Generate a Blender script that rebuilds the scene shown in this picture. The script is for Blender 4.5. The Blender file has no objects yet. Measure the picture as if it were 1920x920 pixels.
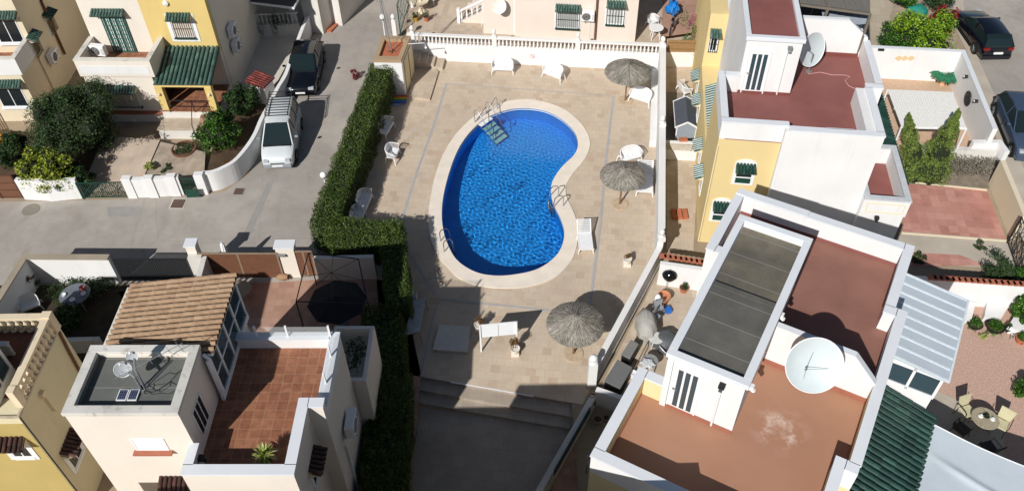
import bpy, math, random
import numpy as np
from math import sin, cos, pi, radians, hypot, sqrt, atan2
from mathutils import Vector, Matrix

random.seed(7)
SC = bpy.context.scene
COL = SC.collection

# ------------------------------------------------------------------ camera
FPX, PITCH, ROLL, CAMZ = 1602.1, 0.80185, 0.017616, 28.0
_f = Vector((0, cos(PITCH), -sin(PITCH))); _r = Vector((1, 0, 0)); _d = Vector((0, -sin(PITCH), -cos(PITCH)))
CR = _r * cos(ROLL) + _d * sin(ROLL); CD = _d * cos(ROLL) - _r * sin(ROLL)
cam = bpy.data.cameras.new('camera'); cam.sensor_fit = 'HORIZONTAL'; cam.sensor_width = 36
cam.lens = FPX / 1920 * 36; cam.clip_start = 0.5; cam.clip_end = 2000
co = bpy.data.objects.new('camera', cam); COL.objects.link(co); SC.camera = co
m3 = Matrix((CR, -CD, -_f)).transposed()
co.matrix_world = Matrix.Translation((0, 0, CAMZ)) @ m3.to_4x4()

# ------------------------------------------------------------------ light
AZ, EL = radians(29), radians(37)          # shadows run towards AZ (from +y to +x)
w = bpy.data.worlds.new('World'); SC.world = w; w.use_nodes = True
nt = w.node_tree; bg = nt.nodes['Background']
sky = nt.nodes.new('ShaderNodeTexSky'); sky.sky_type = 'NISHITA'; sky.sun_disc = False
sky.sun_elevation = EL; sky.sun_rotation = AZ + pi
sky.air_density = 1.0; sky.dust_density = 0.6; sky.ozone_density = 1.5
nt.links.new(sky.outputs[0], bg.inputs[0]); bg.inputs[1].default_value = 0.05
sun = bpy.data.lights.new('sun', 'SUN'); sun.energy = 4.6; sun.angle = radians(0.5); sun.color = (1, 0.975, 0.94)
so = bpy.data.objects.new('sun', sun); COL.objects.link(so)
sdir = Vector((sin(AZ) * cos(EL), cos(AZ) * cos(EL), -sin(EL)))
so.rotation_euler = sdir.to_track_quat('-Z', 'Y').to_euler(); so.location = (-20, -20, 40)
SC.view_settings.view_transform = 'Standard'; SC.view_settings.look = 'None'
SC.view_settings.gamma = 1; SC.view_settings.exposure = 0.05; SC.view_settings.use_curve_mapping = False
SC.cycles.max_bounces = 7; SC.cycles.transparent_max_bounces = 12
SC.cycles.caustics_refractive = True; SC.cycles.caustics_reflective = False

# ------------------------------------------------------------------ helpers
def at(x, y, z=0.0):
    """world point at height z seen at photo pixel x, y"""
    v = _f + CR * ((x - 960) / FPX) + CD * ((y - 460) / FPX)
    t = (z - CAMZ) / v.z
    return Vector((v.x * t, v.y * t, z))

class Frame:
    """house axes: u to the right, v away; local x, y of the house's Empty"""
    def __init__(s, ox, oy, yaw):
        s.o = Vector((ox, oy, 0)); s.yaw = yaw
        s.M = Matrix.Translation(s.o) @ Matrix.Rotation(-yaw, 4, 'Z'); s.Mi = s.M.inverted()
    def uv(s, x, y, z):
        q = s.Mi @ at(x, y, z); return q.x, q.y
    def w(s, u, v, z=0): return s.M @ Vector((u, v, z))

def lin(h):
    h = h.lstrip('#'); out = []
    for i in (0, 2, 4):
        c = int(h[i:i + 2], 16) / 255
        out.append(c / 12.92 if c <= .04045 else ((c + .055) / 1.055) ** 2.4)
    return tuple(out) + (1,)

class Nodes:
    def __init__(s, name):
        s.m = bpy.data.materials.new(name); s.m.use_nodes = True
        s.t = s.m.node_tree; s.b = s.t.nodes['Principled BSDF']
        s.tc = s.t.nodes.new('ShaderNodeTexCoord')
    def n(s, typ, **kw):
        o = s.t.nodes.new(typ)
        for k, v in kw.items():
            if k.startswith('i_'): o.inputs[int(k[2:]) if k[2:].isdigit() else k[2:].replace('_', ' ')].default_value = v
            else: setattr(o, k, v)
        return o
    def l(s, a, b): s.t.links.new(a, b)
    def coord(s, scale=(1, 1, 1), rot=0, kind='Object'):
        mp = s.n('ShaderNodeMapping'); mp.inputs['Scale'].default_value = scale; mp.inputs['Rotation'].default_value = (0, 0, rot)
        s.l(s.tc.outputs[kind], mp.inputs[0]); return mp.outputs[0]
    def noise(s, scale, detail=4, vec=None, rough=.55):
        o = s.n('ShaderNodeTexNoise'); o.inputs['Scale'].default_value = scale; o.inputs['Detail'].default_value = detail
        o.inputs['Roughness'].default_value = rough
        s.l(vec if vec is not None else s.coord(), o.inputs['Vector']); return o.outputs['Fac']
    def ramp(s, fac, stops):
        o = s.n('ShaderNodeValToRGB'); e = o.color_ramp.elements
        while len(e) < len(stops): e.new(.5)
        for q, (p, c) in zip(e, stops):
            q.position = p; q.color = c if len(c) == 4 else tuple(c) + (1,)
        s.l(fac, o.inputs[0]); return o.outputs[0]
    def mix(s, fac, a, b, typ='MIX'):
        o = s.n('ShaderNodeMix', data_type='RGBA', blend_type=typ)
        for inp, v in ((o.inputs[0], fac), (o.inputs[6], a), (o.inputs[7], b)):
            if hasattr(v, 'is_linked'): s.l(v, inp)
            else: inp.default_value = v
        return o.outputs[2]
    def bump(s, h, strength=.3, dist=.02):
        o = s.n('ShaderNodeBump'); o.inputs['Strength'].default_value = strength; o.inputs['Distance'].default_value = dist
        s.l(h, o.inputs['Height']); s.l(o.outputs[0], s.b.inputs['Normal'])
    def base(s, c):
        if hasattr(c, 'is_linked'): s.l(c, s.b.inputs['Base Color'])
        else: s.b.inputs['Base Color'].default_value = c

def sc(c, k): return tuple(min(1, x * k) for x in c[:3]) + (1,)

def stucco(name, hexc, dirt=.10, rough=.9, streak=.5, dirtcol='8a7f70', bump=.25):
    n = Nodes(name); c = lin(hexc)
    a = n.noise(.55, 5); b = n.noise(9, 5)
    st = n.noise(1, 5, n.coord((3.2, 3.2, .35)), .65)
    col = n.mix(n.ramp(a, [(.35, (0, 0, 0)), (.75, (1, 1, 1))]), sc(c, 1 - dirt * .7), sc(c, 1.03))
    col = n.mix(n.ramp(b, [(.3, (0, 0, 0)), (.7, (1, 1, 1))]), col, sc(c, .95)) if False else col
    d = n.ramp(st, [(.56, (0, 0, 0)), (.80, (streak, streak, streak))])
    mul = n.n('ShaderNodeMath', operation='MULTIPLY'); mul.inputs[1].default_value = dirt * 2.6
    n.l(d, mul.inputs[0])
    col = n.mix(mul.outputs[0], col, lin(dirtcol))
    n.base(col); n.b.inputs['Roughness'].default_value = rough
    n.b.inputs['Specular IOR Level'].default_value = .25
    n.bump(n.noise(38, 4), bump, .01)
    return n.m

def plain(name, hexc, rough=.6, metal=0, var=.08, scale=6, bump=0, spec=.4, bscale=30):
    n = Nodes(name); c = lin(hexc)
    f = n.noise(scale, 5)
    n.base(n.mix(n.ramp(f, [(.3, (0, 0, 0)), (.7, (1, 1, 1))]), sc(c, 1 - var), sc(c, 1 + var)))
    n.b.inputs['Roughness'].default_value = rough; n.b.inputs['Metallic'].default_value = metal
    n.b.inputs['Specular IOR Level'].default_value = spec
    if bump: n.bump(n.noise(bscale, 4), bump, .01)
    return n.m

def bricky(name, stops, mortar, bw, bh, rot=0, msize=.01, offset=.5, rough=.8, spec=.3, blot=.15, bias=0, kind='Object', blotscale=.5, bump=.2):
    """tiled paving: each tile its own tone out of stops"""
    n = Nodes(name); vec = n.coord((1, 1, 1), rot, kind)
    br = n.n('ShaderNodeTexBrick', offset=offset, offset_frequency=2)
    n.l(vec, br.inputs['Vector'])
    br.inputs['Scale'].default_value = 1; br.inputs['Brick Width'].default_value = bw; br.inputs['Row Height'].default_value = bh
    br.inputs['Mortar Size'].default_value = msize; br.inputs['Mortar Smooth'].default_value = .3; br.inputs['Bias'].default_value = bias
    br.inputs['Color1'].default_value = (0, 0, 0, 1); br.inputs['Color2'].default_value = (1, 1, 1, 1); br.inputs['Mortar'].default_value = (.5, .5, .5, 1)
    tone = n.ramp(br.outputs['Color'], stops)
    f = n.noise(blotscale, 6, vec, .6); f2 = n.noise(7, 5, vec, .65)
    tone = n.mix(n.ramp(f, [(.3, (0, 0, 0)), (.72, (1, 1, 1))]), n.mix(1.0, tone, (1 - blot,) * 3 + (1,), 'MULTIPLY'), tone)
    f3 = n.noise(1.5, 6, n.coord((1, 1, 1), .7, kind), .7); tone = n.mix(n.ramp(f3, [(.53, (0, 0, 0)), (.72, (.55, .55, .55))]), tone, n.mix(1.0, tone, (.80, .77, .73, 1), 'MULTIPLY'))
    tone = n.mix(n.ramp(f2, [(.3, (0, 0, 0)), (.7, (1, 1, 1))]), n.mix(1.0, tone, (.93,) * 3 + (1,), 'MULTIPLY'), tone)
    n.base(n.mix(br.outputs['Fac'], tone, mortar))
    n.b.inputs['Roughness'].default_value = rough; n.b.inputs['Specular IOR Level'].default_value = spec
    if bump: n.bump(f2, bump, .006)
    return n.m

def leafmat(name, stops, rough=.55, trans=.25):
    n = Nodes(name)
    g = n.n('ShaderNodeNewGeometry')
    cr = n.ramp(g.outputs['Random Per Island'], [(p, lin(h)) for p, h in stops])
    big = n.noise(1.6, 3)
    cr = n.mix(n.ramp(big, [(.35, (0, 0, 0)), (.7, (1, 1, 1))]), n.mix(1.0, cr, (.62, .66, .6, 1), 'MULTIPLY'), cr)
    n.base(cr); n.b.inputs['Roughness'].default_value = rough; n.b.inputs['Specular IOR Level'].default_value = .3
    tr = n.n('ShaderNodeBsdfTranslucent'); n.l(cr, tr.inputs[0])
    mx = n.n('ShaderNodeMixShader'); mx.inputs[0].default_value = trans
    n.l(n.b.outputs[0], mx.inputs[1]); n.l(tr.outputs[0], mx.inputs[2])
    out = n.t.nodes['Material Output']; n.l(mx.outputs[0], out.inputs[0])
    return n.m

def glass(name, hexc='20262b', rough=.06, spec=.7):
    n = Nodes(name); n.base(lin(hexc)); n.b.inputs['Roughness'].default_value = rough
    n.b.inputs['Specular IOR Level'].default_value = spec
    return n.m

# ---- mesh builder
class MB:
    def __init__(s): s.v = []; s.f = []; s.mi = []; s.k = 0; s.n = 0
    def add(s, verts, faces, M=None):
        if M is not None: verts = [M @ Vector(p) for p in verts]
        o = s.n; s.v.extend([tuple(p) for p in verts]); s.n += len(verts)
        s.f.extend([tuple(i + o for i in f) for f in faces]); s.mi.extend([s.k] * len(faces)); return s
    def box(s, x0, x1, y0, y1, z0, z1, M=None):
        x0, x1 = sorted((x0, x1)); y0, y1 = sorted((y0, y1)); z0, z1 = sorted((z0, z1))
        v = [(x0, y0, z0), (x1, y0, z0), (x1, y1, z0), (x0, y1, z0), (x0, y0, z1), (x1, y0, z1), (x1, y1, z1), (x0, y1, z1)]
        return s.add(v, [(0, 3, 2, 1), (4, 5, 6, 7), (0, 1, 5, 4), (1, 2, 6, 5), (2, 3, 7, 6), (3, 0, 4, 7)], M)
    def prism(s, pts, z0, z1, M=None):
        a = sum(p[0] * q[1] - q[0] * p[1] for p, q in zip(pts, pts[1:] + pts[:1]))
        if a < 0: pts = pts[::-1]
        n = len(pts)
        zt = z1 if hasattr(z1, '__len__') else [z1] * n
        v = [(p[0], p[1], z0) for p in pts] + [(p[0], p[1], z) for p, z in zip(pts, zt)]
        f = [tuple(range(n - 1, -1, -1)), tuple(range(n, 2 * n))] + [(i, (i + 1) % n, n + (i + 1) % n, n + i) for i in range(n)]
        return s.add(v, f, M)
    def poly(s, pts): return s.add(pts, [tuple(range(len(pts)))])
    def bar(s, a, b, w, h=None):
        """box section bar from a to b"""
        a, b = Vector(a), Vector(b); h = h or w; d = (b - a)
        L = d.length
        if L < 1e-6: return s
        z = Vector((0, 0, 1)) if abs(d.z) < .95 * L else Vector((0, 1, 0))
        x = d.normalized(); y = z.cross(x).normalized(); z = x.cross(y)
        M = Matrix((x, y, z)).transposed().to_4x4(); M.translation = a
        return s.box(0, L, -w / 2, w / 2, -h / 2, h / 2, M)
    def tube(s, pts, r, n=7, caps=True):
        pts = [Vector(p) for p in pts]; rr = r if hasattr(r, '__len__') else [r] * len(pts)
        V = []; F = []; prev = None
        for i, p in enumerate(pts):
            d = (pts[min(i + 1, len(pts) - 1)] - pts[max(i - 1, 0)]).normalized()
            if prev is None:
                up = Vector((0, 0, 1)) if abs(d.z) < .9 else Vector((1, 0, 0)); x = up.cross(d).normalized()
            else: x = (prev - d * prev.dot(d)).normalized()
            prev = x; y = d.cross(x)
            for k in range(n):
                a = 2 * pi * k / n; V.append(p + (x * cos(a) + y * sin(a)) * rr[i])
        for i in range(len(pts) - 1):
            for k in range(n): F.append((i * n + k, i * n + (k + 1) % n, (i + 1) * n + (k + 1) % n, (i + 1) * n + k))
        if caps: F.append(tuple(range(n - 1, -1, -1))); F.append(tuple((len(pts) - 1) * n + k for k in range(n)))
        return s.add(V, F)
    def lathe(s, prof, n=20, c=(0, 0, 0), M=None, caps=True):
        V = []; F = []
        for r, z in prof:
            for k in range(n): a = 2 * pi * k / n; V.append((c[0] + r * cos(a), c[1] + r * sin(a), c[2] + z))
        for i in range(len(prof) - 1):
            for k in range(n): F.append((i * n + k, i * n + (k + 1) % n, (i + 1) * n + (k + 1) % n, (i + 1) * n + k))
        if caps: F.append(tuple(range(n - 1, -1, -1))); F.append(tuple((len(prof) - 1) * n + k for k in range(n)))
        return s.add(V, F, M)
    def cyl(s, c, r, h, n=16): return s.lathe([(r, 0), (r, h)], n, c)
    def ball(s, c, r, n=14, sq=1):
        prof = [(max(1e-4, r * sin(pi * i / 9)), -r * sq * cos(pi * i / 9)) for i in range(10)]
        return s.lathe(prof, n, c)
    def build(s, name, mat, parent=None, world=False, loc=None, bevel=0, smooth=False, rotz=0, **tags):
        P = None
        if parent is not None:
            P = WM[parent.name]
        if parent is None:
            if loc is None:
                a = np.array(s.v); loc = ((a[:, 0].min() + a[:, 0].max()) / 2, (a[:, 1].min() + a[:, 1].max()) / 2, a[:, 2].min())
                world = True
            P = Matrix.Translation(Vector(loc)) @ Matrix.Rotation(rotz, 4, 'Z')
        me = bpy.data.meshes.new(name)
        vs = s.v
        if world:
            Mi = P.inverted(); vs = [tuple(Mi @ Vector(p)) for p in vs]
        me.from_pydata(vs, [], s.f)
        mats = mat if isinstance(mat, (list, tuple)) else [mat]
        for m in mats: me.materials.append(m)
        if len(mats) > 1: me.polygons.foreach_set('material_index', s.mi)
        if smooth:
            me.shade_smooth()
            try: me.set_sharp_from_angle(angle=radians(40))
            except Exception: pass
        me.update()
        o = bpy.data.objects.new(name, me); COL.objects.link(o)
        if parent is None:
            o.location = loc; o.rotation_euler = (0, 0, rotz)
        else: o.parent = parent
        WM[o.name] = P
        if bevel:
            b = o.modifiers.new('bevel', 'BEVEL'); b.width = bevel; b.segments = 2; b.limit_method = 'ANGLE'; b.angle_limit = radians(50)
        tag(o, **tags)
        return o
WM = {}
def tag(o, label=None, cat=None, group=None, kind=None):
    if label: o['label'] = label
    if cat: o['category'] = cat
    if group: o['group'] = group
    if kind: o['kind'] = kind
    return o
def thing(name, label, cat, loc=(0, 0, 0), rotz=0, group=None):
    o = bpy.data.objects.new(name, None); COL.objects.link(o); o.empty_display_size = .3
    o.location = loc; o.rotation_euler = (0, 0, rotz)
    WM[o.name] = Matrix.Translation(Vector(loc)) @ Matrix.Rotation(rotz, 4, 'Z')
    return tag(o, label, cat, group)
def struct(mb, name, mat, **k): return mb.build(name, mat, kind='structure', **k)
KIDS = {}
def kids(o): return [c for c in o.children]
def dup(root, loc, rotz=None, label=None, group=None, scale=None):
    r = root.copy(); COL.objects.link(r); r.location = loc
    if rotz is not None: r.rotation_euler = (0, 0, rotz)
    if scale: r.scale = (scale,) * 3 if not hasattr(scale, '__len__') else scale
    if label: r['label'] = label
    if group: r['group'] = group
    def cp(src, dst):
        for ch in list(src.children):
            c = ch.copy(); COL.objects.link(c); c.parent = dst; cp(ch, c)
    cp(root, r)
    return r

# ------------------------------------------------------------------ materials
WHITE = stucco('white_stucco', 'e3e2e0', .10, streak=.55)
WHITE_OLD = stucco('weathered_white', 'd9d5cd', .2, streak=.9)
CREAM = stucco('cream_stucco', 'e2d9cc', .07, streak=.4)
BEIGE = stucco('beige_stucco', 'dccfb4', .08, streak=.5)
PEACH = stucco('peach_stucco', 'dccfc3', .06, streak=.3)
YELLOW = stucco('yellow_stucco', 'dbc58f', .06, streak=.3)
YELLOW2 = stucco('warm_yellow_stucco', 'e3d2a4', .06, streak=.3)
FRONTYEL = stucco('dull_yellow_stucco', 'b8a468', .12, streak=.5)
DEEPYEL = stucco('deep_yellow_stucco', 'd9bf7c', .08, streak=.4)
OLDYEL = stucco('aged_yellow_stucco', 'd6ccaa', .10, streak=.8)
CAPW = stucco('parapet_coping', 'dadde0', .08, streak=.3)
CAPOLD = stucco('stained_coping', 'ddd9d0', .35, streak=1.0, dirtcol='6f685c')
TRIM = plain('white_trim', 'e4e5e4', .55, var=.03)
REDTRIM = plain('terracotta_trim', 'a8664e', .7, var=.1)
PLASTIC = plain('white_plastic', 'e8e8e8', .35, var=.03, spec=.5)
DARKGREEN = plain('green_paint', '1d4238', .4, var=.15)
DARKMETAL = plain('dark_metal', '26282a', .45, var=.1)
STEEL = plain('steel', 'b8bcc0', .25, metal=1, var=.04)
GREYMET = plain('grey_metal', '8f9294', .5, metal=.4, var=.08)
DARK = plain('dark_interior', '15130f', .9)
RUST = plain('rusted_pipe', '6a4a34', .8, var=.2)
WOOD = plain('weathered_wood', '7a6247', .8, var=.2, scale=12)
BROWNW = plain('brown_panel', '6d4a37', .6, var=.1, scale=3)
GLASS = glass('window_glass', '1d2529')
GLASSL = glass('pale_window_glass', '3a4a52', .08)
CARGLASS = glass('car_glass', '1b2728', .05, .8)
RUBBER = plain('rubber', '131313', .8)
SOIL = plain('soil', '4d3d2c', .95, var=.35, scale=3, bump=.6, bscale=14)
TERRA = plain('terracotta', 'b06a4c', .75, var=.12)
GREYCLOTH = plain('grey_cover', 'a5a39c', .8, var=.1, bump=.4, bscale=6)

def tilemat(name, stops, rough=.6, spec=.3):
    n = Nodes(name); g = n.n('ShaderNodeNewGeometry')
    c = n.ramp(g.outputs['Random Per Island'], [(p, lin(h)) for p, h in stops])
    f = n.noise(6, 5, rough=.7)
    c = n.mix(n.ramp(f, [(.42, (0, 0, 0)), (.66, (1, 1, 1))]), c, n.mix(1.0, c, (.72, .70, .68, 1), 'MULTIPLY'))
    n.base(c); n.b.inputs['Roughness'].default_value = rough; n.b.inputs['Specular IOR Level'].default_value = spec
    return n.m
GTILE = tilemat('green_glazed_tile', [(0, '3c574f'), (.5, '48655d'), (.85, '54736a'), (1, '688278')], .35, .5)
GTILE2 = tilemat('dark_green_tile', [(0, '1d3630'), (.6, '27463d'), (.97, '325348'), (1, '44685a')], .3, .5)
STILE = tilemat('sand_roof_tile', [(0, '9c8067'), (.4, 'a3886d'), (.9, 'aa8f74'), (.97, '9a816a'), (1, '8a7562')], .75, .2)
BTILE = tilemat('brown_roof_tile', [(0, '33231f'), (.6, '452d27'), (1, '5e3f35')], .5, .4)
RTILE = tilemat('red_roof_tile', [(0, '55201c'), (.6, '6d2b25'), (1, '8a3f35')], .5, .4)
# ------------------------------------------------------------------ reusable builders
def tile_roof(mb, P0, along, down, W, L, pitch=.22, seg=.42, rad=None, jit=.002, under=True):
    """barrel tiles: ridges run down the slope, rows of overlapping half pipes"""
    P0 = Vector(P0); a = Vector(along).normalized(); d = Vector(down).normalized(); nrm = a.cross(d)
    if nrm.z < 0: nrm = -nrm
    cols = max(1, round(W / pitch)); pitch = W / cols; rad = rad or pitch * .42
    rows = max(1, round(L / seg)); seg = L / rows
    K = 6
    for i in range(cols):
        for j in range(rows):
            c0 = P0 + a * ((i + .5) * pitch + random.uniform(-jit, jit)) + d * (j * seg - .02)
            r0, r1 = rad * .92, rad * 1.0
            lift0, lift1 = 0.0, .014
            V = []
            for (rr, dd, lf) in ((r0, 0, lift0), (r1, seg + .05, lift1)):
                for k in range(K + 1):
                    t = pi * k / K
                    V.append(c0 + d * dd + a * (-cos(t) * rr) + nrm * (sin(t) * rr * 1.12 + lf))
            b = c0 + d * (seg + .05)
            F = [(k, k + 1, K + 2 + k, K + 1 + k) for k in range(K)]
            F.append(tuple(range(K + 1, 2 * K + 2)))
            mb.add(V, F)
    if under:
        q = P0 - nrm * .03
        th = nrm * .05
        p = [q, q + a * W, q + a * W + d * L, q + d * L]
        mb.add(p + [x - th for x in p], [(0, 1, 2, 3), (7, 6, 5, 4), (0, 4, 5, 1), (1, 5, 6, 2), (2, 6, 7, 3), (3, 7, 4, 0)])
    return mb

def wallM(face, a, c, z):
    """matrix: local x along the wall, -y outward, z up, placed on a wall of a house frame"""
    if face == 'S': R = Matrix.Identity(4); t = (a, c, z)
    elif face == 'W': R = Matrix.Rotation(-pi / 2, 4, 'Z'); t = (c, a, z)
    elif face == 'E': R = Matrix.Rotation(pi / 2, 4, 'Z'); t = (c, a, z)
    else: R = Matrix.Rotation(pi, 4, 'Z'); t = (a, c, z)
    return Matrix.Translation(t) @ R

def window(house, face, a, c, z, w, h, surround=.12, bars=None, hood=None, hoodw=None, frame=None, pane=None, sill=None, mull=1, shutter=None, barcol=None, surr_mat=None, hoodout=.42, label=None, bo=.10, nb=9):
    """window on a wall: surround, frame, pane, optional grille and tiled hood; z is the sill height"""
    M = wallM(face, a, c, z)
    mb = MB(); s = surround
    # surround as four proud pieces round the opening
    o = .03
    if s:
        mb.box(-w / 2 - s, -w / 2, -o, .02, -s, h + s, M); mb.box(w / 2, w / 2 + s, -o, .02, -s, h + s, M)
        mb.box(-w / 2, w / 2, -o, .02, h, h + s, M); mb.box(-w / 2, w / 2, -o - .02, .02, -s, 0, M)
    f = .05
    mb2 = MB()
    mb2.box(-w / 2, -w / 2 + f, -.022, .01, 0, h, M); mb2.box(w / 2 - f, w / 2, -.022, .01, 0, h, M)
    mb2.box(-w / 2 + f, w / 2 - f, -.022, .01, h - f, h, M); mb2.box(-w / 2 + f, w / 2 - f, -.022, .01, 0, f, M)
    for i in range(mull):
        x = -w / 2 + w * (i + 1) / (mull + 1); mb2.box(x - .02, x + .02, -.020, .008, f, h - f, M)
    fr = mb2.build('window', frame or TRIM, house, label=label)
    MB().box(-w / 2 + f * .9, w / 2 - f * .9, -.012, .004, f * .9, h - f * .9, M).build('pane', shutter or pane or GLASS, fr)
    if s: mb.build('frame', surr_mat or TRIM, fr)
    if sill: MB().box(-w / 2 - .08, w / 2 + .08, -.16, .0, -.07, -.005, M).build('sill', sill, fr)
    if bars:
        b = MB(); n = nb if nb else max(3, int(w / .11)); 
        for i in range(n + 1):
            x = -w / 2 - .03 + (w + .06) * i / n; b.bar(M @ Vector((x, -bo, -.04)), M @ Vector((x, -bo, h + .04)), .022)
        for zz in (0.0, h * .5, h):
            b.bar(M @ Vector((-w / 2 - .04, -bo, zz)), M @ Vector((w / 2 + .04, -bo, zz)), .022)
        for x in (-w / 2, w / 2):
            for zz in (.02, h - .02): b.bar(M @ Vector((x, -bo, zz)), M @ Vector((x, 0, zz)), .02)
        b.build('grille', bars, fr)
    if hood:
        hw = hoodw or w + .35
        R = M.to_3x3()
        t = MB(); P0 = M @ Vector((-hw / 2, -.01, h + .32))
        tile_roof(t, P0, R @ Vector((1, 0, 0)), R @ Vector((0, -1, -.5)), hw, hoodout * 1.1, .15, hoodout * .55, .068)
        hd = t.build('hood', hood, fr)
        for sx in (-1, 1):
            e = MB()
            pts = [M @ Vector((sx * hw / 2, 0, h + .30)), M @ Vector((sx * hw / 2, -hoodout, h + .08)), M @ Vector((sx * hw / 2, 0, h + .05))]
            q = [p + R @ Vector((-sx * .04, 0, 0)) for p in pts]
            e.add(pts + q, [(0, 1, 2), (5, 4, 3), (0, 3, 4, 1), (1, 4, 5, 2), (2, 5, 3, 0)])
            e.build('bracket', BEIGE, hd)
    return fr

def ac_unit(parent_or_none, M, label, grp=None, w=.82, h=.58, d=.30):
    """outdoor air conditioner on a wall; local -y outward; a thing of its own"""
    loc = M.translation; rz = M.to_euler().z
    t = thing('air_conditioner', label, 'air conditioner', tuple(loc), rz, grp)
    MB().box(-w / 2, w / 2, -d - .08, -.08, 0, h).build('casing', PLASTIC, t, bevel=.02)
    g = MB()
    Mg = Matrix.Translation((-.1, -d - .082, h / 2)) @ Matrix.Rotation(pi / 2, 4, 'X')
    for r in (.06, .12, .18, .24):
        n = 20
        for k in range(n):
            a0, a1 = 2 * pi * k / n, 2 * pi * (k + 1) / n
            g.bar(Mg @ Vector((r * cos(a0), r * sin(a0), .008)), Mg @ Vector((r * cos(a1), r * sin(a1), .008)), .008)
    g.build('fan_grille', PLASTIC, t)
    MB().lathe([(.245, -.004), (.245, .003)], 24, M=Mg).build('fan_opening', DARK, t)
    v = MB()
    for k in range(6): v.box(.22, .38, -d - .086, -d - .081, .12 + k * .06, .14 + k * .06)
    v.build('vent', GREYMET, t)
    b = MB()
    for x in (-.28, .28):
        b.bar((x, 0, -.03), (x, -d - .1, -.03), .035); b.bar((x, -.01, -.03), (x, -.01, -.25), .03)
    b.build('bracket', GREYMET, t)
    return t

def dish(name, label, cat, c, R, az, el, depth=None, mount=None, mat=None, feed=True, grp=None, post=None):
    """satellite dish: centre c, radius R, looking towards az (from +y to +x) and up by el"""
    base = mount if mount is not None else (c[0], c[1], c[2] - R)
    t = thing(name, label, cat, base, 0, grp)
    nrm = Vector((sin(az) * cos(el), cos(az) * cos(el), sin(el)))
    x = Vector((cos(az), -sin(az), 0)); y = nrm.cross(x)
    M = Matrix((x, y, nrm)).transposed().to_4x4(); M.translation = Vector(c)
    dp = depth or R * .22
    prof = []; N = 9
    for i in range(N + 1): r = R * i / N; prof.append((max(r, .001), dp * (r / R) ** 2 - dp * .5))
    back = [(r, z - .015) for r, z in prof]
    mb = MB(); mb.lathe(prof + back[::-1], 40, M=M, caps=False)
    mb.build('reflector', mat or DISHM, t, world=True, smooth=True)
    rim = MB(); n = 40
    ring = [M @ Vector((R * cos(2 * pi * k / n), R * sin(2 * pi * k / n), dp * .5)) for k in range(n + 1)]
    rim.tube(ring, R * .016 + .004, 6); rim.build('rim', PLASTIC, t, world=True, smooth=True)
    if feed:
        F = M @ Vector((R * .32, R * .12, R * .26)) if feed == 1 else M @ Vector((0, -R * .9, R * .75))
        a = MB()
        if feed == 1:
            for kx, ky in ((-.62, .16), (.28, .60), (.02, -.42)): a.tube([M @ Vector((R * kx, R * ky, -dp * .2)), F], .007, 6)
        else: a.tube([M @ Vector((0, -R * .98, dp * .4)), F], .014, 6)
        arm = a.build('feed_arm', GREYMET, t, world=True)
        f = MB(); dv = (Vector(c) - F).normalized()
        f.tube([F - dv * .03, F + dv * .05], [.035, .025], 10); f.build('receiver', PLASTIC if feed != 1 else GREYMET, arm, world=True)
    p = MB(); B = M @ Vector((0, 0, -dp * .5 - .02)); b2 = Vector(base)
    k = B - nrm * (.12 + R * .12)
    p.tube([B, k], .045, 8); p.tube([k, Vector((b2.x, b2.y, max(b2.z, k.z - .2) if post == 'wall' else k.z - .05)), b2], .035, 8)
    if post != 'wall': p.lathe([(.13, 0), (.13, .02)], 10, tuple(b2))
    p.build('mast', GREYMET, t, world=True)
    return t
DISHM = plain('dish_paint', 'c3cccd', .45, var=.03, scale=2)
DISHG = plain('grey_dish_paint', 'a9adb0', .45, var=.05, scale=2)

# ---- foliage
def rnd_unit():
    while True:
        v = Vector((random.uniform(-1, 1), random.uniform(-1, 1), random.uniform(-1, 1)))
        if .05 < v.length < 1: return v.normalized()
def leaf_quads(mb, pts, size, nrmls=None, spread=.8, long=1.7, droop=0):
    rs = np.random.RandomState(len(pts) + mb.n % 977)
    V = []; F = []; o = 0
    for i, p in enumerate(pts):
        if nrmls is not None:
            n = (nrmls[i] + rnd_unit() * spread)
            n = n.normalized() if n.length > .01 else rnd_unit()
        else: n = rnd_unit()
        t = rnd_unit(); x = t - n * t.dot(n)
        if x.length < .05: continue
        x.normalize(); y = n.cross(x)
        s = size * random.uniform(.65, 1.3)
        L = s * long
        a = p - x * L * .5; b = p + x * L * .5 - n * s * .12
        V += [a, p - y * s * .42 + n * s * .1, b, p + y * s * .42 + n * s * .1]
        F.append((o, o + 1, o + 2, o + 3)); o += 4
    mb.add(V, F)
def lump_points(c, r, n, shell=.55):
    """points spread through an ellipsoid, denser near its skin"""
    P = []; N = []
    c = Vector(c)
    for _ in range(n):
        d = rnd_unit(); k = shell + (1 - shell) * random.random() ** .7
        P.append(c + Vector((d.x * r[0], d.y * r[1], d.z * r[2])) * k); N.append(Vector((d.x / r[0], d.y / r[1], d.z / r[2])).normalized())
    return P, N
def crown(mb, c, r, nl, per, size, lump=.33, spread=.8, seed=1, zmin=None, long=1.7, core=None):
    """uneven crown out of many leaf clumps"""
    random.seed(seed); c = Vector(c)
    for i in range(nl):
        d = rnd_unit(); k = random.uniform(.35, .92)
        q = c + Vector((d.x * r[0], d.y * r[1], d.z * r[2])) * k
        if zmin is not None and q.z < zmin: q.z = zmin + random.random() * .2
        s = lump * random.uniform(.6, 1.25)
        P, N = lump_points(q, (r[0] * s, r[1] * s, r[2] * s), per)
        leaf_quads(mb, P, size, N, spread, long)
        if core is not None: core.ball(tuple(q), min(r) * s * .55, 7)
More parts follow.
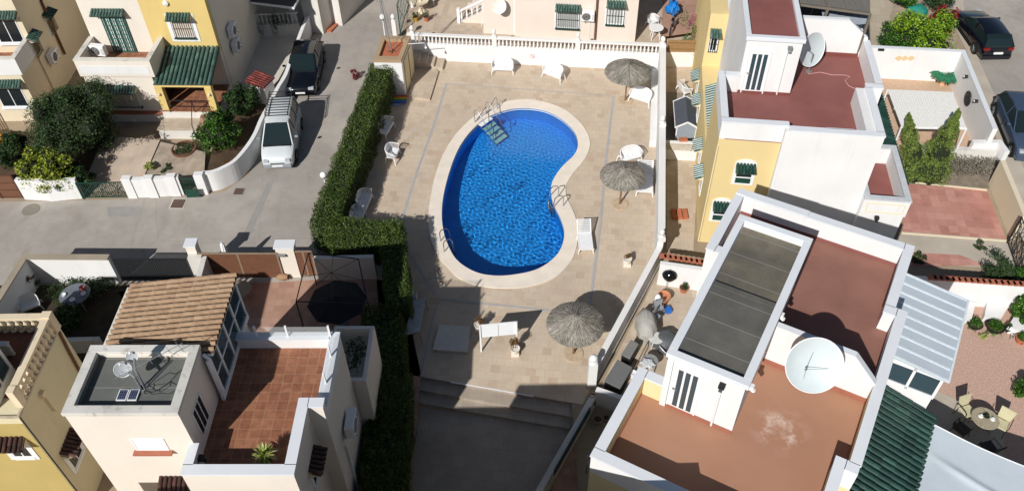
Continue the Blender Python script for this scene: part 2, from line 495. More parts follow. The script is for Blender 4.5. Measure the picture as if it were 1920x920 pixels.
def bush(name, label, base, r, h, mat, nl=26, per=150, size=.07, seed=1, grp=None, trunk=True, lump=.36, corecol=None, stems=4, long=1.7):
    t = thing(name, label, 'shrub' if 'shrub' in name else 'bush', base, 0, grp)
    mb = MB(); core = MB()
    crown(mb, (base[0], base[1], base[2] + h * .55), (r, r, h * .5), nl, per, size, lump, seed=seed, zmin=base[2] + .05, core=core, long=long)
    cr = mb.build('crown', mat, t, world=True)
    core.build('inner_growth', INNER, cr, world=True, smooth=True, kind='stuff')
    if trunk:
        tb = MB(); random.seed(seed)
        for i in range(stems):
            a = 2 * pi * i / stems + random.random(); q = Vector(base)
            tb.tube([q, q + Vector((cos(a) * r * .2, sin(a) * r * .2, h * .3)), q + Vector((cos(a) * r * .5, sin(a) * r * .5, h * .65))], [.05, .035, .015], 6)
        tb.build('trunk', BARK, t, world=True)
    return t
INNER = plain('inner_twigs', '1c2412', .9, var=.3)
BARK = plain('bark', '5b4a38', .9, var=.25, bump=.6, bscale=20)
HEDGE = leafmat('hedge_leaves', [(0, '33441b'), (.35, '455b22'), (.75, '5b722e'), (1, '7c8c45')], .5, .2)
DKLEAF = leafmat('dark_leaves', [(0, '1e3417'), (.5, '2f4a22'), (.85, '41602c'), (1, '5c7a3e')], .5, .2)
OLIVE = leafmat('feathery_leaves', [(0, '2b3f22'), (.5, '3d5530'), (.85, '546c40'), (1, '6d8353')], .6, .2)
YLEAF = leafmat('yellow_green_leaves', [(0, '5d7220'), (.4, '88992c'), (.8, 'b3ba45'), (1, 'd0cf62')], .45, .3)
LIME = leafmat('lime_leaves', [(0, '54801f'), (.4, '7da62a'), (.8, 'a6c738'), (1, 'c9dd55')], .4, .3)
CYP = leafmat('cypress_leaves', [(0, '55692c'), (.5, '72883a'), (.85, '8fa04c'), (1, 'a9b466')], .6, .15)
GREENL = leafmat('green_leaves', [(0, '2c5218'), (.5, '3f6d20'), (.85, '5c8c2c'), (1, '86ab48')], .45, .25)
DRY = leafmat('dry_leaves', [(0, '5c3c22'), (.5, '7d5530'), (.85, '9c7444'), (1, 'b58f5e')], .8, .15)
GREYT = leafmat('grey_twigs', [(0, '6e675c'), (.5, '8a8276'), (1, 'a69d90')], .9, .1)
MAGENTA = leafmat('magenta_flowers', [(0, '8e1f5d'), (.5, 'b52f7c'), (1, 'd860a2')], .6, .3)
REDL = leafmat('red_flowers', [(0, '6d1622'), (.5, '9c2233'), (1, 'bf3d4c')], .6, .3)
STRAW = leafmat('agave_leaves', [(0, '8d9a4a'), (.4, 'aab45a'), (.8, 'd2d48a'), (1, 'ecebb4')], .5, .2)

def spiky(mb, c, n, L, w, up=.3, seed=1, bend=.25):
    """rosette of long pointed leaves"""
    random.seed(seed); c = Vector(c)
    for i in range(n):
        a = random.uniform(0, 2 * pi); e = random.uniform(up - .5, 1.35)
        d = Vector((cos(a) * cos(e), sin(a) * cos(e), sin(e))); side = Vector((-sin(a), cos(a), 0))
        l = L * random.uniform(.75, 1.1); V = []
        for k, (t, ww) in enumerate(((0, .7), (.35, 1), (.7, .7), (1, .02))):
            p = c + d * (l * t) - Vector((0, 0, bend * l * t * t * cos(e)))
            V += [p - side * w * ww / 2, p + side * w * ww / 2]
        mb.add(V, [(0, 1, 3, 2), (2, 3, 5, 4), (4, 5, 7, 6)])

def pot(parent, c, r, h, mat, M=None, name='pot', soil=True, world=True):
    mb = MB(); mb.lathe([(r * .68, 0), (r * .8, h * .5), (r * .95, h * .9), (r * 1.06, h * .9), (r * 1.06, h), (r * .9, h), (r * .86, h * .86), (.001, h * .85)], 20, c)
    p = mb.build(name, mat, parent, world=world, smooth=True)
    if soil: MB().lathe([(r * .86, h * .86), (.001, h * .88)], 16, c, caps=False).build('soil', SOIL, p, world=world)
    return p

def hedge_box(name, label, path, width, h, mat, seed=3, dens=420, size=.075, base=0.0, grp=None):
    """clipped hedge following a centre line"""
    random.seed(seed)
    t = thing(name, label, 'hedge', (path[0][0], path[0][1], base), 0, grp)
    mb = MB(); core = MB()
    for (a, b) in zip(path, path[1:]):
        A, B = Vector((a[0], a[1], 0)), Vector((b[0], b[1], 0)); L = (B - A).length; x = (B - A).normalized(); y = Vector((-x.y, x.x, 0)); hw = width / 2
        q = [A - x * .2 - y * (hw - .14), B + x * .2 - y * (hw - .14), B + x * .2 + y * (hw - .14), A - x * .2 + y * (hw - .14)]
        core.prism([(p.x, p.y) for p in q], base, h - .14)
        def surf(n, f):
            P = []; N = []
            for _ in range(n):
                p, nn = f(); 
                w = .035 * sin(p.x * 3.1 + seed) + .035 * sin(p.y * 2.3 + p.z * 3) + .03 * sin(p.x * 7 + p.y * 5 + p.z * 6) + 0
                P.append(p + nn * (w + random.uniform(-.12, .07))); N.append(nn)
            leaf_quads(mb, P, size * .62, N, .85, 2.6)
        LL = L + width * .9
        def top(): s, k = random.uniform(-width * .45, L + width * .45), random.uniform(-hw, hw); return A + x * s + y * k + Vector((0, 0, h - .35 * (abs(k) / hw) ** 6 * .3)), Vector((0, 0, 1))
        def side(sg):
            def f(): s = random.uniform(-width * .45, L + width * .45); z = base + (h - base) * random.random(); return A + x * s + y * (hw * sg) + Vector((0, 0, z)), y * sg
            return f
        def end(P0, sg):
            def f(): k = random.uniform(-hw, hw); z = base + (h - base) * random.random(); return P0 + y * k + x * (sg * width * .45) + Vector((0, 0, z)), x * sg
            return f
        dens = dens * 1.5
        surf(int(dens * LL * width * 1.25), top)
        surf(int(dens * LL * (h - base)), side(1)); surf(int(dens * LL * (h - base)), side(-1))
        surf(int(dens * width * (h - base)), end(A, -1)); surf(int(dens * width * (h - base)), end(B, 1))
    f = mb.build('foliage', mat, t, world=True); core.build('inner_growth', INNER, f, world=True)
    return t

# ---- plastic garden furniture (local: seat faces -y, origin on the ground)
def sofa(name, label, cat, W=1.2, grp=None):
    t = thing(name, label, cat, (0, 0, 0), 0, grp)
    hw = W / 2; D = .52
    MB().box(-hw + .05, hw - .05, -D / 2, D / 2 - .06, .37, .405).build('seat', PLASTIC, t, bevel=.015)
    # curved back shell of vertical slats under a top rail, wrapping into the arms
    pts = []
    for k in range(17):
        u = -1 + 2 * k / 16
        x = hw * (1 if abs(u) > .62 else abs(u) / .62 * 1.0) * (1 if u > 0 else -1) if False else hw * sin(u * pi / 2) ** 1 if u >= 0 else -hw * sin(-u * pi / 2)
        y = D / 2 * (1 - 2 * abs(u) ** 3.0)
        pts.append((x, y + .02, .64 + .20 * (1 - abs(u) ** 1.6)))
    rail = MB(); rail.tube(pts, .024, 6); rail.build('top_rail', PLASTIC, t, smooth=True)
    sl = MB()
    for k in range(33):
        f = k / 32 * 16; i = min(15, int(f)); q = f - i
        p = [pts[i][j] * (1 - q) + pts[i + 1][j] * q for j in range(3)]
        b = (p[0] * .93, p[1] * .82 - .01, .39); wd = .042
        sl.bar(b, p, wd, .012)
    sl.build('backrest', PLASTIC, t)
    for sx in (-1, 1):
        for sy in (-1, 1):
            l = MB(); l.tube([(sx * (hw - .06), sy * (D / 2 - .05), .38), (sx * (hw + .01), sy * (D / 2 + .02), 0)], [.036, .022], 6); l.build('leg', PLASTIC, t)
    h = MB()
    for x in ((-.15, .15) if W > 1 else (0,)): h.lathe([(.022, .406), (.022, .409)], 8, (x, .0, 0))
    h.build('drain_hole', DARK, t)
    fr = MB()
    n = 8
    for k in range(n + 1):
        x0 = -hw + .06 + (W - .12) * k / n
        fr.bar((x0, -D / 2 + .0, .37), (x0, -D / 2 - .0, .30 + .05 * abs(2 * k / n - 1) ** 2 * -1 + .03), .02)
    fr.box(-hw + .05, hw - .05, -D / 2 - .01, -D / 2 + .012, .31, .37)
    fr.build('apron', PLASTIC, t)
    return t

def lounger(name, label, grp=None, tilt=.55):
    """sun lounger, head towards +y"""
    t = thing(name, label, 'sun lounger', (0, 0, 0), 0, grp)
    b = MB(); W = .66
    for sx in (-1, 1): b.bar((sx * W / 2, -.95, .30), (sx * W / 2, .35, .30), .05, .06)
    for k in range(11):
        y = -.95 + k * .13; b.box(-W / 2, W / 2, y, y + .112, .30, .325)
    b.build('seat', PLASTIC, t)
    bk = MB(); c, s = cos(tilt), sin(tilt)
    P = lambda d, x: (x, .40 + d * c, .31 + d * s)
    for sx in (-1, 1): bk.bar(P(0, sx * W / 2), P(.78, sx * W / 2), .05, .05)
    for k in range(8): bk.bar(P(.05 + k * .1, -W / 2), P(.05 + k * .1, W / 2), .075, .02)
    bk.build('backrest', PLASTIC, t)
    for sx in (-1, 1):
        for y in (-.85, .28):
            MB().tube([(sx * (W / 2), y, .30), (sx * (W / 2 + .04), y - .05, 0)], [.035, .022], 6).build('leg', PLASTIC, t)
    MB().tube([P(.55, -W / 2), (-W / 2, .62, .28), (W / 2, .62, .28), P(.55, W / 2)], .014, 5).build('back_support', PLASTIC, t)
    return t

THATCH = leafmat('thatch_straw', [(0, '746d66'), (.4, '958d85'), (.8, 'ada59b'), (1, 'c6beb4')], .9, .05)
THCORE = plain('thatch_core', '67615b', .95, var=.2)
def thatch_umbrella(label, base, R, hz, ztop, seed, grp, pole=WOOD, baser=.42):
    random.seed(seed)
    t = thing('thatched_parasol', label, 'parasol', base, 0, grp)
    MB().tube([(0, 0, 0), (0, 0, ztop - .1)], .045, 10).build('pole', pole, t)
    MB().lathe([(baser, .004), (baser, .035), (baser - .03, .04), (.001, .04)], 28).build('base', BASEM, t)
    core = MB(); core.lathe([(R * .97, hz + .02), (R * .5, hz + (ztop - hz) * .58), (.05, ztop - .02), (.001, ztop)], 36, caps=False)
    core.lathe([(R * .97, hz), (.03, ztop - .12)], 36, caps=False)
    cn = core.build('canopy', THCORE, t)
    s = MB(); V = []; F = []; o = 0
    for i in range(4200):
        a = random.uniform(0, 2 * pi); k0 = random.random() ** .6 * .93; L = random.uniform(.16, .42)
        k1 = min(1.06, k0 + L)
        def pr(k):
            z = hz + (ztop - hz) * (1 - k) ** .9 if k < 1 else hz - (k - 1) * .6 * R
            return z
        r0, r1 = k0 * R, k1 * R; da = random.uniform(-.05, .05); wd = .011
        p0 = Vector((cos(a) * r0, sin(a) * r0, pr(k0) + random.uniform(.01, .05))); p1 = Vector((cos(a + da) * r1, sin(a + da) * r1, pr(k1) + random.uniform(.0, .07)))
        sd = Vector((-sin(a), cos(a), random.uniform(-.3, .3))) * wd
        V += [p0 - sd, p0 + sd, p1 + sd, p1 - sd]; F.append((o, o + 1, o + 2, o + 3)); o += 4
    s.add(V, F); s.build('thatch', THATCH, cn)
    c = MB()
    for i in range(60):
        a = random.uniform(0, 2 * pi); r = random.uniform(.02, .10)
        c.bar((0.0, 0, ztop - .06), (cos(a) * r, sin(a) * r, ztop + random.uniform(.0, .12)), .012)
    c.build('crown_tuft', THATCH, cn)
    return t
BASEM = plain('concrete_base', 'b9a48a', .9, var=.15)

# ---- cars. local: nose towards -y, origin on the ground at the middle
def carpaint(name, hexc, metal=.0, rough=.25):
    n = Nodes(name); n.base(lin(hexc)); n.b.inputs['Roughness'].default_value = rough; n.b.inputs['Metallic'].default_value = metal
    n.b.inputs['Coat Weight'].default_value = .8; n.b.inputs['Coat Roughness'].default_value = .05
    return n.m
def loft(mb, secs, cap=True):
    n = len(secs[0]); o = [p for s in secs for p in s]; F = []
    for i in range(len(secs) - 1):
        for k in range(n - 1): F.append((i * n + k, i * n + k + 1, (i + 1) * n + k + 1, (i + 1) * n + k))
    if cap: F.append(tuple(range(n - 1, -1, -1))); F.append(tuple((len(secs) - 1) * n + k for k in range(n)))
    mb.add(o, F)
def car(label, loc, rotz, L, W, paint, prof, gh, wheel_y, wr=.31, grp=None, bumper=None, rack=False, glassm=None, cat='car', name='parked_car', rimm=None, plate='f'):
    """prof: (y, z top of the lower body, half width factor); gh: greenhouse side outline (y, z) from nose to tail"""
    t = thing(name, label, cat, loc, rotz, grp)
    glassm = glassm or CARGLASS; rimm = rimm or GREYMET
    hw = W / 2; zs = .20
    secs = []
    for (y, zt, k) in prof:
        w = hw * k
        secs.append([(-w * .9, y, zs), (-w * .985, y, zs + .12), (-w, y, zs + (zt - zs) * .55), (-w * .965, y, zt - .07), (-w * .88, y, zt - .012), (-w * .5, y, zt + .022), (0, y, zt + .03),
                     (w * .5, y, zt + .022), (w * .88, y, zt - .012), (w * .965, y, zt - .07), (w, y, zs + (zt - zs) * .55), (w * .985, y, zs + .12), (w * .9, y, zs)])
    b = MB(); loft(b, secs); body = b.build('body', paint, t, smooth=True)
    # greenhouse
    zb = {}
    def belt(y):
        for (a, b2) in zip(prof, prof[1:]):
            if a[0] <= y <= b2[0]: q = (y - a[0]) / max(1e-6, b2[0] - a[0]); return a[1] + (b2[1] - a[1]) * q
        return prof[-1][1]
    y0, y1 = gh[0][0], gh[-1][0]
    g = MB(); S = []
    for (y, z) in gh:
        zb_ = belt(y) - .03; rr = max(0, (z - zb_)); wt = hw * (.90 - .24 * rr / .62 if rr < .7 else .68); wb = hw * .905
        S.append([(-wb, y, zb_), (-wt, y, z - .03), (-wt * .9, y, z), (0, y, z + .02), (wt * .9, y, z), (wt, y, z - .03), (wb, y, zb_)])
    loft(g, S); g.build('side_window', glassm, t)
    # roof: skin over the flat part of the greenhouse
    zmax = max(z for _, z in gh); ry = [p for p in gh if p[1] > zmax - .13]
    r = MB(); RS = []
    for (y, z) in ry:
        zb_ = belt(y) - .03; rr = z - zb_; wt = hw * (.90 - .24 * rr / .62 if rr < .7 else .68) + .012
        RS.append([(-wt - .012, y, z - .085), (-wt, y, z - .02), (-wt * .9, y, z + .014), (0, y, z + .034), (wt * .9, y, z + .014), (wt, y, z - .02), (wt + .012, y, z - .085)])
    loft(r, RS); roof = r.build('roof', paint, t, smooth=True)
    # pillars
    def gp(y, z, sx, e=.012):
        zb_ = belt(y) - .03; rr = z - zb_; f = min(1, rr / .62)
        return Vector((sx * (hw * (.905 - .24 * f if rr < .7 else .68) + e), y, z))
    for sx in (-1, 1):
        ys = [p[0] for p in ry]; fy, by = ys[0], ys[-1]
        def pill(ya, za, yb, zb2, wd=.055): MB().bar(gp(ya, za, sx), gp(yb, zb2, sx), wd, .02).build('pillar', paint, t)
        pill(gh[0][0] + .03, belt(gh[0][0]) + .0, fy, ry[0][1] - .03)
        pill(gh[-1][0] - .02, belt(gh[-1][0]) + .02, by, ry[-1][1] - .03, .10)
        for q in ((.42,) if not rack else (.36, .66)):
            ym = y0 + (y1 - y0) * q + .12; pill(ym, belt(ym), ym, zmax - .05, .07)
    # windshield and rear window drawn by their frames
    for nm, pa, pb in (('windshield', gh[0], ry[0]), ('rear_window', gh[-1], ry[-1])):
        wb = hw * .83; wt = hw * .63
        za = belt(pa[0]) + .02; s = -1 if nm == 'windshield' else 1
        d = Vector((0, pb[0] - pa[0], pb[1] - za)); nn = Vector((0, -d.z, d.y)).normalized() * (1 if s < 0 else -1) ; nn = nn if nn.z > 0 else -nn
        A = Vector((0, pa[0], za)); Bq = Vector((0, pb[0], pb[1]))
        p0 = A + d * .07; p1 = A + d * .93
        m = MB(); e = nn * .028
        m.add([p0 + Vector((-wb, 0, 0)) + e, p0 + Vector((wb, 0, 0)) + e, p1 + Vector((wt, 0, 0)) + e, p1 + Vector((-wt, 0, 0)) + e] + [p0 + Vector((-wb, 0, 0)), p0 + Vector((wb, 0, 0)), p1 + Vector((wt, 0, 0)), p1 + Vector((-wt, 0, 0))],
              [(0, 1, 2, 3), (0, 4, 5, 1), (1, 5, 6, 2), (2, 6, 7, 3), (3, 7, 4, 0)])
        m.build(nm, glassm, t)
    # wheels
    for sx in (-1, 1):
        for y in wheel_y:
            M = Matrix.Translation((sx * (hw - .10), y, wr)) @ Matrix.Rotation(sx * pi / 2, 4, 'Y')
            wtr = MB(); wtr.lathe([(wr * .62, .108), (wr * .92, .112), (wr, .08), (wr, -.08)], 22, M=M); wh = wtr.build('wheel', RUBBER, t, smooth=True)
            rm = MB(); rm.lathe([(wr * .64, .112), (wr * .5, .10), (wr * .16, .115), (.001, .118)], 14, M=M, caps=False); rm.build('rim', rimm, wh)
            sp = MB()
            for k in range(5):
                a = 2 * pi * k / 5; sp.bar(M @ Vector((wr * .12 * cos(a), wr * .12 * sin(a), .12)), M @ Vector((wr * .6 * cos(a), wr * .6 * sin(a), .116)), .035, .012)
            sp.build('spoke', rimm, wh)
            ar = MB(); n = 12
            for k in range(n):
                a0, a1 = pi * k / n, pi * (k + 1) / n; xx = sx * (hw * .992)
                ar.bar((xx, y + cos(a0) * (wr + .05), wr + sin(a0) * (wr + .05)), (xx, y + cos(a1) * (wr + .05), wr + sin(a1) * (wr + .05)), .05, .03)
            ar.build('wheel_arch', RUBBER, t)
    fy, by = prof[0][0], prof[-1][0]; kf, kb = prof[1][2], prof[-2][2]
    for sx in (-1, 1):
        z = prof[2][1] - .12
        h = MB(); h.box(sx * hw * kf * .55, sx * hw * kf * .93, fy - .015, fy + .20, z - .10, z + .05); h.build('headlight', LAMPG, t, bevel=.03)
        z = prof[-2][1] - .10
        h = MB(); h.box(sx * hw * kb * .60, sx * hw * kb * .965, by - .14, by + .015, z - .14, z + .02); h.build('tail_light', TAILR, t, bevel=.03)
        ym = gh[0][0] + .42; m = MB(); zz = belt(ym) + .06
        m.box(sx * (hw + .02), sx * (hw + .20), ym - .04, ym + .05, zz, zz + .12); m.build('mirror', bumper or paint, t, bevel=.03)
        hd = MB()
        for q in (.48, .78): yy = y0 + (y1 - y0) * q; hd.box(sx * hw * .985, sx * (hw + .012), yy, yy + .14, belt(yy) - .16, belt(yy) - .13)
        hd.build('door_handle', bumper or paint, t)
        sm = MB(); sm.box(sx * hw * .96, sx * hw * 1.004, wheel_y[0] + wr + .1, wheel_y[1] - wr - .1, .22, .33); sm.build('sill_trim', bumper or RUBBER, t)
    for (yy, s, kk) in ((fy, -1, kf), (by, 1, kb)):
        m = MB(); m.box(-hw * kk * .95, hw * kk * .95, yy - .07 if s < 0 else yy - .04, yy + .04 if s < 0 else yy + .07, .24, .47); m.build('bumper', bumper or paint, t, bevel=.04)
        m = MB(); m.box(-.26, .26, yy + s * .072, yy + s * .085, .36, .46) if s < 0 else m.box(-.26, .26, yy + s * .03, yy + s * .085, .56, .67); m.build('licence_plate', PLATE, t)
    g = MB()
    for k in range(3): g.box(-hw * .42, hw * .42, fy - .02, fy + .03, prof[1][1] - .16 - .06 * k, prof[1][1] - .13 - .06 * k)
    g.build('front_grille', RUBBER, t)
    for k_ in (-1, 1):
        MB().bar((k_ * hw * .80, prof[1][0] + .06, prof[1][1] + .012), (k_ * hw * .80, gh[0][0] - .02, belt(gh[0][0]) + .012), .014, .012).build('panel_gap', RUBBER, t)
        MB().bar((k_ * hw * 1.0, (y0 + y1) / 2 - .25, .4), (k_ * hw * 1.0, (y0 + y1) / 2 - .25, belt((y0 + y1) / 2) - .08), .014, .014).build('panel_gap', RUBBER, t)
    MB().bar((-hw * .8, gh[0][0] - .03, belt(gh[0][0]) + .02), (hw * .8, gh[0][0] - .03, belt(gh[0][0]) + .02), .05, .03).build('scuttle', RUBBER, t)
    MB().box(-hw * .62, hw * .62, gh[0][0] + .28, gh[0][0] + .33, belt(gh[0][0]) + .0, belt(gh[0][0]) + .06).build('dashboard_item', PLATE, t) if False else None
    wp = MB(); A = Vector((0, gh[0][0] + .03, belt(gh[0][0]) + .045))
    for sx in (-.45, .25): wp.bar(A + Vector((sx, 0, .0)), A + Vector((sx + .38, .06, .06)), .018)
    wp.build('wiper', RUBBER, t)
    if rack:
        rk = MB(); ya, yb = ry[0][0] + .35, ry[-1][0] + .1; zz = zmax + .13; x = hw * .66
        for sx in (-1, 1):
            rk.bar((sx * x, ya, zz), (sx * x, yb, zz), .03); rk.bar((sx * (x + .02), ya, zz + .09), (sx * (x + .02), yb, zz + .09), .022)
            for k in range(9): yy = ya + (yb - ya) * k / 8; rk.bar((sx * (x + .02), yy, zz), (sx * (x + .02), yy, zz + .09), .018); 
            for yy in (ya + .2, (ya + yb) / 2, yb - .2): rk.bar((sx * x, yy, zz), (sx * x, yy, zmax - .02), .025)
        for k in range(10): yy = ya + (yb - ya) * k / 9; rk.bar((-x, yy, zz), (x, yy, zz), .028)
        rk.build('roof_rack', DARKMETAL, t)
    return t
LAMPG = glass('lamp_glass', 'aeb4b8', .08, .8)
TAILR = glass('tail_light_red', '7d1218', .1, .7)
PLATE = plain('plate_white', 'e9e9e4', .4)

def balusters(mb, P0, P1, z0, h, n, w=.11, kind='lathe'):
    P0, P1 = Vector(P0), Vector(P1)
    prof = [(.5, 0), (.5, .08), (.3, .14), (.55, .35), (.5, .5), (.28, .72), (.26, .84), (.45, .92), (.45, 1)]
    for k in range(n):
        p = P0.lerp(P1, (k + .5) / n)
        mb.lathe([(r * w, z * h) for r, z in prof], 8, (p.x, p.y, z0))
def wall_strip(mb, pts, th, z0, z1, side=0):
    """wall along pts (xy) with thickness th; side -1/0/+1 shifts it left/centre/right"""
    pts = [Vector((p[0], p[1], 0)) for p in pts]; Lp = []; Rp = []
    for i, p in enumerate(pts):
        d0 = (pts[i] - pts[i - 1]).normalized() if i else None; d1 = (pts[i + 1] - pts[i]).normalized() if i < len(pts) - 1 else None
        d = (d0 + d1).normalized() if d0 and d1 else (d0 or d1)
        k = 1 / max(.4, d.dot(d1 if d1 else d0)); n = Vector((-d.y, d.x, 0)) * k
        a, b = {0: (th / 2, th / 2), -1: (th, 0), 1: (0, th)}[side]
        Lp.append(p + n * a); Rp.append(p - n * b)
    P = [(q.x, q.y) for q in Rp] + [(q.x, q.y) for q in Lp[::-1]]
    n = len(pts)
    zs0 = z0 if hasattr(z0, '__len__') else [z0] * n; zs1 = z1 if hasattr(z1, '__len__') else [z1] * n
    V = []; F = []
    for i in range(n):
        V += [(Rp[i].x, Rp[i].y, zs0[i]), (Rp[i].x, Rp[i].y, zs1[i]), (Lp[i].x, Lp[i].y, zs1[i]), (Lp[i].x, Lp[i].y, zs0[i])]
    for i in range(n - 1):
        for k in range(4): F.append((4 * i + k, 4 * i + (k + 1) % 4, 4 * i + 4 + (k + 1) % 4, 4 * i + 4 + k))
    F.append((0, 1, 2, 3)); F.append((4 * n - 1, 4 * n - 2, 4 * n - 3, 4 * n - 4))
    return mb.add(V, F)
# ------------------------------------------------------------------ ground, roads, deck, pool
import bmesh
def fill(loops, z, name, mat, **k):
    """flat sheet bounded by the first loop, with the others as holes"""
    bm = bmesh.new(); E_ = []
    for lp in loops:
        vs = [bm.verts.new((p[0], p[1], z)) for p in lp]
        for i in range(len(vs)): E_.append(bm.edges.new((vs[i], vs[(i + 1) % len(vs)])))
    bmesh.ops.triangle_fill(bm, use_beauty=True, use_dissolve=False, edges=E_)
    for f in bm.faces:
        if f.normal.z < 0: f.normal_flip()
    me = bpy.data.meshes.new(name); bm.to_mesh(me); bm.free(); me.materials.append(mat)
    o = bpy.data.objects.new(name, me); COL.objects.link(o); WM[o.name] = Matrix.Identity(4)
    tag(o, **k); return o
def sheet(name, pix, z, mat, kind='structure', **k):
    pts = [at(x, y, z) for x, y in pix]
    return fill([[(p.x, p.y) for p in pts]], z, name, mat, kind=kind, **k)
def smooth_loop(pts, sub=6):
    n = len(pts); out = []
    for i in range(n):
        p0, p1, p2, p3 = (Vector(pts[(i + k) % n]) for k in (-1, 0, 1, 2))
        for s in range(sub):
            t = s / sub
            out.append(.5 * ((2 * p1) + (p2 - p0) * t + (2 * p0 - 5 * p1 + 4 * p2 - p3) * t * t + (3 * p1 - p0 - 3 * p2 + p3) * t ** 3))
    return [(p.x, p.y) for p in out]

POOLIN = [(976, 203.6), (1019.6, 208), (1053.8, 225), (1076.7, 248), (1083.5, 271), (1076.7, 291.5), (1054, 314), (1038, 337), (1033, 357), (1036.8, 381), (1050, 408), (1057.7, 435), (1053.7, 462), (1038.5, 485), (1008, 505.5), (967.8, 515.5), (927.4, 518), (890, 510.5), (857, 489), (839, 458), (830.5, 428), (828.5, 397), (832, 366), (840, 332.6), (850.7, 300.6), (864, 273), (882.7, 248), (908, 225), (939.7, 210.5)]
POOLOUT = [(967, 187.6), (996.8, 187), (1031, 194.5), (1060.7, 207), (1085.8, 227.6), (1101.7, 250.4), (1106.3, 268), (1103, 285), (1093, 303), (1075.6, 323.6), (1062, 347), (1062.5, 369), (1075.6, 398), (1083.5, 428), (1081, 462), (1068.8, 492), (1038.5, 520.6), (994.7, 535.8), (944, 540), (893.7, 534), (860, 520.6), (841, 502), (820.6, 478.5), (806, 441.5), (803.5, 401), (809, 360.6), (816.5, 328), (830, 291.5), (850.7, 257), (878, 227.6), (907.8, 207), (939.7, 193.4)]
pin = smooth_loop([tuple(at(x, y, -.02)[:2]) for x, y in POOLIN])
pout = smooth_loop([tuple(at(x, y, .03)[:2]) for x, y in POOLOUT])

# materials of the ground
def asphalt():
    n = Nodes('worn_asphalt'); g = n.noise(90, 3); b = n.noise(.28, 6, rough=.6); m2 = n.noise(1.7, 6, rough=.7)
    c = n.mix(n.ramp(b, [(.32, (0, 0, 0)), (.68, (1, 1, 1))]), lin('a39c94'), lin('b3aba1'))
    c = n.mix(n.ramp(m2, [(.35, (0, 0, 0)), (.7, (1, 1, 1))]), n.mix(1.0, c, (.87, .87, .88, 1), 'MULTIPLY'), c)
    c = n.mix(n.ramp(g, [(.3, (0, 0, 0)), (.7, (1, 1, 1))]), n.mix(1.0, c, (.86, .86, .86, 1), 'MULTIPLY'), c)
    st = n.noise(.9, 6, n.coord((1, .35, 1), .3), .7); c = n.mix(n.ramp(st, [(.52, (0, 0, 0)), (.72, (.55, .55, .55))]), c, lin('8d8273'))
    pl_ = n.noise(.16, 4, None, .6); c = n.mix(n.ramp(pl_, [(.45, (0, 0, 0)), (.62, (.6, .6, .6))]), c, lin('c0b8ad'))
    sp = n.noise(5, 3, None, .5); c = n.mix(n.ramp(sp, [(.68, (0, 0, 0)), (.74, (.5, .5, .5))]), c, lin('6f6a63'))
    v = n.n('ShaderNodeTexVoronoi', feature='DISTANCE_TO_EDGE'); v.inputs['Scale'].default_value = .33
    wv = n.mix(.35, n.coord(), n.n('ShaderNodeTexNoise').outputs['Color']); n.l(wv, v.inputs['Vector'])
    c = n.mix(n.ramp(v.outputs['Distance'], [(0, (.16, .16, .16)), (.008, (0, 0, 0))]), c, lin('6a655e'))
    n.base(c); n.b.inputs['Roughness'].default_value = .9; n.b.inputs['Specular IOR Level'].default_value = .2
    n.bump(g, .4, .01); return n.m
ASPH = asphalt()
PATCH = plain('asphalt_patch', '97938e', .9, var=.06, scale=3)
GROUNDM = plain('dry_earth', '9c8b75', .95, var=.14, scale=.9, bump=.5)
CONC = plain('concrete', 'b5ab9c', .9, var=.12, scale=.8, bump=.3)
CONCW = plain('pale_concrete', 'c9c2b6', .9, var=.12, scale=.8, bump=.3)
DECK = bricky('deck_tiles', [(0, lin('c3ad97')), (.12, lin('cbb8a2')), (.5, lin('d0bfa9')), (.88, lin('cebda9')), (1, lin('c5b39e'))], lin('b6a48c'), .36, .36, .132, .008, .5, .8, .25, .16, blotscale=.35)
PATHM = bricky('path_tiles', [(0, lin('ada092')), (.5, lin('b3a698')), (1, lin('b8ab9c'))], lin('9a8d7c'), .45, .45, .132, .008, .5, .85, .2, .2)
PATIO = bricky('patio_tiles', [(0, lin('bdac98')), (.5, lin('c4b39f')), (1, lin('cbbba7'))], lin('b0a08d'), .33, .33, .1, .006, .0, .85, .2, .14)
COPING = plain('coping_stone', 'e3d8c9', .75, var=.07, scale=1.6, bump=.2)
JOINT = plain('grey_joint', 'a6a6a6', .8, var=.08, scale=2)
TERRAF = bricky('terracotta_floor', [(0, lin('94624a')), (.5, lin('a06b50')), (1, lin('ab775a'))], lin('ab8369'), .33, .33, 0, .007, .0, .6, .3, .42, blotscale=4.5)
TERRAY = bricky('salmon_yard_tiles', [(0, lin('a98472')), (.5, lin('b18c79')), (1, lin('b89480'))], lin('9c7c6a'), .33, .33, 0, .006, 0, .7, .3, .12)
PINKT = bricky('pink_yard_tiles', [(0, lin('b98377')), (.5, lin('c58f82')), (1, lin('cf9c8e'))], lin('b27d72'), .42, .42, .13, .008, 0, .8, .2, .22, blotscale=.9)
GRAVELM = plain('pink_gravel', 'bc9c8b', .95, var=.22, scale=16, bump=1.0, bscale=28)
GRAVG = plain('grey_gravel', '8e8679', .95, var=.3, scale=14, bump=1.0, bscale=24)

B = 220
rectpool = [(-4.2, 24.6), (4.2, 24.6), (4.2, 38.2), (-4.2, 38.2)]
rectpath = [(-4.6, 7.0), (2.2, 7.0), (2.2, 19.0), (-4.6, 21.0)]
fill([[(-B, -60), (B, -60), (B, 2 * B), (-B, 2 * B)], rectpool, rectpath], -.012, 'ground', GROUNDM, kind='structure')

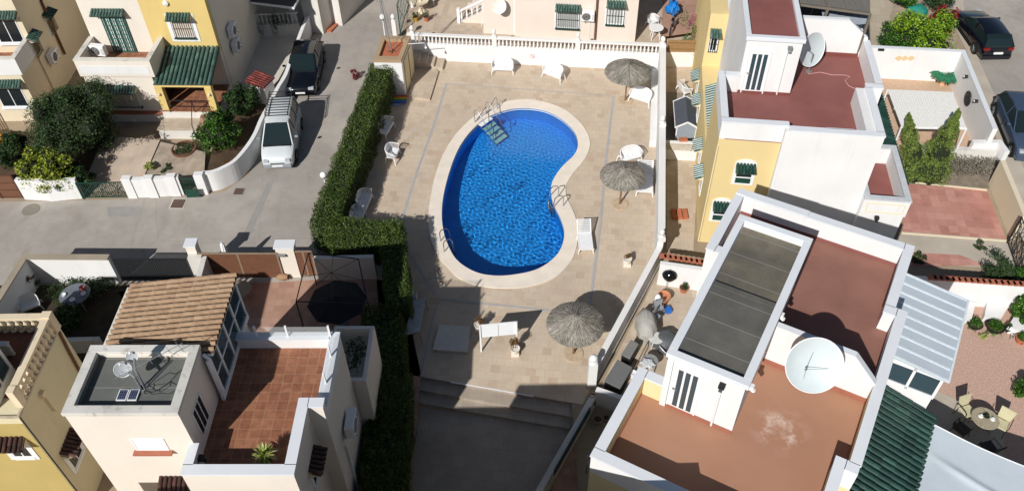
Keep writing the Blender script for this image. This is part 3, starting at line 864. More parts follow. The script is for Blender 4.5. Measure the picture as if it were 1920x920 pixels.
# left street with the lane going up between the houses
sheet('road', [(-400, 372), (-120, 378), (0, 378), (150, 376), (345, 368), (420, 360), (470, 325), (500, 240), (560, 130), (600, 40), (640, -60), (830, -60), (765, 20), (740, 125), (725, 160), (690, 240), (650, 340), (640, 470), (640, 530), (300, 530), (0, 540), (-400, 560)], .002, ASPH)
sheet('asphalt_patch', [(510, 323), (521, 323), (467, 448), (452, 448)], .006, PATCH)
# right street and its pavement
sheet('road', [(1800, -80), (2300, -80), (2500, 700), (1975, 420), (1915, 350), (1855, 180), (1795, 60)], .002, ASPH)
sheet('pavement', [(1772, -60), (1800, -60), (1812, 60), (1870, 190), (1925, 330), (2010, 470), (1930, 470), (1890, 400), (1868, 260), (1812, 95), (1785, 40)], .012, CONC)

sheet('asphalt_patch', [(200, 388), (262, 386), (268, 404), (204, 407)], .006, PATCH)
# deck
d0 = [(-7.4, 42.5), (8.75, 40.65), (6.62, 25.6), (3.05, 19.35)]
e0, e1 = at(1092, 758, 0), at(738, 697, 0)
deckpts = d0 + [(e0.x, e0.y), (e1.x, e1.y), (-5.6, 22.6), (-6.2, 26.6), (-8.3, 27.2)]
fill([deckpts, pout], .004, 'pool_deck', DECK, kind='structure')
def strip(name, pix, wd, mat, z=.008):
    mb = MB(); P = [at(x, y, z) for x, y in pix]
    for a, b in zip(P, P[1:]):
        d = (b - a).normalized(); n = Vector((-d.y, d.x, 0)) * wd / 2; a2, b2 = a - d * wd * .4, b + d * wd * .4
        z += .0007
        for q in (a2, b2): q.z = z
        mb.add([a2 - n, b2 - n, b2 + n, a2 + n], [(0, 1, 2, 3)])
    return struct(mb, name, mat)
strip('deck_joint', [(837, 157), (813, 236), (785, 313.5), (761.7, 384), (748, 434.7)], .11, JOINT)
strip('deck_joint', [(748, 434.7), (763.4, 468.4), (816, 551)], .09, JOINT, .012)
strip('deck_joint', [(837, 157), (1150, 180)], .05, JOINT, .014)
strip('deck_joint', [(1150, 182), (1136, 300), (1126, 418), (1108, 556), (1102, 600)], .11, JOINT, .016)
strip('deck_joint', [(827, 559), (860, 564), (927, 571), (1045, 583)], .09, JOINT, .020)
strip('deck_joint', [(820.6, 566), (810, 603), (795, 670), (789, 704)], .06, JOINT, .022)

# steps down to the lower path
def step(pa, pb, z):  return at(pa[0], pa[1], z), at(pb[0], pb[1], z)
S0a, S0b = step((738, 697), (1092, 758), .0); S1a, S1b = step((736, 721.5), (1080, 782), -.15); S2a, S2b = step((732, 745.5), (1068, 803), -.30)
mb = MB()
mb.prism([(S0a.x, S0a.y), (S0b.x, S0b.y), (S1b.x, S1b.y), (S1a.x, S1a.y)], -.6, -.15)
mb.prism([(S1a.x, S1a.y), (S1b.x, S1b.y), (S2b.x, S2b.y), (S2a.x, S2a.y)], -.6, -.30)
struct(mb, 'steps', PATHM)
mb = MB(); mb.add([S0a, S0b, S0b - Vector((0, 0, .6)), S0a - Vector((0, 0, .6))], [(0, 1, 2, 3)]); struct(mb, 'step_riser', PATHM)
mb = MB(); a, b = at(845, 714.8, .012), at(1000, 741.5, .012); d = Vector((.0, -.05, 0)); mb.add([a + d, b + d, b - d * .3, a - d * .3], [(0, 1, 2, 3)]); struct(mb, 'step_nosing', WHITE)
l0 = at(766, 751.5, -.45); r0 = at(1074, 806, -.45)
q = [at(690, 748, -.45), at(1120, 812, -.45), at(1010, 1000, -.45), at(640, 1000, -.45)]
fill([[(p.x, p.y) for p in q]], -.45, 'lower_path', PATHM, kind='structure')

# ---- the pool
def poolshell(lp, z0, z1, mb):
    n = len(lp); mb.add([(x, y, z1) for x, y in lp] + [(x, y, z0) for x, y in lp], [(i, (i + 1) % n, n + (i + 1) % n, n + i) for i in range(n)])
pool = thing('swimming_pool', 'kidney shaped pool with bright blue mosaic and pale stone edge in the tiled deck', 'swimming pool', (0.1, 31.0, -1.3))
def mosaic():
    n = Nodes('blue_mosaic'); vec = n.coord()
    br = n.n('ShaderNodeTexBrick', offset=0); n.l(vec, br.inputs['Vector']); br.inputs['Scale'].default_value = 1
    br.inputs['Brick Width'].default_value = .3; br.inputs['Row Height'].default_value = .3; br.inputs['Mortar Size'].default_value = .008
    br.inputs['Color1'].default_value = (0.016, .325, .88, 1); br.inputs['Color2'].default_value = (0.021, .36, .94, 1); br.inputs['Mortar'].default_value = (.03, .30, .85, 1)
    n.base(br.outputs['Color']); n.b.inputs['Roughness'].default_value = .5
    return n.m
MOS = mosaic()
mb = MB(); poolshell(pin, -1.25, .0, mb); n_ = len(pin)
wallo = mb.build('pool_wall', MOS, pool, world=True)
fl = MB(); fl.add([(x, y, -1.25) for x, y in pin], [tuple(range(n_))]); floor = fl.build('pool_floor', MOS, pool, world=True)
cop = fill([pout, pin], .045, 'coping', COPING); WM[cop.name] = WM[pool.name]
for v in cop.data.vertices: v.co = WM[pool.name].inverted() @ v.co
cop.parent = pool
mb = MB(); poolshell(pout, -.02, .045, mb); poolshell(pin, -.06, .045, mb); mb.build('coping_edge', COPING, pool, world=True)
wl = MB(); poolshell([(x * .9965 + .2 * .0035, y * .9965 + 31.0 * .0035) for x, y in pin], -.14, -.05, wl); wl.build('water_line_tiles', TRIM, pool, world=True)
# water surface: a real rippled sheet
def inside(x, y, lp):
    c = False; j = len(lp) - 1
    for i in range(len(lp)):
        xi, yi = lp[i]; xj, yj = lp[j]
        if (yi > y) != (yj > y) and x < (xj - xi) * (y - yi) / (yj - yi) + xi: c = not c
        j = i
    return c
def ripple(X, Y):
    rs = np.random.RandomState(4); Z = np.zeros_like(X)
    for k in range(46):
        lam = rs.uniform(.12, .31); a = rs.normal(.9, 1.6); kx, ky = cos(a) * 2 * pi / lam, sin(a) * 2 * pi / lam
        Z += lam * .0105 * np.sin(kx * X + ky * Y + rs.uniform(0, 6.3) + .8 * np.sin(.9 * X + rs.uniform(0, 6)) + .8 * np.sin(.8 * Y + rs.uniform(0, 6)))
    return Z / sqrt(46 / 8) * AMP * (.45 + .55 / (1 + np.exp((Y - 32.6 + (X - 0) * .55) / .7)))
AMP = .22
g = .02
xs = np.arange(-4.3, 4.4, g); ys = np.arange(24.7, 37.8, g)
X, Y = np.meshgrid(xs, ys); Z = ripple(X, Y)
lp = np.array(pin)
def inmask(X, Y):
    m = np.zeros(X.shape, bool); j = len(lp) - 1
    for i in range(len(lp)):
        xi, yi = lp[i]; xj, yj = lp[j]
        c = ((yi > Y) != (yj > Y)) & (X < (xj - xi) * (Y - yi) / (yj - yi + 1e-12) + xi); m ^= c; j = i
    return m
from numpy import roll
ins = inmask(X, Y); near = ins.copy()
for dx in (-1, 0, 1):
    for dy in (-1, 0, 1): near |= roll(roll(ins, dx, 1), dy, 0)
idx = -np.ones(X.shape, int); cnt = 0
sel = np.argwhere(near); idx[near] = np.arange(near.sum())
V = np.stack([X[near], Y[near], Z[near] - .09], 1)
q = near[:-1, :-1] & near[1:, :-1] & near[:-1, 1:] & near[1:, 1:]
r, c = np.nonzero(q)
F = np.stack([idx[r, c], idx[r, c + 1], idx[r + 1, c + 1], idx[r + 1, c]], 1)
me = bpy.data.meshes.new('water'); me.from_pydata(V.tolist(), [], F.tolist()); me.shade_smooth()
water = bpy.data.objects.new('water', me); COL.objects.link(water); water['kind'] = 'structure'
def watermat():
    n = Nodes('pool_water')
    n.base((.88, .97, 1, 1)); n.b.inputs['Roughness'].default_value = 0.0; n.b.inputs['IOR'].default_value = 1.33
    n.b.inputs['Transmission Weight'].default_value = 1
    return n.m
me.materials.append(watermat())
water.cycles.is_caustics_caster = True; floor.cycles.is_caustics_receiver = True; wallo.cycles.is_caustics_receiver = True
sun.cycles.is_caustics_light = True
# ------------------------------------------------------------------ houses
FLOOR_RED = plain('maroon_roof_paint', '87544e', .75, var=.13, scale=.9, bump=.2)
FLOOR_PINK = plain('faded_maroon_roof_paint', '8c6255', .75, var=.13, scale=.9, bump=.2)
def stained_orange():
    n = Nodes('orange_roof_paint'); c = lin('a87a60')
    f = n.noise(.5, 5); col = n.mix(n.ramp(f, [(.3, (0, 0, 0)), (.7, (1, 1, 1))]), sc(c, .95), lin('ad8268'))
    v = n.noise(1.0, 5, n.coord((1, 1, 1)), .6)
    mp = n.n('ShaderNodeVectorMath', operation='DISTANCE'); n.l(n.n('ShaderNodeNewGeometry').outputs['Position'], mp.inputs[0])
    mp.inputs[1].default_value = tuple(HR.w(4.35, 3.9, 6.0))
    ring = n.ramp(mp.outputs['Value'], [(0, (.2, .2, .2)), (.42, (.9, .9, .9)), (.62, (.25, .25, .25)), (1.0, (0, 0, 0))])
    wisp = n.ramp(n.noise(2.2, 7, None, .7), [(.48, (0, 0, 0)), (.66, (1, 1, 1))])
    k = n.mix(1.0, ring, wisp, 'MULTIPLY'); n.base(n.mix(k, col, lin('d9c4b6')))
    n.b.inputs['Roughness'].default_value = .8; n.bump(n.noise(20), .2, .01); return n.m
def felt(name, a, b, rot):
    n = Nodes(name); v = n.coord((1, 1, 1), rot); f = n.noise(.9, 6, v, .6)
    c = n.mix(n.ramp(f, [(.36, (0, 0, 0)), (.66, (1, 1, 1))]), lin(a), lin(b))
    br = n.n('ShaderNodeTexBrick', offset=.5); n.l(v, br.inputs['Vector']); br.inputs['Scale'].default_value = 1
    br.inputs['Brick Width'].default_value = 6; br.inputs['Row Height'].default_value = 1.0; br.inputs['Mortar Size'].default_value = .012
    c = n.mix(br.outputs['Fac'], c, lin('8d8a84')); g = n.noise(14, 5)
    c = n.mix(n.ramp(g, [(.35, (0, 0, 0)), (.65, (1, 1, 1))]), n.mix(1.0, c, (.9, .9, .9, 1), 'MULTIPLY'), c)
    n.base(c); n.b.inputs['Roughness'].default_value = .7; n.bump(g, .3, .01); return n.m
HR = Frame(2.094, 12.301, .519); HT = Frame(8.46, 27.057, .140); HB = Frame(-12.217, 12.964, .018)
HL = Frame(-21.762, 36.799, .0437); HY = Frame(-15.06, 14.47, 0.0); HX = Frame(-24.9, 36.97, 0.0)
ORANGE = stained_orange(); FELT_A = felt('roof_felt', '55544f', '6a675f', 0); FELT_B = felt('brown_roof_felt', '5c594f', '787060', 0)
FELT_C = felt('grey_roof_felt', '5f625e', '6f706a', 0)

def house(name, label, fr, cat='house', z=0): 
    t = thing(name, label, cat, tuple(fr.o), -fr.yaw); return t
def parapet(h, boxes, caps, z0=5.98, z1=6.80, m=None, cm=None, over=.025, zc=.07):
    mb = MB()
    for b in boxes: mb.box(*b, z0, z1)
    p = mb.build('parapet', m or WHITE, h)
    mb = MB()
    for b in caps: mb.box(b[0] - over * (len(b) < 5), b[1] + over * (len(b) < 5), b[2] - over, b[3] + over, z1, z1 + zc + (b[4] if len(b) > 4 else 0))
    mb.build('coping', cm or CAPW, p); return p
def ringcap(mb, u0, u1, v0, v1, t, z0, z1):
    mb.box(u0, u1, v0, v0 + t, z0, z1); mb.box(u0, u1, v1 - t, v1, z0, z1); mb.box(u0, u0 + t, v0 + t, v1 - t, z0, z1); mb.box(u1 - t, u1, v0 + t, v1 - t, z0, z1)
def roofdoor(h, face, a, c, z, w=.86, hgt=2.05, handle=-1):
    M = wallM(face, a, c, z); f = MB()
    f.box(-w / 2, w / 2, -.03, .02, 0, hgt, M); d = f.build('door', TRIM, h)
    g = MB(); sw = w * .185
    for k in (-1, 0, 1): x = k * w * .27 + .02; g.box(x - sw / 2, x + sw / 2, -.036, -.02, .16, hgt - .12, M)
    g.build('pane', GLASSL, d)
    k = MB(); k.bar(M @ Vector((handle * w * .42, -.07, 1.0)), M @ Vector((handle * w * .26, -.07, 1.0)), .03); k.bar(M @ Vector((handle * w * .42, -.03, 1.0)), M @ Vector((handle * w * .42, -.08, 1.0)), .03)
    k.build('handle', GREYMET, d)
    s = MB(); s.box(-w / 2 - .05, -w / 2, -.05, .02, 0, hgt + .05, M); s.box(w / 2, w / 2 + .05, -.05, .02, 0, hgt + .05, M); s.box(-w / 2, w / 2, -.05, .02, hgt, hgt + .05, M); s.build('frame', TRIM, d)
    return d
def walllight(h, face, a, c, z, m=None):
    M = wallM(face, a, c, z); b = MB(); b.box(-.09, .09, -.16, -.0, -.06, .08, M); b.bar(M @ Vector((0, -.08, -.05)), M @ Vector((0, -.2, -.13)), .1)
    return b.build('wall_light', m or DARKMETAL, h, bevel=.01)

# ===== the white and yellow house in front on the right
h = house('terraced_house', 'yellow and white house at lower right with an orange roof terrace', HR)
mb = MB(); mb.prism([(0, 0), (6.24, 0), (6.24, 2.95), (6.62, 2.95), (6.62, 3.4), (0, 3.4)], -.6, 5.98); mb.build('wall', YELLOW2, h)
mb = MB(); mb.box(.88, 6.62, 3.4, 9.1, -.6, 5.98); mb.box(.05, 6.24, 9.1, 12.5, -.6, 5.98); mb.box(6.24, 6.62, 9.1, 9.4, -.6, 5.98); mb.build('wall', WHITE, h, label='white rear wall')
t = .27
mb = MB()
parapet(h, [(0, 6.24, 0, t), (0, t, t, 3.4), (t, .88, 3.14, 3.4), (5.97, 6.24, t, 3.22), (6.24, 6.62, 2.95, 3.22), (6.35, 6.62, 3.22, 9.42), (5.97, 6.35, 9.12, 9.42),
            (5.97, 6.24, 9.42, 12.5), (.05, 5.97, 12.23, 12.5), (.05, .32, 9.1, 12.23), (.32, .88, 9.1, 9.37)],
        [(0, 6.24, 0, t), (0, t, t + .03, 3.4), (t + .03, .85, 3.14, 3.4), (5.97, 6.24, t + .03, 3.22), (6.27, 6.59, 2.95, 3.22), (6.35, 6.62, 3.25, 9.42), (5.97, 6.32, 9.12, 9.42), (5.97, 6.24, 9.45, 12.5), (2.69, 5.94, 12.23, 12.5), (.05, 2.66, 12.23, 12.5, .03), (.05, .32, 9.1, 12.2), (.35, .85, 9.1, 9.37)], m=WHITE)
mb = MB(); mb.box(t, t + .004, t, 3.14, 6.01, 6.78); mb.box(t + .004, 5.97, t, t + .004, 6.01, 6.78); mb.box(t + .004, .88, 3.136, 3.14, 6.01, 6.78); mb.box(5.966, 5.97, t + .004, 2.95, 6.01, 6.78); mb.box(6.345, 6.35, 3.25, 6.1, 6.01, 6.78)
mb.build('inner_render', YELLOW2, h)
mb = MB(); mb.box(t, 5.97, t, 3.14, 5.98, 6.005); mb.box(3.1, 6.35, 3.14, 6.1, 5.98, 6.005); mb.build('terrace_floor', ORANGE, h)
mb = MB(); mb.box(3.1, 6.35, 6.1, 9.12, 5.98, 6.005); mb.box(.32, 5.97, 9.37, 12.23, 5.98, 6.005); mb.box(3.1, 5.97, 9.12, 9.37, 5.98, 6.005); mb.build('terrace_floor', FLOOR_PINK, h)
mb = MB()   # upturned skirting
SK = plain('skirting_paint', '9c6450', .7)
for b in ((3.14, 6.35, 6.03, 6.1, 6.16), (.95, 3.13, 3.06, 3.10, 6.12), (t, t + .03, t, 3.1, 6.1), (6.32, 6.35, 3.3, 6.0, 6.12)): MB().box(*b[:4], 6.005, b[4]).build('skirting', SK, h)
for b in ((.35, 5.97, 12.19, 12.23, 6.12), (5.94, 5.97, 9.45, 12.19, 6.1)): MB().box(*b[:4], 6.005, b[4]).build('skirting', FLOOR_RED, h)
# dividing wall with a sloped shoulder
def divider(h, v0, v1, u0, ub, uc, zt, ze, m=WHITE):
    P = [(u0, 5.9), (uc, 5.9), (uc, ze), (ub, zt), (u0, zt)]
    mb = MB(); V = [(u, v0, z) for u, z in P] + [(u, v1, z) for u, z in P]; n = 5
    mb.add(V, [tuple(range(n)), tuple(range(2 * n - 1, n - 1, -1))] + [(i, n + i, n + (i + 1) % n, (i + 1) % n) for i in range(n)])
    d = mb.build('dividing_wall', m, h)
    c = MB()
    c.bar((u0, (v0 + v1) / 2, zt + .02), (ub, (v0 + v1) / 2, zt + .02), v1 - v0 + .05, .05); c.bar((ub, (v0 + v1) / 2, zt + .02), (uc - .02, (v0 + v1) / 2, ze + .02), v1 - v0 + .05, .05)
    c.build('coping', CAPW, d)
divider(h, 6.1, 6.25, 3.1, 5.55, 6.36, 7.75, 6.9)
# stair tower
mb = MB(); mb.box(.88, 3.13, 3.12, 9.45, 5.98, 8.16); ringcap(mb, .88, 3.13, 3.12, 9.45, .16, 8.16, 8.3); mb.box(.88, 1.06, 3.04, 3.12, 5.98, 8.3); mb.build('stair_tower', WHITE, h)
mb = MB(); ringcap(mb, .80, 3.22, 3.06, 9.5, .24, 8.3, 8.48); mb.build('tower_coping', CAPW, h, bevel=.01)
mb = MB(); mb.box(1.04, 2.98, 6.45, 9.29, 8.16, 8.18); mb.build('tower_roof', FELT_B, h)
mb = MB(); mb.box(1.04, 2.98, 3.28, 6.45, 8.16, 8.28); tr = mb.build('tower_roof', FELT_A, h)
mb = MB(); mb.box(1.045, 2.975, 6.30, 6.47, 8.275, 8.315); mb.build('roof_lip', FELT_A, tr)
roofdoor(h, 'S', 1.52, 3.12, 6.02, .80)
mb = MB(); mb.tube([(2.52, 3.05, 8.12), (2.52, 3.05, 6.05)], .035, 8); mb.build('downpipe', TRIM, h)
walllight(h, 'S', 2.52, 3.1, 8.08)
walllight(h, 'E', 6.45, 3.13, 7.9, TRIM); walllight(h, 'E', 3.9, 3.13, 7.4, TRIM)
# lower windows under the front parapet
window(h, 'S', 1.5, 0, 4.0, .8, .9, bars=DARKGREEN, hood=GTILE2)
mb = MB(); mb.tube([(-.03, .10, 6.5), (-.12, .04, 6.3), (-.12, .1, 5.6)], .02, 6); mb.build('cable', DARKMETAL, h)
walllight(h, 'W', .25, 0, 6.45)
# conservatory on the upper floor
mb = MB(); mb.box(6.62, 8.45, 9.15, 12.75, -.2, 3.7); cb = mb.build('wall', WHITE, h, label='white wall under the conservatory')
cons = MB(); fz0, fz1 = 3.7, 5.0
for u in (6.66, 7.55, 8.40): cons.box(u, u + .09, 9.12, 9.2, fz0, 4.9)
cons.box(6.75, 8.40, 9.12, 9.2, fz0, 3.82); cons.box(6.75, 8.40, 9.12, 9.2, 4.72, 4.9)
for v in (10.3, 11.5, 12.7): cons.box(8.40, 8.48, v - .04, v + .04, fz0, 4.9)
cons.box(8.40, 8.48, 9.2, 12.7, fz0, 3.82); cons.box(8.40, 8.48, 9.2, 12.7, 4.72, 4.9)
cf = cons.build('conservatory_frame', TRIM, h)
g = MB(); g.box(6.75, 8.40, 9.16, 9.17, 3.82, 4.72); g.box(8.435, 8.445, 9.2, 12.7, 3.82, 4.72); g.build('pane', GLASSL, cf)
rp = MB(); V = lambda u, v, d=0: (u, v, 5.18 - (u - 6.4) * .12 + d)
rp.add([V(6.28, 9.0), V(8.62, 9.0), V(8.62, 12.92), V(6.28, 12.92), V(6.28, 9.0, -.06), V(8.62, 9.0, -.06), V(8.62, 12.92, -.06), V(6.28, 12.92, -.06)], [(0, 1, 2, 3), (7, 6, 5, 4), (0, 4, 5, 1), (1, 5, 6, 2), (2, 6, 7, 3), (3, 7, 4, 0)])
rf = rp.build('conservatory_roof', plain('ribbed_white_sheet', 'b4bec6', .5, var=.05, scale=1, spec=.5), h)
rb = MB()
for k in range(9): v = 9.03 + k * .482; rb.bar(V(6.3, v, .008), V(8.6, v, .008), .035, .03); rb.bar(V(6.3, v + .06, .004), V(8.6, v + .06, .004), .02, .02)
rb.bar(V(8.6, 9.0, .01), V(8.6, 12.92, .01), .07, .09); rb.build('roof_rib', plain('rib_white', 'd5dce0', .5), rf)
# green tiled porch roof
mb = MB(); tile_roof(mb, HRP0 if False else (6.64, 9.1, 3.62), (0, -1, 0), (1, 0, -.30), 7.6, 2.25, .235, .42); mb.build('porch_roof', GTILE2, h)
mb = MB(); mb.box(6.62, 8.6, 1.6, 1.8, 0, 3.1); mb.box(8.3, 8.6, 1.6, 9.1, 2.5, 2.9); mb.box(8.3, 8.6, 5.0, 5.3, 0, 2.5); mb.build('porch_wall', YELLOW2, h)
HOUSE_R = h

dish('satellite_dish', 'huge pale round satellite dish over the orange roof terrace', 'satellite dish', HR.w(4.55, 5.12, 7.92), .82, radians(184), radians(36), depth=.24, mount=HR.w(4.55, 5.95, 6.01), feed=1)

# ===== yellow and white house behind on the right
h = house('terraced_house', 'yellow house with maroon roof terrace and a white stair tower at upper right', HT)
mb = MB(); mb.box(0, 2.47, .08, 3.55, 0, 5.98); mb.box(0, .86, 3.55, 17.0, 0, 3.0); mb.box(0, .86, 9.7, 17.0, 3.0, 5.98); mb.build('wall', YELLOW, h)
mb = MB(); mb.box(2.47, 6.24, -.19, 3.3, 0, 5.98); mb.box(.86, 6.7, 3.55, 13, 0, 5.98); mb.box(2.47, 6.7, 3.3, 3.55, 0, 5.98); mb.build('wall', WHITE, h, label='off white gable wall')
t = .24
parapet(h, [(0, 2.6, .08, .32), (2.47, 6.24, -.19, .06), (0, t, .32, 3.55), (t, .86, 3.33, 3.55), (5.6, 6.24, .06, 3.05), (6.03, 6.7, 3.05, 3.32), (6.45, 6.7, 3.32, 6.65)],
        [(0, 2.6, .08, .32), (2.63, 6.24, -.19, .06), (0, t, .35, 3.55), (t + .03, .86, 3.33, 3.55), (6.0, 6.24, .09, 3.02), (6.03, 6.7, 3.05, 3.32), (6.45, 6.7, 3.35, 6.65)], m=WHITE, cm=CAPW)
mb = MB(); mb.box(t, 6.0, .06, 3.35, 5.981, 6.005); mb.box(3.1, 6.45, 3.35, 6.65, 5.981, 6.005); mb.build('terrace_floor', FLOOR_RED, h)
mb = MB(); mb.box(4.05, 5.1, .06, .12, 6.005, 6.87); mb.build('parapet_vent', CAPW, h)
DSK = plain('dark_skirting', '7a443e', .7); MB().box(3.15, 6.4, 6.58, 6.65, 6.005, 6.16).build('skirting', DSK, h); MB().box(.9, 3.1, 3.31, 3.35, 6.005, 6.12).build('skirting', DSK, h)
divider(h, 6.65, 6.80, 3.1, 5.6, 6.62, 7.78, 6.95)
mb = MB(); mb.box(.86, 3.1, 3.35, 10, 5.98, 8.6); mb.build('stair_tower', WHITE, h)
mb = MB(); ringcap(mb, .80, 3.18, 3.27, 10.1, .22, 8.6, 8.78); mb.build('tower_coping', CAPW, h, bevel=.01)
mb = MB(); mb.box(1.0, 2.97, 3.4, 9.9, 8.6, 8.62); mb.build('tower_roof', FLOOR_RED, h)
roofdoor(h, 'S', 1.5, 3.35, 6.02, .86)
mb = MB(); mb.tube([(2.55, 3.28, 8.3), (2.55, 3.28, 6.05)], .03, 8); mb.build('downpipe', TRIM, h)
walllight(h, 'S', 2.62, 3.33, 8.35, GREYMET)
def archwin(h, a, c, z, w, hh, g, label=None):
    M = wallM('S', a, c, z); pts = [(-w / 2 - .14, -.12)]; n = 8
    for k in range(n + 1):
        q = pi - pi * k / n; pts.append(((w / 2 + .14) * cos(q), hh + .28 + .26 * sin(q)))
    pts.append((w / 2 + .14, -.12)); m = len(pts)
    mb = MB(); mb.add([M @ Vector((x, -.03, zz)) for x, zz in pts] + [M @ Vector((x, .02, zz)) for x, zz in pts], [tuple(range(m))] + [(i, (i + 1) % m, m + (i + 1) % m, m + i) for i in range(m)])
    f = mb.build('window', TRIM, h, label=label); MB().box(-w / 2, w / 2, -.045, -.02, 0, hh, M).build('pane', GLASS, f)
    b = MB()
    b.box(-w / 2, w / 2, -.06, -.045, hh * .38, hh * .46, M); b.build('frame', TRIM, f)
    s = MB(); s.box(-w / 2, w / 2, -.07, -.04, 0, hh * .3, M); s.build('shutter', g, f)
    t = MB(); R = M.to_3x3(); tile_roof(t, M @ Vector((-w / 2 - .1, -.02, hh + .3)), R @ Vector((1, 0, 0)), R @ Vector((0, -1, -.8)), w + .2, .42, .13, .22, .06); t.build('hood', GTILE2, f)
archwin(h, 1.32, .08, 3.75, .62, .72, DARKGREEN)
archwin(h, .72, .08, 1.5, .6, .75, DARKGREEN)
mb = MB(); mb.tube([(.02, .03, 5.6), (.02, .03, .1)], .035, 8); mb.build('downpipe', YELLOW2, h)
for (px_, py_) in ((1303, 132), (1316, 178), (1316, 262), (1310, 312)):
    u, v = HT.uv(px_, py_, 2.5); window(h, 'W', v, 0, 1.1, .6, .9, surround=.08, hood=GTILE, hoodw=.85, hoodout=.38)
mb = MB(); tile_roof(mb, (.86, 7.6, 3.55), (0, -1, 0), (-1, 0, -.45), 3.9, .82, .19, .30); mb.build('porch_roof', GTILE, h)
window(h, 'S', .38, 9.7, 3.9, .36, .9, surround=.06, hood=GTILE, hoodw=.55, bars=DARKMETAL, nb=4)
# low balcony at the side
mb = MB(); mb.box(6.7, 8.05, -.45, 3.0, 0, 3.0); mb.box(6.24, 6.7, -.45, 2.9, 0, 3.0); mb.build('balcony_base', WHITE, h)
mb = MB(); ringcap(mb, 6.24, 8.1, -.5, 3.1, .22, 3.0, 3.82); bp = mb.build('balcony_parapet', WHITE, h)
mb = MB(); ringcap(mb, 6.24, 8.12, -.53, 3.12, .25, 3.82, 3.9); mb.build('coping', plain('grey_coping', 'bfc2c4', .8), bp)
mb = MB(); mb.box(6.4, 7.9, -.3, 2.9, 3.0, 3.02); mb.build('balcony_floor', FLOOR_RED, h)
mb = MB()
for b in ((6.42, 7.95, 3.62, 3.66), (6.42, 7.95, 3.14, 3.18)): mb.box(b[0], b[1], -.512, -.5, b[2], b[3])
for u in (6.42, 7.91): mb.box(u, u + .04, -.512, -.5, 3.18, 3.62)
mb.build('painted_border', YELLOW2, h)
walllight(h, 'S', 7.0, -.45, 2.85)
mb = MB(); tile_roof(mb, (6.72, 9.5, 3.5), (0, -1, 0), (1, 0, -.38), 6.35, 2.1, .22, .42); tile_roof(mb, (8.14, 3.1, 2.96), (0, -1, 0), (1, 0, -.38), 1.3, .6, .22, .3); mb.build('porch_roof', GTILE2, h)
mb = MB(); mb.box(6.7, 8.3, 3.1, 9.4, 0, 2.7); mb.build('porch_wall', YELLOW, h)
mb = MB(); hose = [(4.05, 5.0), (4.6, 5.2), (5.1, 5.05), (5.65, 5.1), (5.85, 5.0), (5.6, 4.7), (5.7, 4.3), (6.1, 4.0), (6.4, 3.7)]
HOUSE_T = h
mb.tube([HT.w(u, v, 6.02) for u, v in hose], .012, 5)
tag(mb.build('antenna_cable', plain('pink_cable', 'd3a49c', .6)), 'pale cable curling over the maroon roof terrace', 'cable')
dish('satellite_dish', 'tilted oval white dish seen edge on beside the white stair tower of the maroon terrace', 'satellite dish', HT.w(*HT.uv(1521, 93, 7.05), 7.05), .74, radians(150), radians(18), depth=.14, mount=HT.w(4.1, 5.2, 6.01), feed=0)

# ===== house at the lower left with the tiled roof terrace
h = house('terraced_house', 'cream house at lower left with terracotta terrace and sand coloured tile roof', HB)
mb = MB(); mb.box(0, 3.11, 0, 2.24, 0, 8.1); mb.box(0, 3.11, 0, .2, 8.1, 8.3); mb.box(0, 3.11, 2.05, 2.24, 8.1, 8.3); mb.box(0, .2, .2, 2.05, 8.1, 8.3); mb.box(2.9, 3.11, .2, 2.05, 8.1, 8.3); mb.box(3.11, 6.12, -.96, 1.22, 0, 5.98); mb.box(3.11, 6.57, 1.22, 4.24, 0, 5.98); mb.box(-.3, 3.11, 2.24, 5.4, 0, 5.98); mb.box(3.02, 3.11, -.96, 0, 0, 5.98); mb.build('wall', CREAM, h)
t = .27
parapet(h, [(3.02, 6.12, -.96, -.69), (3.02, 3.25, -.69, 0), (5.85, 6.12, -.69, 1.49), (6.12, 6.57, 1.22, 1.49)],
        [(3.02, 6.12, -.96, -.69), (3.02, 3.25, -.66, -.02), (5.85, 6.12, -.66, 1.49), (6.15, 6.57, 1.22, 1.49)], m=CREAM)
parapet(h, [(6.30, 6.57, 1.49, 4.24), (3.3, 6.30, 3.99, 4.24)], [(6.30, 6.57, 1.52, 4.24), (3.3, 6.27, 3.99, 4.24)], z1=6.42, m=WHITE)
mb = MB(); mb.box(3.11, 5.85, -.69, 1.49, 5.98, 6.005); mb.box(3.11, 6.30, 1.49, 3.99, 5.98, 6.005); mb.build('terrace_floor', TERRAF, h)
# glass screen
gs = MB(); gpost = MB()
GLZ = Nodes('clear_glass_screen'); GLZ.base((.8, .85, .85, 1)); GLZ.b.inputs['Roughness'].default_value = .05; GLZ.b.inputs['Alpha'].default_value = .14; GLZ = GLZ.m
for u in (3.95, 4.95, 6.3): gpost.bar((u, 4.1, 6.45), (u, 4.1, 7.0), .06, .05)
for v in (2.3, 3.3): gpost.bar((6.44, v, 6.45), (6.44, v, 7.0), .05, .05)
gp_ = gpost.build('screen_post', TRIM, h); 
gs.box(3.4, 6.3, 4.095, 4.105, 6.48, 6.95); gs.box(6.435, 6.445, 1.6, 4.0, 6.48, 6.95); gs.build('glass_screen', GLZ, gp_)
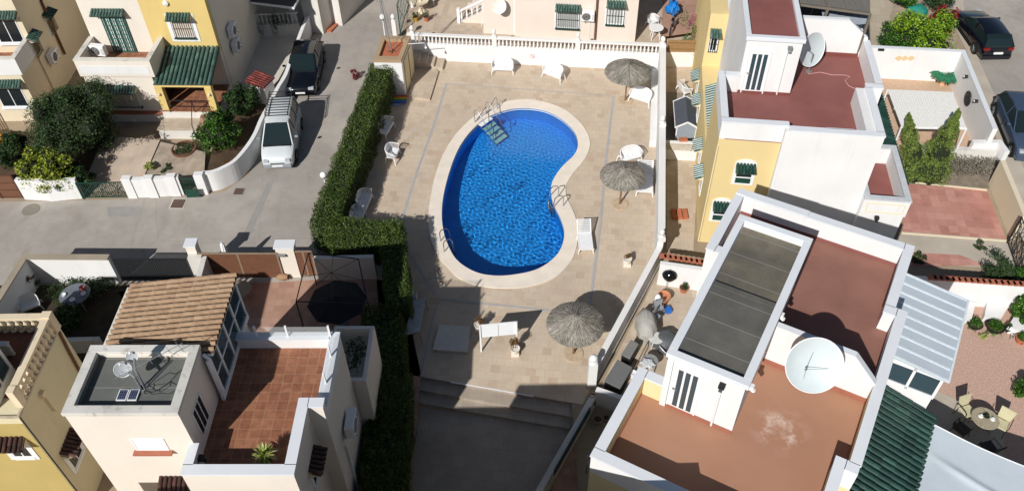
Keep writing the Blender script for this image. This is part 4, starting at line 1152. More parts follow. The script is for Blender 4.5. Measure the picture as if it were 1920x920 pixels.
# tower roof
mb = MB(); ringcap(mb, -.04, 3.14, -.04, 2.28, .27, 8.3, 8.44); mb.build('tower_coping', CAPOLD, h, bevel=.012)
mb = MB(); mb.box(.2, 2.9, .2, 2.05, 8.1, 8.14); mb.box(.2, .24, .2, 2.05, 8.14, 8.3); mb.build('tower_roof', FELT_C, h)
mb = MB(); mb.box(.5, 2.86, 1.97, 2.04, 8.302, 8.33); mb.build('roof_flashing', CREAM, h)
window(h, 'S', 1.86, 0, 6.5, .95, .62, surround=0, shutter=plain('white_shutter', 'eceff2', .5, var=.02), mull=0, sill=REDTRIM)
window(h, 'S', 2.05, 0, 3.95, .8, .72, surround=.12, hood=BTILE, hoodw=1.0)
mb = MB(); M = wallM('S', 4.95, -.96, 5.55); mb.box(-.18, .18, -.25, 0, .0, .05, M); mb.bar(M @ Vector((-.2, -.2, .05)), M @ Vector((.2, -.2, .1)), .09); mb.build('wall_light', REDTRIM, h)
# window and vents on the tower's terrace side
fr = window(h, 'E', .88, 3.11, 6.35, .75, 1.2, surround=.0, mull=2)
mb = MB(); mb.tube([(3.16, 2.18, 8.1), (3.3, 2.15, 7.9), (3.32, 2.1, 6.3)], .055, 8); mb.build('downpipe', TRIM, h)
walllight(h, 'E', -.3, 3.25, 6.55)
# sunroom with sand coloured tiles
Zr, Zl = 8.12, 7.62
mb = MB(); 
uR, vT = 3.44, 5.32; uL = -.02
tile_roof(mb, (uR, 5.36, Zr), (0, -1, 0), (-1, 0, -.145), 3.1, 3.52, .207, .44, .080, under=False); trf = mb.build('tile_roof', STILE, h); mb = MB(); mb.add([(3.44, 2.26, 8.10), (3.44, 5.36, 8.10), (-.04, 5.36, 7.595), (-.04, 2.26, 7.595)] + [(3.44, 2.26, 8.04), (3.44, 5.36, 8.04), (-.04, 5.36, 7.535), (-.04, 2.26, 7.535)], [(0, 1, 2, 3), (7, 6, 5, 4), (0, 4, 5, 1), (1, 5, 6, 2), (2, 6, 7, 3), (3, 7, 4, 0)]); mb.build('channel_tiles', plain('groove_shade_brown', '5a4535', .9, var=.15), trf)  # dark sheet paints in the shade of the grooves between the barrel tiles
mb = MB(); mb.box(-.25, -.1, 2.3, 5.3, 5.98, 7.5); mb.box(-.1, 3.2, 5.2, 5.3, 5.98, 7.5); mb.box(3.1, 3.2, 5.0, 5.2, 5.98, 8.0); mb.build('sunroom_wall', CREAM, h)
mb = MB(); mb.box(3.12, 3.40, 2.24, 5.3, 7.93, 8.03); mb.box(3.22, 3.32, 2.0, 5.3, 5.98, 6.22)
for v in (2.02, 2.75, 3.55, 4.35, 5.2): mb.box(3.23, 3.31, v, v + .09, 6.2, 7.95)
mb.box(3.24, 3.30, 2.1, 5.2, 7.0, 7.06); sw = mb.build('window', TRIM, h)
MB().box(3.26, 3.275, 2.05, 5.2, 6.2, 7.93).build('pane', GLASSL, sw)
mb = MB(); mb.box(3.11, 3.24, 2.0, 2.10, 5.98, 7.9); mb.build('pillar', TRIM, h)
window(h, 'E', .35, 6.12, 4.35, .72, .75, surround=.1, hood=BTILE, hoodw=.95, hoodout=.36)
# planter balcony behind
mb = MB(); ringcap(mb, 5.6, 7.05, 4.3, 6.7, .14, 2.8, 3.75); mb.box(5.6, 7.05, 4.3, 6.7, 0, 2.8); mb.build('balcony_parapet', CREAM, h)
mb = MB(); crown(mb, (6.4, 5.5, 3.3), (.5, 1.0, .35), 14, 60, .05, .4, seed=5); mb.build('balcony_planting', DKLEAF, h)
mb = MB(); mb.box(6.57, 6.66, 2.0, 2.06, .2, 3.4); mb.build('downpipe', TRIM, h)
HOUSE_B = h
ac_unit(None, Matrix.Translation(HB.w(6.57, 2.55, 3.6)) @ Matrix.Rotation(-HB.yaw + pi / 2, 4, 'Z'), 'air conditioner on the shaded right wall of the house with the terracotta roof terrace', w=.85)
dish('satellite_dish', 'larger grey dish on the flat stair tower roof, behind the solar panels', 'satellite dish', HB.w(1.42, 1.12, 8.85), .23, radians(158), radians(30), mount=HB.w(1.75, .95, 8.14), mat=DISHG, feed=2, grp='small dishes on the stair tower roof')
dish('satellite_dish', 'smaller dish on a leaning arm above the solar panels', 'satellite dish', HB.w(1.62, 1.45, 9.0), .16, radians(170), radians(25), mount=HB.w(1.80, 1.05, 8.14), mat=DISHG, feed=2, grp='small dishes on the stair tower roof')
def aerial():
    t = thing('tv_aerial', 'thin rod aerial leaning over the flat stair tower roof beside the two small dishes', 'aerial', HB.w(1.85, .95, 8.14))
    mb = MB(); mb.tube([HB.w(1.85, .95, 8.14), HB.w(1.85, 1.0, 8.95)], .02, 6); mb.build('mast', GREYMET, t, world=True)
    mb = MB(); a, b = HB.w(1.85, 1.0, 8.9), HB.w(2.9, 1.9, 9.0)
    mb.tube([HB.w(1.3, .8, 8.85), b], .012, 5)
    for k in range(7):
        p = Vector(HB.w(1.3, .8, 8.85)).lerp(b, k / 7 + .08); mb.tube([p + Vector((-.12, .12, 0)), p + Vector((.12, -.12, 0))], .006, 4)
    mb.build('boom', GREYMET, t, world=True)
aerial()
def solar(u, label):
    t = thing('solar_panel', label, 'solar panel', HB.w(u, .72, 8.15), -HB.yaw, 'solar panels on the flat roof')
    MB().box(-.135, .135, -.18, .18, .02, .06).build('frame', TRIM, t)
    n = Nodes('solar_cells'); br = n.n('ShaderNodeTexBrick', offset=0); n.l(n.coord(), br.inputs['Vector']); br.inputs['Scale'].default_value = 1
    br.inputs['Brick Width'].default_value = .055; br.inputs['Row Height'].default_value = .055; br.inputs['Mortar Size'].default_value = .003
    br.inputs['Color1'].default_value = lin('141b38'); br.inputs['Color2'].default_value = lin('1a2346'); br.inputs['Mortar'].default_value = lin('8890a8')
    n.base(br.outputs['Color']); n.b.inputs['Roughness'].default_value = .2
    MB().box(-.11, .11, -.155, .155, .055, .066).build('cells', n.m, t); MB().box(-.02, .02, -.1, .1, 0, .02).build('foot', GREYMET, t)
solar(1.32, 'left one of the two small solar panels on the flat roof'); solar(1.62, 'right one of the two small solar panels on the flat roof')
mb = MB(); random.seed(3)
for k in range(6):
    p = HB.w(1.85, .9, 8.15); pts = [p]
    for j in range(6): p = p + Vector((random.uniform(-.05, .28), random.uniform(-.12, .22), 0)); pts.append(p.copy())
    mb.tube(pts, .008, 4)
tag(mb.build('loose_cable', RUBBER), 'loose black cables lying on the flat stair tower roof', 'cable')

# ===== old yellow house at the bottom left corner
h = house('terraced_house', 'aged yellow house at the bottom left corner with a stained balustrade round its terrace', HY)
mb = MB(); mb.box(-7, 0, 0, 3.5, 0, 5.95); mb.build('wall', OLDYEL, h)
mb = MB(); mb.box(-7, -.02, -.012, .0, 0, 5.6); mb.box(-7, -.04, -3.0, 0, 0, 5.2) if False else None; mb.build('front_render', FRONTYEL, h)
mb = MB(); mb.box(-7, .05, -.04, .02, 5.93, 6.02); mb.box(-.02, .05, .02, 3.55, 5.93, 6.02); mb.box(-7, -.02, 3.45, 3.55, 5.93, 6.02); mb.build('cornice', plain('stained_cornice', 'b5a894', .9, var=.25, scale=2), h)
mb = MB(); mb.box(-7, -.3, .7, 3.3, 5.96, 5.98); mb.build('terrace_floor', plain('brown_terrace_floor', '6a4436', .8, var=.15), h)
BAL = stucco('old_balustrade', 'e3d2b4', .2, streak=1.0, dirtcol='9a7a55')
mb = MB(); balusters(mb, (0 - .05, .55, 0), (-.05, 3.2, 0), 6.02, .62, 11, .2); balusters(mb, (-7, 3.3, 0), (-.2, 3.3, 0), 6.02, .62, 26, .2)
bl = mb.build('balustrade', BAL, h, smooth=True)
mb = MB(); mb.box(-.16, .08, .45, 3.42, 6.64, 6.75); mb.box(-7, -.16, 3.2, 3.42, 6.64, 6.75); mb.box(-.2, .1, 3.18, 3.46, 6.0, 6.8); mb.box(-.15, .07, .3, .55, 6.0, 6.8); mb.build('handrail', BAL, bl)
mb = MB(); mb.box(-7, -1.0, 2.3, 2.4, 5.98, 6.5); mb.box(-7, -1.0, 2.25, 2.45, 6.5, 6.56); mb.build('inner_wall', WHITE_OLD, h)
# glazed enclosure
mb = MB(); mb.box(-7, -.75, .3, .4, 5.98, 6.3)
for u in (-.8, -1.9, -3.0): mb.box(u, u + .08, .3, .4, 6.3, 7.6); mb.box(u, u + .08, 1.6, 1.7, 6.3, 7.6)
mb.box(-.8, -.72, .3, 1.7, 5.98, 6.3); mb.box(-.8, -.72, .3, 1.7, 7.5, 7.6); mb.box(-.8, -.72, .95, 1.03, 6.3, 7.5); mb.box(-7, -.72, .3, .4, 7.5, 7.6); mb.box(-7, -.7, .28, 1.72, 7.6, 7.68)
en = mb.build('glazed_enclosure', TRIM, h); MB().box(-.77, -.755, .4, 1.6, 6.3, 7.5).box(-7, -.8, .34, .355, 6.3, 7.5).build('pane', GLASSL, en)
window(h, 'E', .9, 0, 1.9, .8, .9, surround=.12, hood=BTILE, hoodw=1.05)
window(h, 'S', -.75, -.012, 3.7, .65, .85, surround=.14, hood=BTILE, hoodw=.95)
mb = MB(); mb.bar((.06, 1.25, 5.35), (.06, 1.25, 4.4), .10, .08); mb.box(0, .14, 1.1, 1.3, 5.3, 5.5); mb.build('rain_spout', BAL, h)
mb = MB(); mb.tube([(.05, 3.3, 5.9), (.06, 3.2, 5.0), (.06, 3.1, 3.6)], .05, 7); mb.build('downpipe', RUST, h)
mb = MB(); mb.tube([(.03, .02, 5.9), (.03, .02, 1.0)], .02, 6); mb.build('corner_cable', DARKMETAL, h)
mb = MB(); mb.box(.12, .55, -.5, -.1, 0, 2.9); mb.box(.05, .62, -.57, -.03, 2.9, 3.0)
tag(mb.build('pillar', WHITE_OLD), 'pale capped pillar at the bottom corner of the aged yellow house', 'pillar')
bpy.data.objects['pillar'].location = HY.w(.35, -.35, 0)

# ===== yellow and cream house at the upper left
h = house('terraced_house', 'cream and deep yellow house at upper left with green tiled porch and balcony', HL)
Zg = .0
mb = MB(); mb.box(0, 3.55, .05, 2.1, Zg, 3.0); mb.box(0, 3.14, 2.1, 14, Zg, 9); mb.build('wall', CREAM, h)
mb = MB(); mb.box(3.14, 6.55, 2.1, 2.4, 3.0, 9); mb.build('wall', DEEPYEL, h, label='deep yellow upper wall')
mb = MB(); mb.box(3.14, 6.54, 2.4, 14, Zg, 9); mb.box(3.55, 6.54, 2.12, 2.4, Zg, 3.0); mb.box(6.54, 6.57, 2.45, 14, Zg, 9.0); mb.build('wall', stucco('grey_side_stucco', 'ddd6c8', .1, streak=.6), h)
mb = MB(); mb.box(-.08, 3.78, -.06, .16, 2.95, 3.9); mb.box(-.08, .14, .16, 2.1, 2.95, 3.9); mb.box(3.56, 3.78, .16, 2.1, 2.95, 3.9); bp = mb.build('balcony_parapet', CREAM, h)
mb = MB(); mb.box(.1, 3.6, -.072, -.06, 3.12, 3.62); mb.build('painted_panel', WHITE, bp)
mb = MB(); mb.box(-.1, 3.8, -.08, .18, 3.9, 3.95); mb.box(-.1, .16, .18, 2.1, 3.9, 3.95); mb.box(3.54, 3.8, .18, 2.1, 3.9, 3.95); mb.build('coping', CAPOLD, bp)
mb = MB(); mb.box(.14, 3.56, .16, 2.1, 3.0, 3.02); mb.build('balcony_floor', TERRAF, h)
# green shuttered balcony door
M = wallM('S', 1.55, 2.1, 3.02)
mb = MB(); mb.box(-.62, .62, -.03, .01, 0, 2.15, M); d = mb.build('door', DARK, h)
mb = MB()
for k in range(13): x = -.6 + 1.2 * k / 12; mb.bar(M @ Vector((x, -.06, 0)), M @ Vector((x, -.06, 2.15)), .035)
for k in range(9): z = .05 + 2.05 * k / 8; mb.bar(M @ Vector((-.6, -.06, z)), M @ Vector((.6, -.06, z)), .03)
mb.build('grille', plain('green_grille', '3d6b60', .5), d); mb = MB()
for k in range(8): x = -.5 + 1.0 * k / 7; mb.box(x - .05, x + .03, -.05, -.03, .1, 2.0, M)
mb.build('slat', TRIM, d)
tl = MB(); tile_roof(tl, M @ Vector((-.95, -.02, 2.5)), (1, 0, 0), (0, -1, -.45), 1.7, .42, .16, .22, .07); tl.build('hood', GTILE, d)
window(h, 'S', 5.0, 2.1, 3.95, .95, 1.05, surround=.26, bars=RUST, hood=GTILE, hoodw=1.25, nb=9, shutter=plain('pale_blind', 'd9d4c8', .6), sill=DARKGREEN)
window(h, 'S', 1.75, .05, 1.05, 1.35, .95, surround=0, bars=plain('pale_grille', 'b9b3a4', .6), hood=GTILE, hoodw=1.55, shutter=plain('pale_blind_low', 'cfc7b4', .6), bo=.22, nb=13, sill=DARKGREEN)
# green porch
mb = MB(); tile_roof(mb, (3.62, 2.1, 3.35), (1, 0, 0), (0, -1, -.32), 2.98, 2.45, .225, .42); mb.build('porch_roof', GTILE, h)
MB().box(3.62, 4.0, -.25, .05, 0, 2.45).build('pillar', DEEPYEL, h); MB().box(6.2, 6.55, -.25, .05, 0, 2.45).build('pillar', DEEPYEL, h); MB().box(3.62, 6.55, -.22, .02, 2.45, 2.62).build('beam', DEEPYEL, h)
mb = MB(); mb.box(3.62, 6.55, -.35, 2.1, .0, 1.0); mb.build('porch_base', WHITE_OLD, h)
mb = MB(); mb.box(3.62, 6.55, -.35, 2.1, 1.0, 1.02); mb.build('porch_floor', TERRAF, h)
mb = MB(); mb.box(3.80, 4.9, 2.06, 2.12, 1.02, 2.45); mb.box(3.62, 3.68, .4, 1.6, 1.02, 2.4); mb.build('door', plain('dark_brown_door', '35251c', .5), h)
mb = MB(); mb.box(5.5, 6.5, 2.06, 2.10, 1.02, 2.9); mb.build('inner_render', CREAM, h)
rl = MB()
for u in (4.1, 5.4): rl.bar((u, -.4, 1.02), (u, -.4, 1.75), .035)
rl.bar((4.1, -.4, 1.75), (6.2, -.4, 1.75), .035); rl.bar((4.1, -.4, 1.4), (6.2, -.4, 1.4), .025)
rl.bar((5.4, -.4, 1.75), (5.6, -1.6, 1.1), .035); rl.bar((5.6, -1.6, 1.1), (5.6, -1.6, .2), .035); rl.build('handrail', DARKMETAL, h)
st = MB()
for k in range(4): st.box(5.65, 6.75, -.65 - k * .3, -.35 - k * .3, 0, .85 - k * .2)
st.build('stair', TERRAY, h)
mb = MB(); mb.box(-.02, 3.57, .02, .05, .5, .75); mb.build('plinth', REDTRIM, h)
mb = MB(); M = wallM('S', 4.55, 2.1, 5.9); mb.lathe([(.14, 0), (.14, .1), (.02, .14)], 14, M=M @ Matrix.Rotation(pi / 2, 4, 'X')); mb.build('alarm_box', TRIM, h)
for a in (3.78, 6.38):
    mb = MB(); mb.ball((a, -.3, 2.05), .08, 8); mb.build('wall_light', BAL, h)
HOUSE_L = h
ac_unit(None, Matrix.Translation(HL.w(6.57, 3.9, 3.0)) @ Matrix.Rotation(-HL.yaw + pi / 2, 4, 'Z'), 'upper one of the two air conditioners on the grey side wall', 'air conditioners on the side wall')
ac_unit(None, Matrix.Translation(HL.w(6.57, 3.85, 2.1)) @ Matrix.Rotation(-HL.yaw + pi / 2, 4, 'Z'), 'lower one of the two air conditioners on the grey side wall', 'air conditioners on the side wall')
ac_unit(None, Matrix.Translation(HL.w(.62, 1.55, 3.35)) @ Matrix.Rotation(-HL.yaw - .15, 4, 'Z'), 'air conditioner standing at the left end of the terracotta balcony', w=.8)

# ===== pale yellow house at the upper left corner
h = house('terraced_house', 'pale yellow house cut by the upper left corner with dark open windows', HX)
mb = MB(); mb.box(-8, 0, 2.0, 14, 0, 9); mb.box(-8, -.1, .05, 2.0, 0, 3.0); mb.build('wall', BEIGE, h)
mb = MB(); mb.box(-8, .02, 0, .2, 2.95, 3.9); mb.box(-.2, .02, .2, 2.0, 2.95, 3.9); bp = mb.build('balcony_parapet', WHITE, h)
mb = MB(); mb.box(-8, .04, -.02, .22, 3.9, 3.95); mb.box(-.22, .04, .22, 2.0, 3.9, 3.95); mb.build('coping', CAPOLD, bp)
mb = MB(); mb.box(-8, -.2, .2, 2.0, 3.0, 3.02); mb.build('balcony_floor', TERRAF, h)
window(h, 'S', -.95, 2.0, 3.6, 1.3, 1.5, surround=0, sill=TRIM, hood=GTILE, hoodw=1.9)
window(h, 'S', -1.15, .05, .95, 1.4, 1.35, surround=0, sill=TRIM, hood=GTILE, hoodw=1.9)
u0 = 0
for (pxx, pyy, z) in ((115, 82, 3.4), (137, 40, 3.4)):
    v = (lambda q: q[1])(HX.uv(pxx, pyy, z)); 
    window(h, 'E', v, 0, z - .6, .7, .9, surround=.1 if pxx > 130 else 0, bars=plain('brown_grille', '8a7a5c', .6), hood=GTILE2, hoodw=.95)
mb = MB(); mb.tube([(.08, 6.2, 8.6), (.08, 4.4, 4.8), (.08, 4.3, 4.6), (.1, 4.25, 1.4)], .07, 8); mb.build('downpipe', RUST, h)
HOUSE_X = h
ac_unit(None, Matrix.Translation(HX.w(0, 2.9, 1.9)) @ Matrix.Rotation(pi / 2, 4, 'Z'), 'air conditioner low on the corner of the pale yellow house above the dark bush')
ac_unit(None, Matrix.Translation(HX.w(0, 7.2, 4.2)) @ Matrix.Rotation(pi / 2, 4, 'Z'), 'air conditioner high on the pale yellow house at the top edge of the photo')
# ------------------------------------------------------------------ walls, fences and yards
def A(x, y, z=0): p = at(x, y, z); return (p.x, p.y)
def wall(name, label, cat, pix, h, th=.2, side=0, z0=0.0, mat=None, cap=None, capm=None, ztop=None, grp=None):
    """wall whose top edge runs through the pixels at height h"""
    pts = [A(x, y, h) for x, y in pix]; mb = MB(); wall_strip(mb, pts, th, z0, h, side)
    w_ = mb.build(name, mat or WHITE); tag(w_, label, cat, grp)
    if cap:
        c = MB(); wall_strip(c, pts, th + .06, h, h + cap, side) if side == 0 else wall_strip(c, pts, th + .03, h, h + cap, side)
        c.build('coping', capm or CAPW, w_, world=True)
    return w_
def finial(mb, x, y, z, r=.1): mb.lathe([(r * 1.1, 0), (r * 1.1, .04), (r * .5, .07), (r * .5, .1), (r * .95, .16), (r * 1.15, .26), (r * .9, .36), (r * .3, .42), (.001, .43)], 14, (x, y, z))

# balustraded wall behind the pool
t = thing('balustrade_wall', 'long white wall with a row of balusters behind the pool', 'balustrade', (0, 41.6, 0))
Lw, Rw = Vector((-5.75, 42.20, 0)), Vector((8.55, 40.60, 0)); dv = (Rw - Lw).normalized(); nv = Vector((-dv.y, dv.x, 0))
mb = MB(); wall_strip(mb, [Lw, Rw], .26, 0, 1.0, -1); mb.build('wall', WHITE, t, world=True)
c = MB(); a, b = Lw + nv * .13, Rw + nv * .13
c.bar(a + Vector((0, 0, 1.03)), b + Vector((0, 0, 1.03)), .22, .06); c.bar(a + Vector((0, 0, 1.62)), b + Vector((0, 0, 1.62)), .22, .09); c.build('handrail', WHITE, t, world=True)
piers = [0.02, .345, .672, .995]
for f in piers:
    p = a.lerp(b, f); mb = MB(); mb.box(p.x - .13, p.x + .13, p.y - .13, p.y + .13, 1.0, 1.75); finial(mb, p.x, p.y, 1.75, .1); mb.build('pier', WHITE, t, world=True)
rail_n = 0
for f0, f1 in zip(piers, piers[1:]):
    p, q = a.lerp(b, f0 + .012), a.lerp(b, f1 - .012)
    for k in range(20):
        if rail_n >= 60: break
        s = p.lerp(q, (k + .5) / 20); mb = MB()
        mb.lathe([(.055, 0), (.055, .04), (.035, .07), (.062, .2), (.055, .28), (.03, .42), (.03, .47), (.05, .49), (.05, .52)], 8, (s.x, s.y, 1.05))
        mb.build('baluster', WHITE, t, world=True, smooth=True); rail_n += 1
# sign: no diving
c0 = at(998, 103, .72); n0 = Lw.lerp(Rw, (c0.x - Lw.x) / (Rw.x - Lw.x))
t = thing('warning_sign', 'small round red and white no diving sign on the white wall behind the pool', 'sign', (n0.x, n0.y - .02, .62), atan2(dv.y, dv.x))
Ms = Matrix.Rotation(pi / 2, 4, 'X')
MB().lathe([(.15, 0), (.15, .012), (.001, .013)], 24, M=Ms).build('plate', TRIM, t)
SIGNR = plain('faded_red_print', 'd98a8c', .6)
mb = MB(); n = 28
for k in range(n):
    a0, a1 = 2 * pi * k / n, 2 * pi * (k + 1) / n; mb.bar(Ms @ Vector((.125 * cos(a0), .125 * sin(a0), .016)), Ms @ Vector((.125 * cos(a1), .125 * sin(a1), .016)), .006, .03)
mb.bar(Ms @ Vector((-.085, .085, .018)), Ms @ Vector((.085, -.085, .018)), .006, .025)
mb.bar(Ms @ Vector((-.05, -.03, .016)), Ms @ Vector((.03, .03, .016)), .006, .03); mb.ball(tuple(Ms @ Vector((.05, -.02, .014))), .018, 6); mb.build('symbol', SIGNR, t)

# right wall of the pool
t = thing('pool_wall', 'tall white wall between the pool deck and the narrow side yards', 'wall', (7.3, 33, 0))
pw = [Vector((8.38, 40.62, 0)), Vector((6.30, 25.75, 0))]
mb = MB(); wall_strip(mb, pw, .26, 0, 1.6, -1); mb.build('wall', WHITE, t, world=True)
mb = MB(); wall_strip(mb, [p + Vector((-.01, 0, 0)) for p in pw], .32, 1.6, 1.67, -1); mb.build('coping', WHITE, t, world=True)
mb = MB(); wall_strip(mb, [Vector((8.36, 40.2, 0)), Vector((7.43, 33.9, 0))], .34, 0, .42, 1); mb.build('ledge', WHITE, t, world=True)
for f in (.0, .47, 1.0):
    p = pw[0].lerp(pw[1], f) + Vector((.14, 0, 0)); mb = MB(); mb.box(p.x - .16, p.x + .16, p.y - .16, p.y + .16, 1.6, 1.78); finial(mb, p.x, p.y, 1.78, .1); mb.build('finial', WHITE, t, world=True, smooth=True)
# angled wall
t = thing('boundary_wall', 'white angled wall from the end of the pool wall down to the ball topped pillar', 'wall', (4.8, 22.5, 0))
aw = [Vector((6.30, 25.75, 0)), Vector((3.02, 19.55, 0))]
mb = MB(); wall_strip(mb, aw, .2, -.1, 1.1, -1); mb.build('wall', WHITE, t, world=True)
mb = MB(); wall_strip(mb, aw, .25, 1.1, 1.16, -1); mb.build('coping', WHITE, t, world=True)
mb = MB(); d_ = (aw[1] - aw[0]).normalized(); n_2 = Vector((-d_.y, d_.x, 0)); mb.bar(aw[0] + n_2 * .26 + Vector((0, 0, .25)), aw[1] + n_2 * .26 + Vector((0, 0, .25)), .05, .05); mb.build('pipe', TRIM, t, world=True)
p = aw[1]; mb = MB(); mb.box(p.x - .17, p.x + .17, p.y - .3, p.y + .04, -.4, 1.45); finial(mb, p.x, p.y - .13, 1.45, .15)
tag(mb.build('pillar', WHITE), 'white pillar topped with a ball where the deck steps meet the angled wall', 'pillar')
# lower path wall
t = thing('path_wall', 'white wall beside the lower path with a green screen fixed along its inner side', 'wall', (2, 16, -.45))
lw = [at(1108, 738, .75), at(1003, 920, .75), at(940, 1030, .75)]
mb = MB(); wall_strip(mb, lw, .22, -.6, .75, -1); mb.build('wall', WHITE_OLD, t, world=True)
d_ = (lw[1] - lw[0]).normalized(); n_2 = Vector((-d_.y, d_.x, 0)); d_.z = 0
mb = MB(); a, b = lw[0] + n_2 * .25 + d_ * .6, lw[1] + n_2 * .25 - d_ * 1.0
mb.bar(a + Vector((0, 0, -.08)), b + Vector((0, 0, -.08)), .03, .4); mb.build('screen', DARKGREEN, t, world=True)
# cross wall closing the junk yard, and lower little court
cw = [HR.w(-3.75, 8.3, 0), HR.w(.0, 9.2, 0)]
wall('yard_wall', 'bright white wall closing the cluttered side yard beside the front right house', 'wall', [(1238, 492), (1330, 505)], 1.3, .2, mat=WHITE)
mb = MB(); a, b = at(1243, 480, 1.32), at(1322, 492, 1.32)
for k in range(9):
    p = a.lerp(b, k / 8); mb.box(p.x - .17, p.x + .14, p.y - .12, p.y + .12, 1.30, 1.37)
mb.build('coping', REDTRIM, bpy.data.objects['yard_wall'], world=True)
wall('court_wall', 'low white wall across the side yard below the pillar, half in shade', 'wall', [(1118, 728), (1210, 760)], .9, .2, z0=-.4)
fill([[A(1100, 742, -.35), A(1230, 775, -.35), A(1190, 960, -.35), A(1020, 960, -.35)]], -.05, 'side_path', TERRAY, kind='structure')
fill([[A(1240, 500), A(1345, 520), A(1290, 760), A(1118, 740)]], .006, 'side_yard', PATIO, kind='structure')
mb = MB(); pot_spots = ((1120, 792, .17), (1136, 787, .13), (1150, 783, .12))
for i, (x, y, r) in enumerate(pot_spots):
    p = at(x, y, -.05); tt = thing('plant_pot', ['largest of the three empty pots in the shade below the low wall', 'middle one of the three empty pots in the shade below the low wall', 'rightmost of the three empty pots in the shade below the low wall'][i], 'plant pot', p, 0, 'empty pots in the shade')
    pot(tt, tuple(p), r, r * 1.6, plain('pale_pot', '9b9184', .8))
p = at(1110, 745, .6); tt = thing('plant_pot', 'small terracotta pot hung at the top of the path wall', 'plant pot', p); pot(tt, tuple(p), .1, .17, TERRA)
p = at(1113, 757, .35); tt = thing('plant_pot', 'small dark pot hung below the terracotta one on the path wall', 'plant pot', p); pot(tt, tuple(p), .09, .15, RUBBER)

# side yards between the pool wall and the yellow house
fill([[A(1247, 172), A(1300, 176), A(1296, 262), A(1247, 260)]], .006, 'gravel', GRAVG, kind='structure')
fill([[A(1247, 60), A(1300, 60), A(1300, 180), A(1247, 175)]], .004, 'side_yard', PATIO, kind='structure')
fill([[A(1249, 300), A(1310, 300), A(1300, 470), A(1250, 470)]], .006, 'side_yard', PATIO, kind='structure')
wall('cross_wall', 'white wall under the reed screen at the far end of the gravel strip', 'wall', [(1246, 97), (1304, 97)], .95, .18)
wall('cross_wall', 'white wall behind the grey kennel across the narrow side yard', 'wall', [(1248, 265), (1322, 268)], 1.1, .18)
def reed():
    a, b = at(1250, 96, 1.0), at(1305, 97, 1.0); mb = MB(); n = 60; random.seed(2)
    for k in range(n):
        p = a.lerp(b, (k + .5) / n); mb.tube([p + Vector((0, 0, -.05)), p + Vector((random.uniform(-.01, .01), 0, .72 + random.uniform(-.02, .02)))], .017, 5)
    o = mb.build('reed_screen', plain('reed', '9a7a52', .85, var=.2, scale=14)); tag(o, 'brown reed screen standing on the white wall by the pink flowers', 'screen')
    w_ = MB()
    for z in (1.15, 1.55): w_.bar(a + Vector((0, -.02, z - 1)), b + Vector((0, -.02, z - 1)), .012)
    w_.build('wire', DARKMETAL, o, world=True)
reed()
def kennel():
    p = at(1284, 262, 0); t = thing('kennel', 'grey wooden kennel or small shed with dark pitched roof and white trim', 'kennel', p, -.10)
    W, D, H, R = .98, 2.0, .85, .30
    mb = MB(); mb.add([(-W/2, 0, 0), (W/2, 0, 0), (W/2, 0, H), (0, 0, H + R), (-W/2, 0, H), (-W/2, D, 0), (W/2, D, 0), (W/2, D, H), (0, D, H + R), (-W/2, D, H)],
        [(0, 1, 2, 3, 4), (9, 8, 7, 6, 5), (0, 5, 6, 1), (1, 6, 7, 2), (4, 9, 5, 0), (2, 7, 8, 3), (3, 8, 9, 4)]); mb.build('wall', plain('blue_grey_boards', '8f97a0', .7, var=.08), t)
    rf = MB()
    for s in (-1, 1):
        rf.add([(0, -.08, H + R + .01), (s * (W/2 + .1), -.08, H - .04), (s * (W/2 + .1), D + .08, H - .04), (0, D + .08, H + R + .01), (0, -.08, H + R + .05), (s * (W/2 + .1), -.08, H), (s * (W/2 + .1), D + .08, H), (0, D + .08, H + R + .05)],
               [(0, 1, 2, 3), (4, 5, 6, 7), (0, 4, 5, 1), (1, 5, 6, 2), (2, 6, 7, 3), (3, 7, 4, 0)])
    rf.build('roof', plain('slate_felt', '4b5059', .85, var=.06), t)
    tr = MB()
    for s in (-1, 1):
        for y in (-.1, D + .1): tr.bar((0, y, H + R + .04), (s * (W/2 + .12), y, H - .03), .03, .09)
        tr.bar((s * (W/2 + .11), -.1, H - .02), (s * (W/2 + .11), D + .1, H - .02), .03, .06)
        tr.bar((s * (W/2), -.01, 0), (s * (W/2), -.01, H), .06, .04)
    tr.build('trim', TRIM, t)
kennel()
mb = MB(); a, b = at(1251, 272, .9), at(1297, 275, .9); mb.bar(a, b, .30, .34)
tr_ = mb.build('planter_trough', plain('stone_trough', 'b8b0a2', .85, var=.15)); tag(tr_, 'grey stone trough in front of the kennel with a red brick on it', 'trough')
mb = MB(); p = at(1281, 263, 1.1); mb.box(p.x - .2, p.x + .2, p.y - .13, p.y + .13, 1.09, 1.2); tag(mb.build('brick', TERRA, bevel=.01), 'red brick lying on the grey trough by the kennel', 'brick')
mb = MB(); p = at(1278, 395, .1)
for k in range(3): mb.box(p.x - .5 + k * .26, p.x - .28 + k * .26, p.y - .5, p.y + .1, .01, .14)
tag(mb.build('tile_stack', TERRA), 'salmon floor tiles laid out in the narrow yard beside the yellow wall', 'tiles')

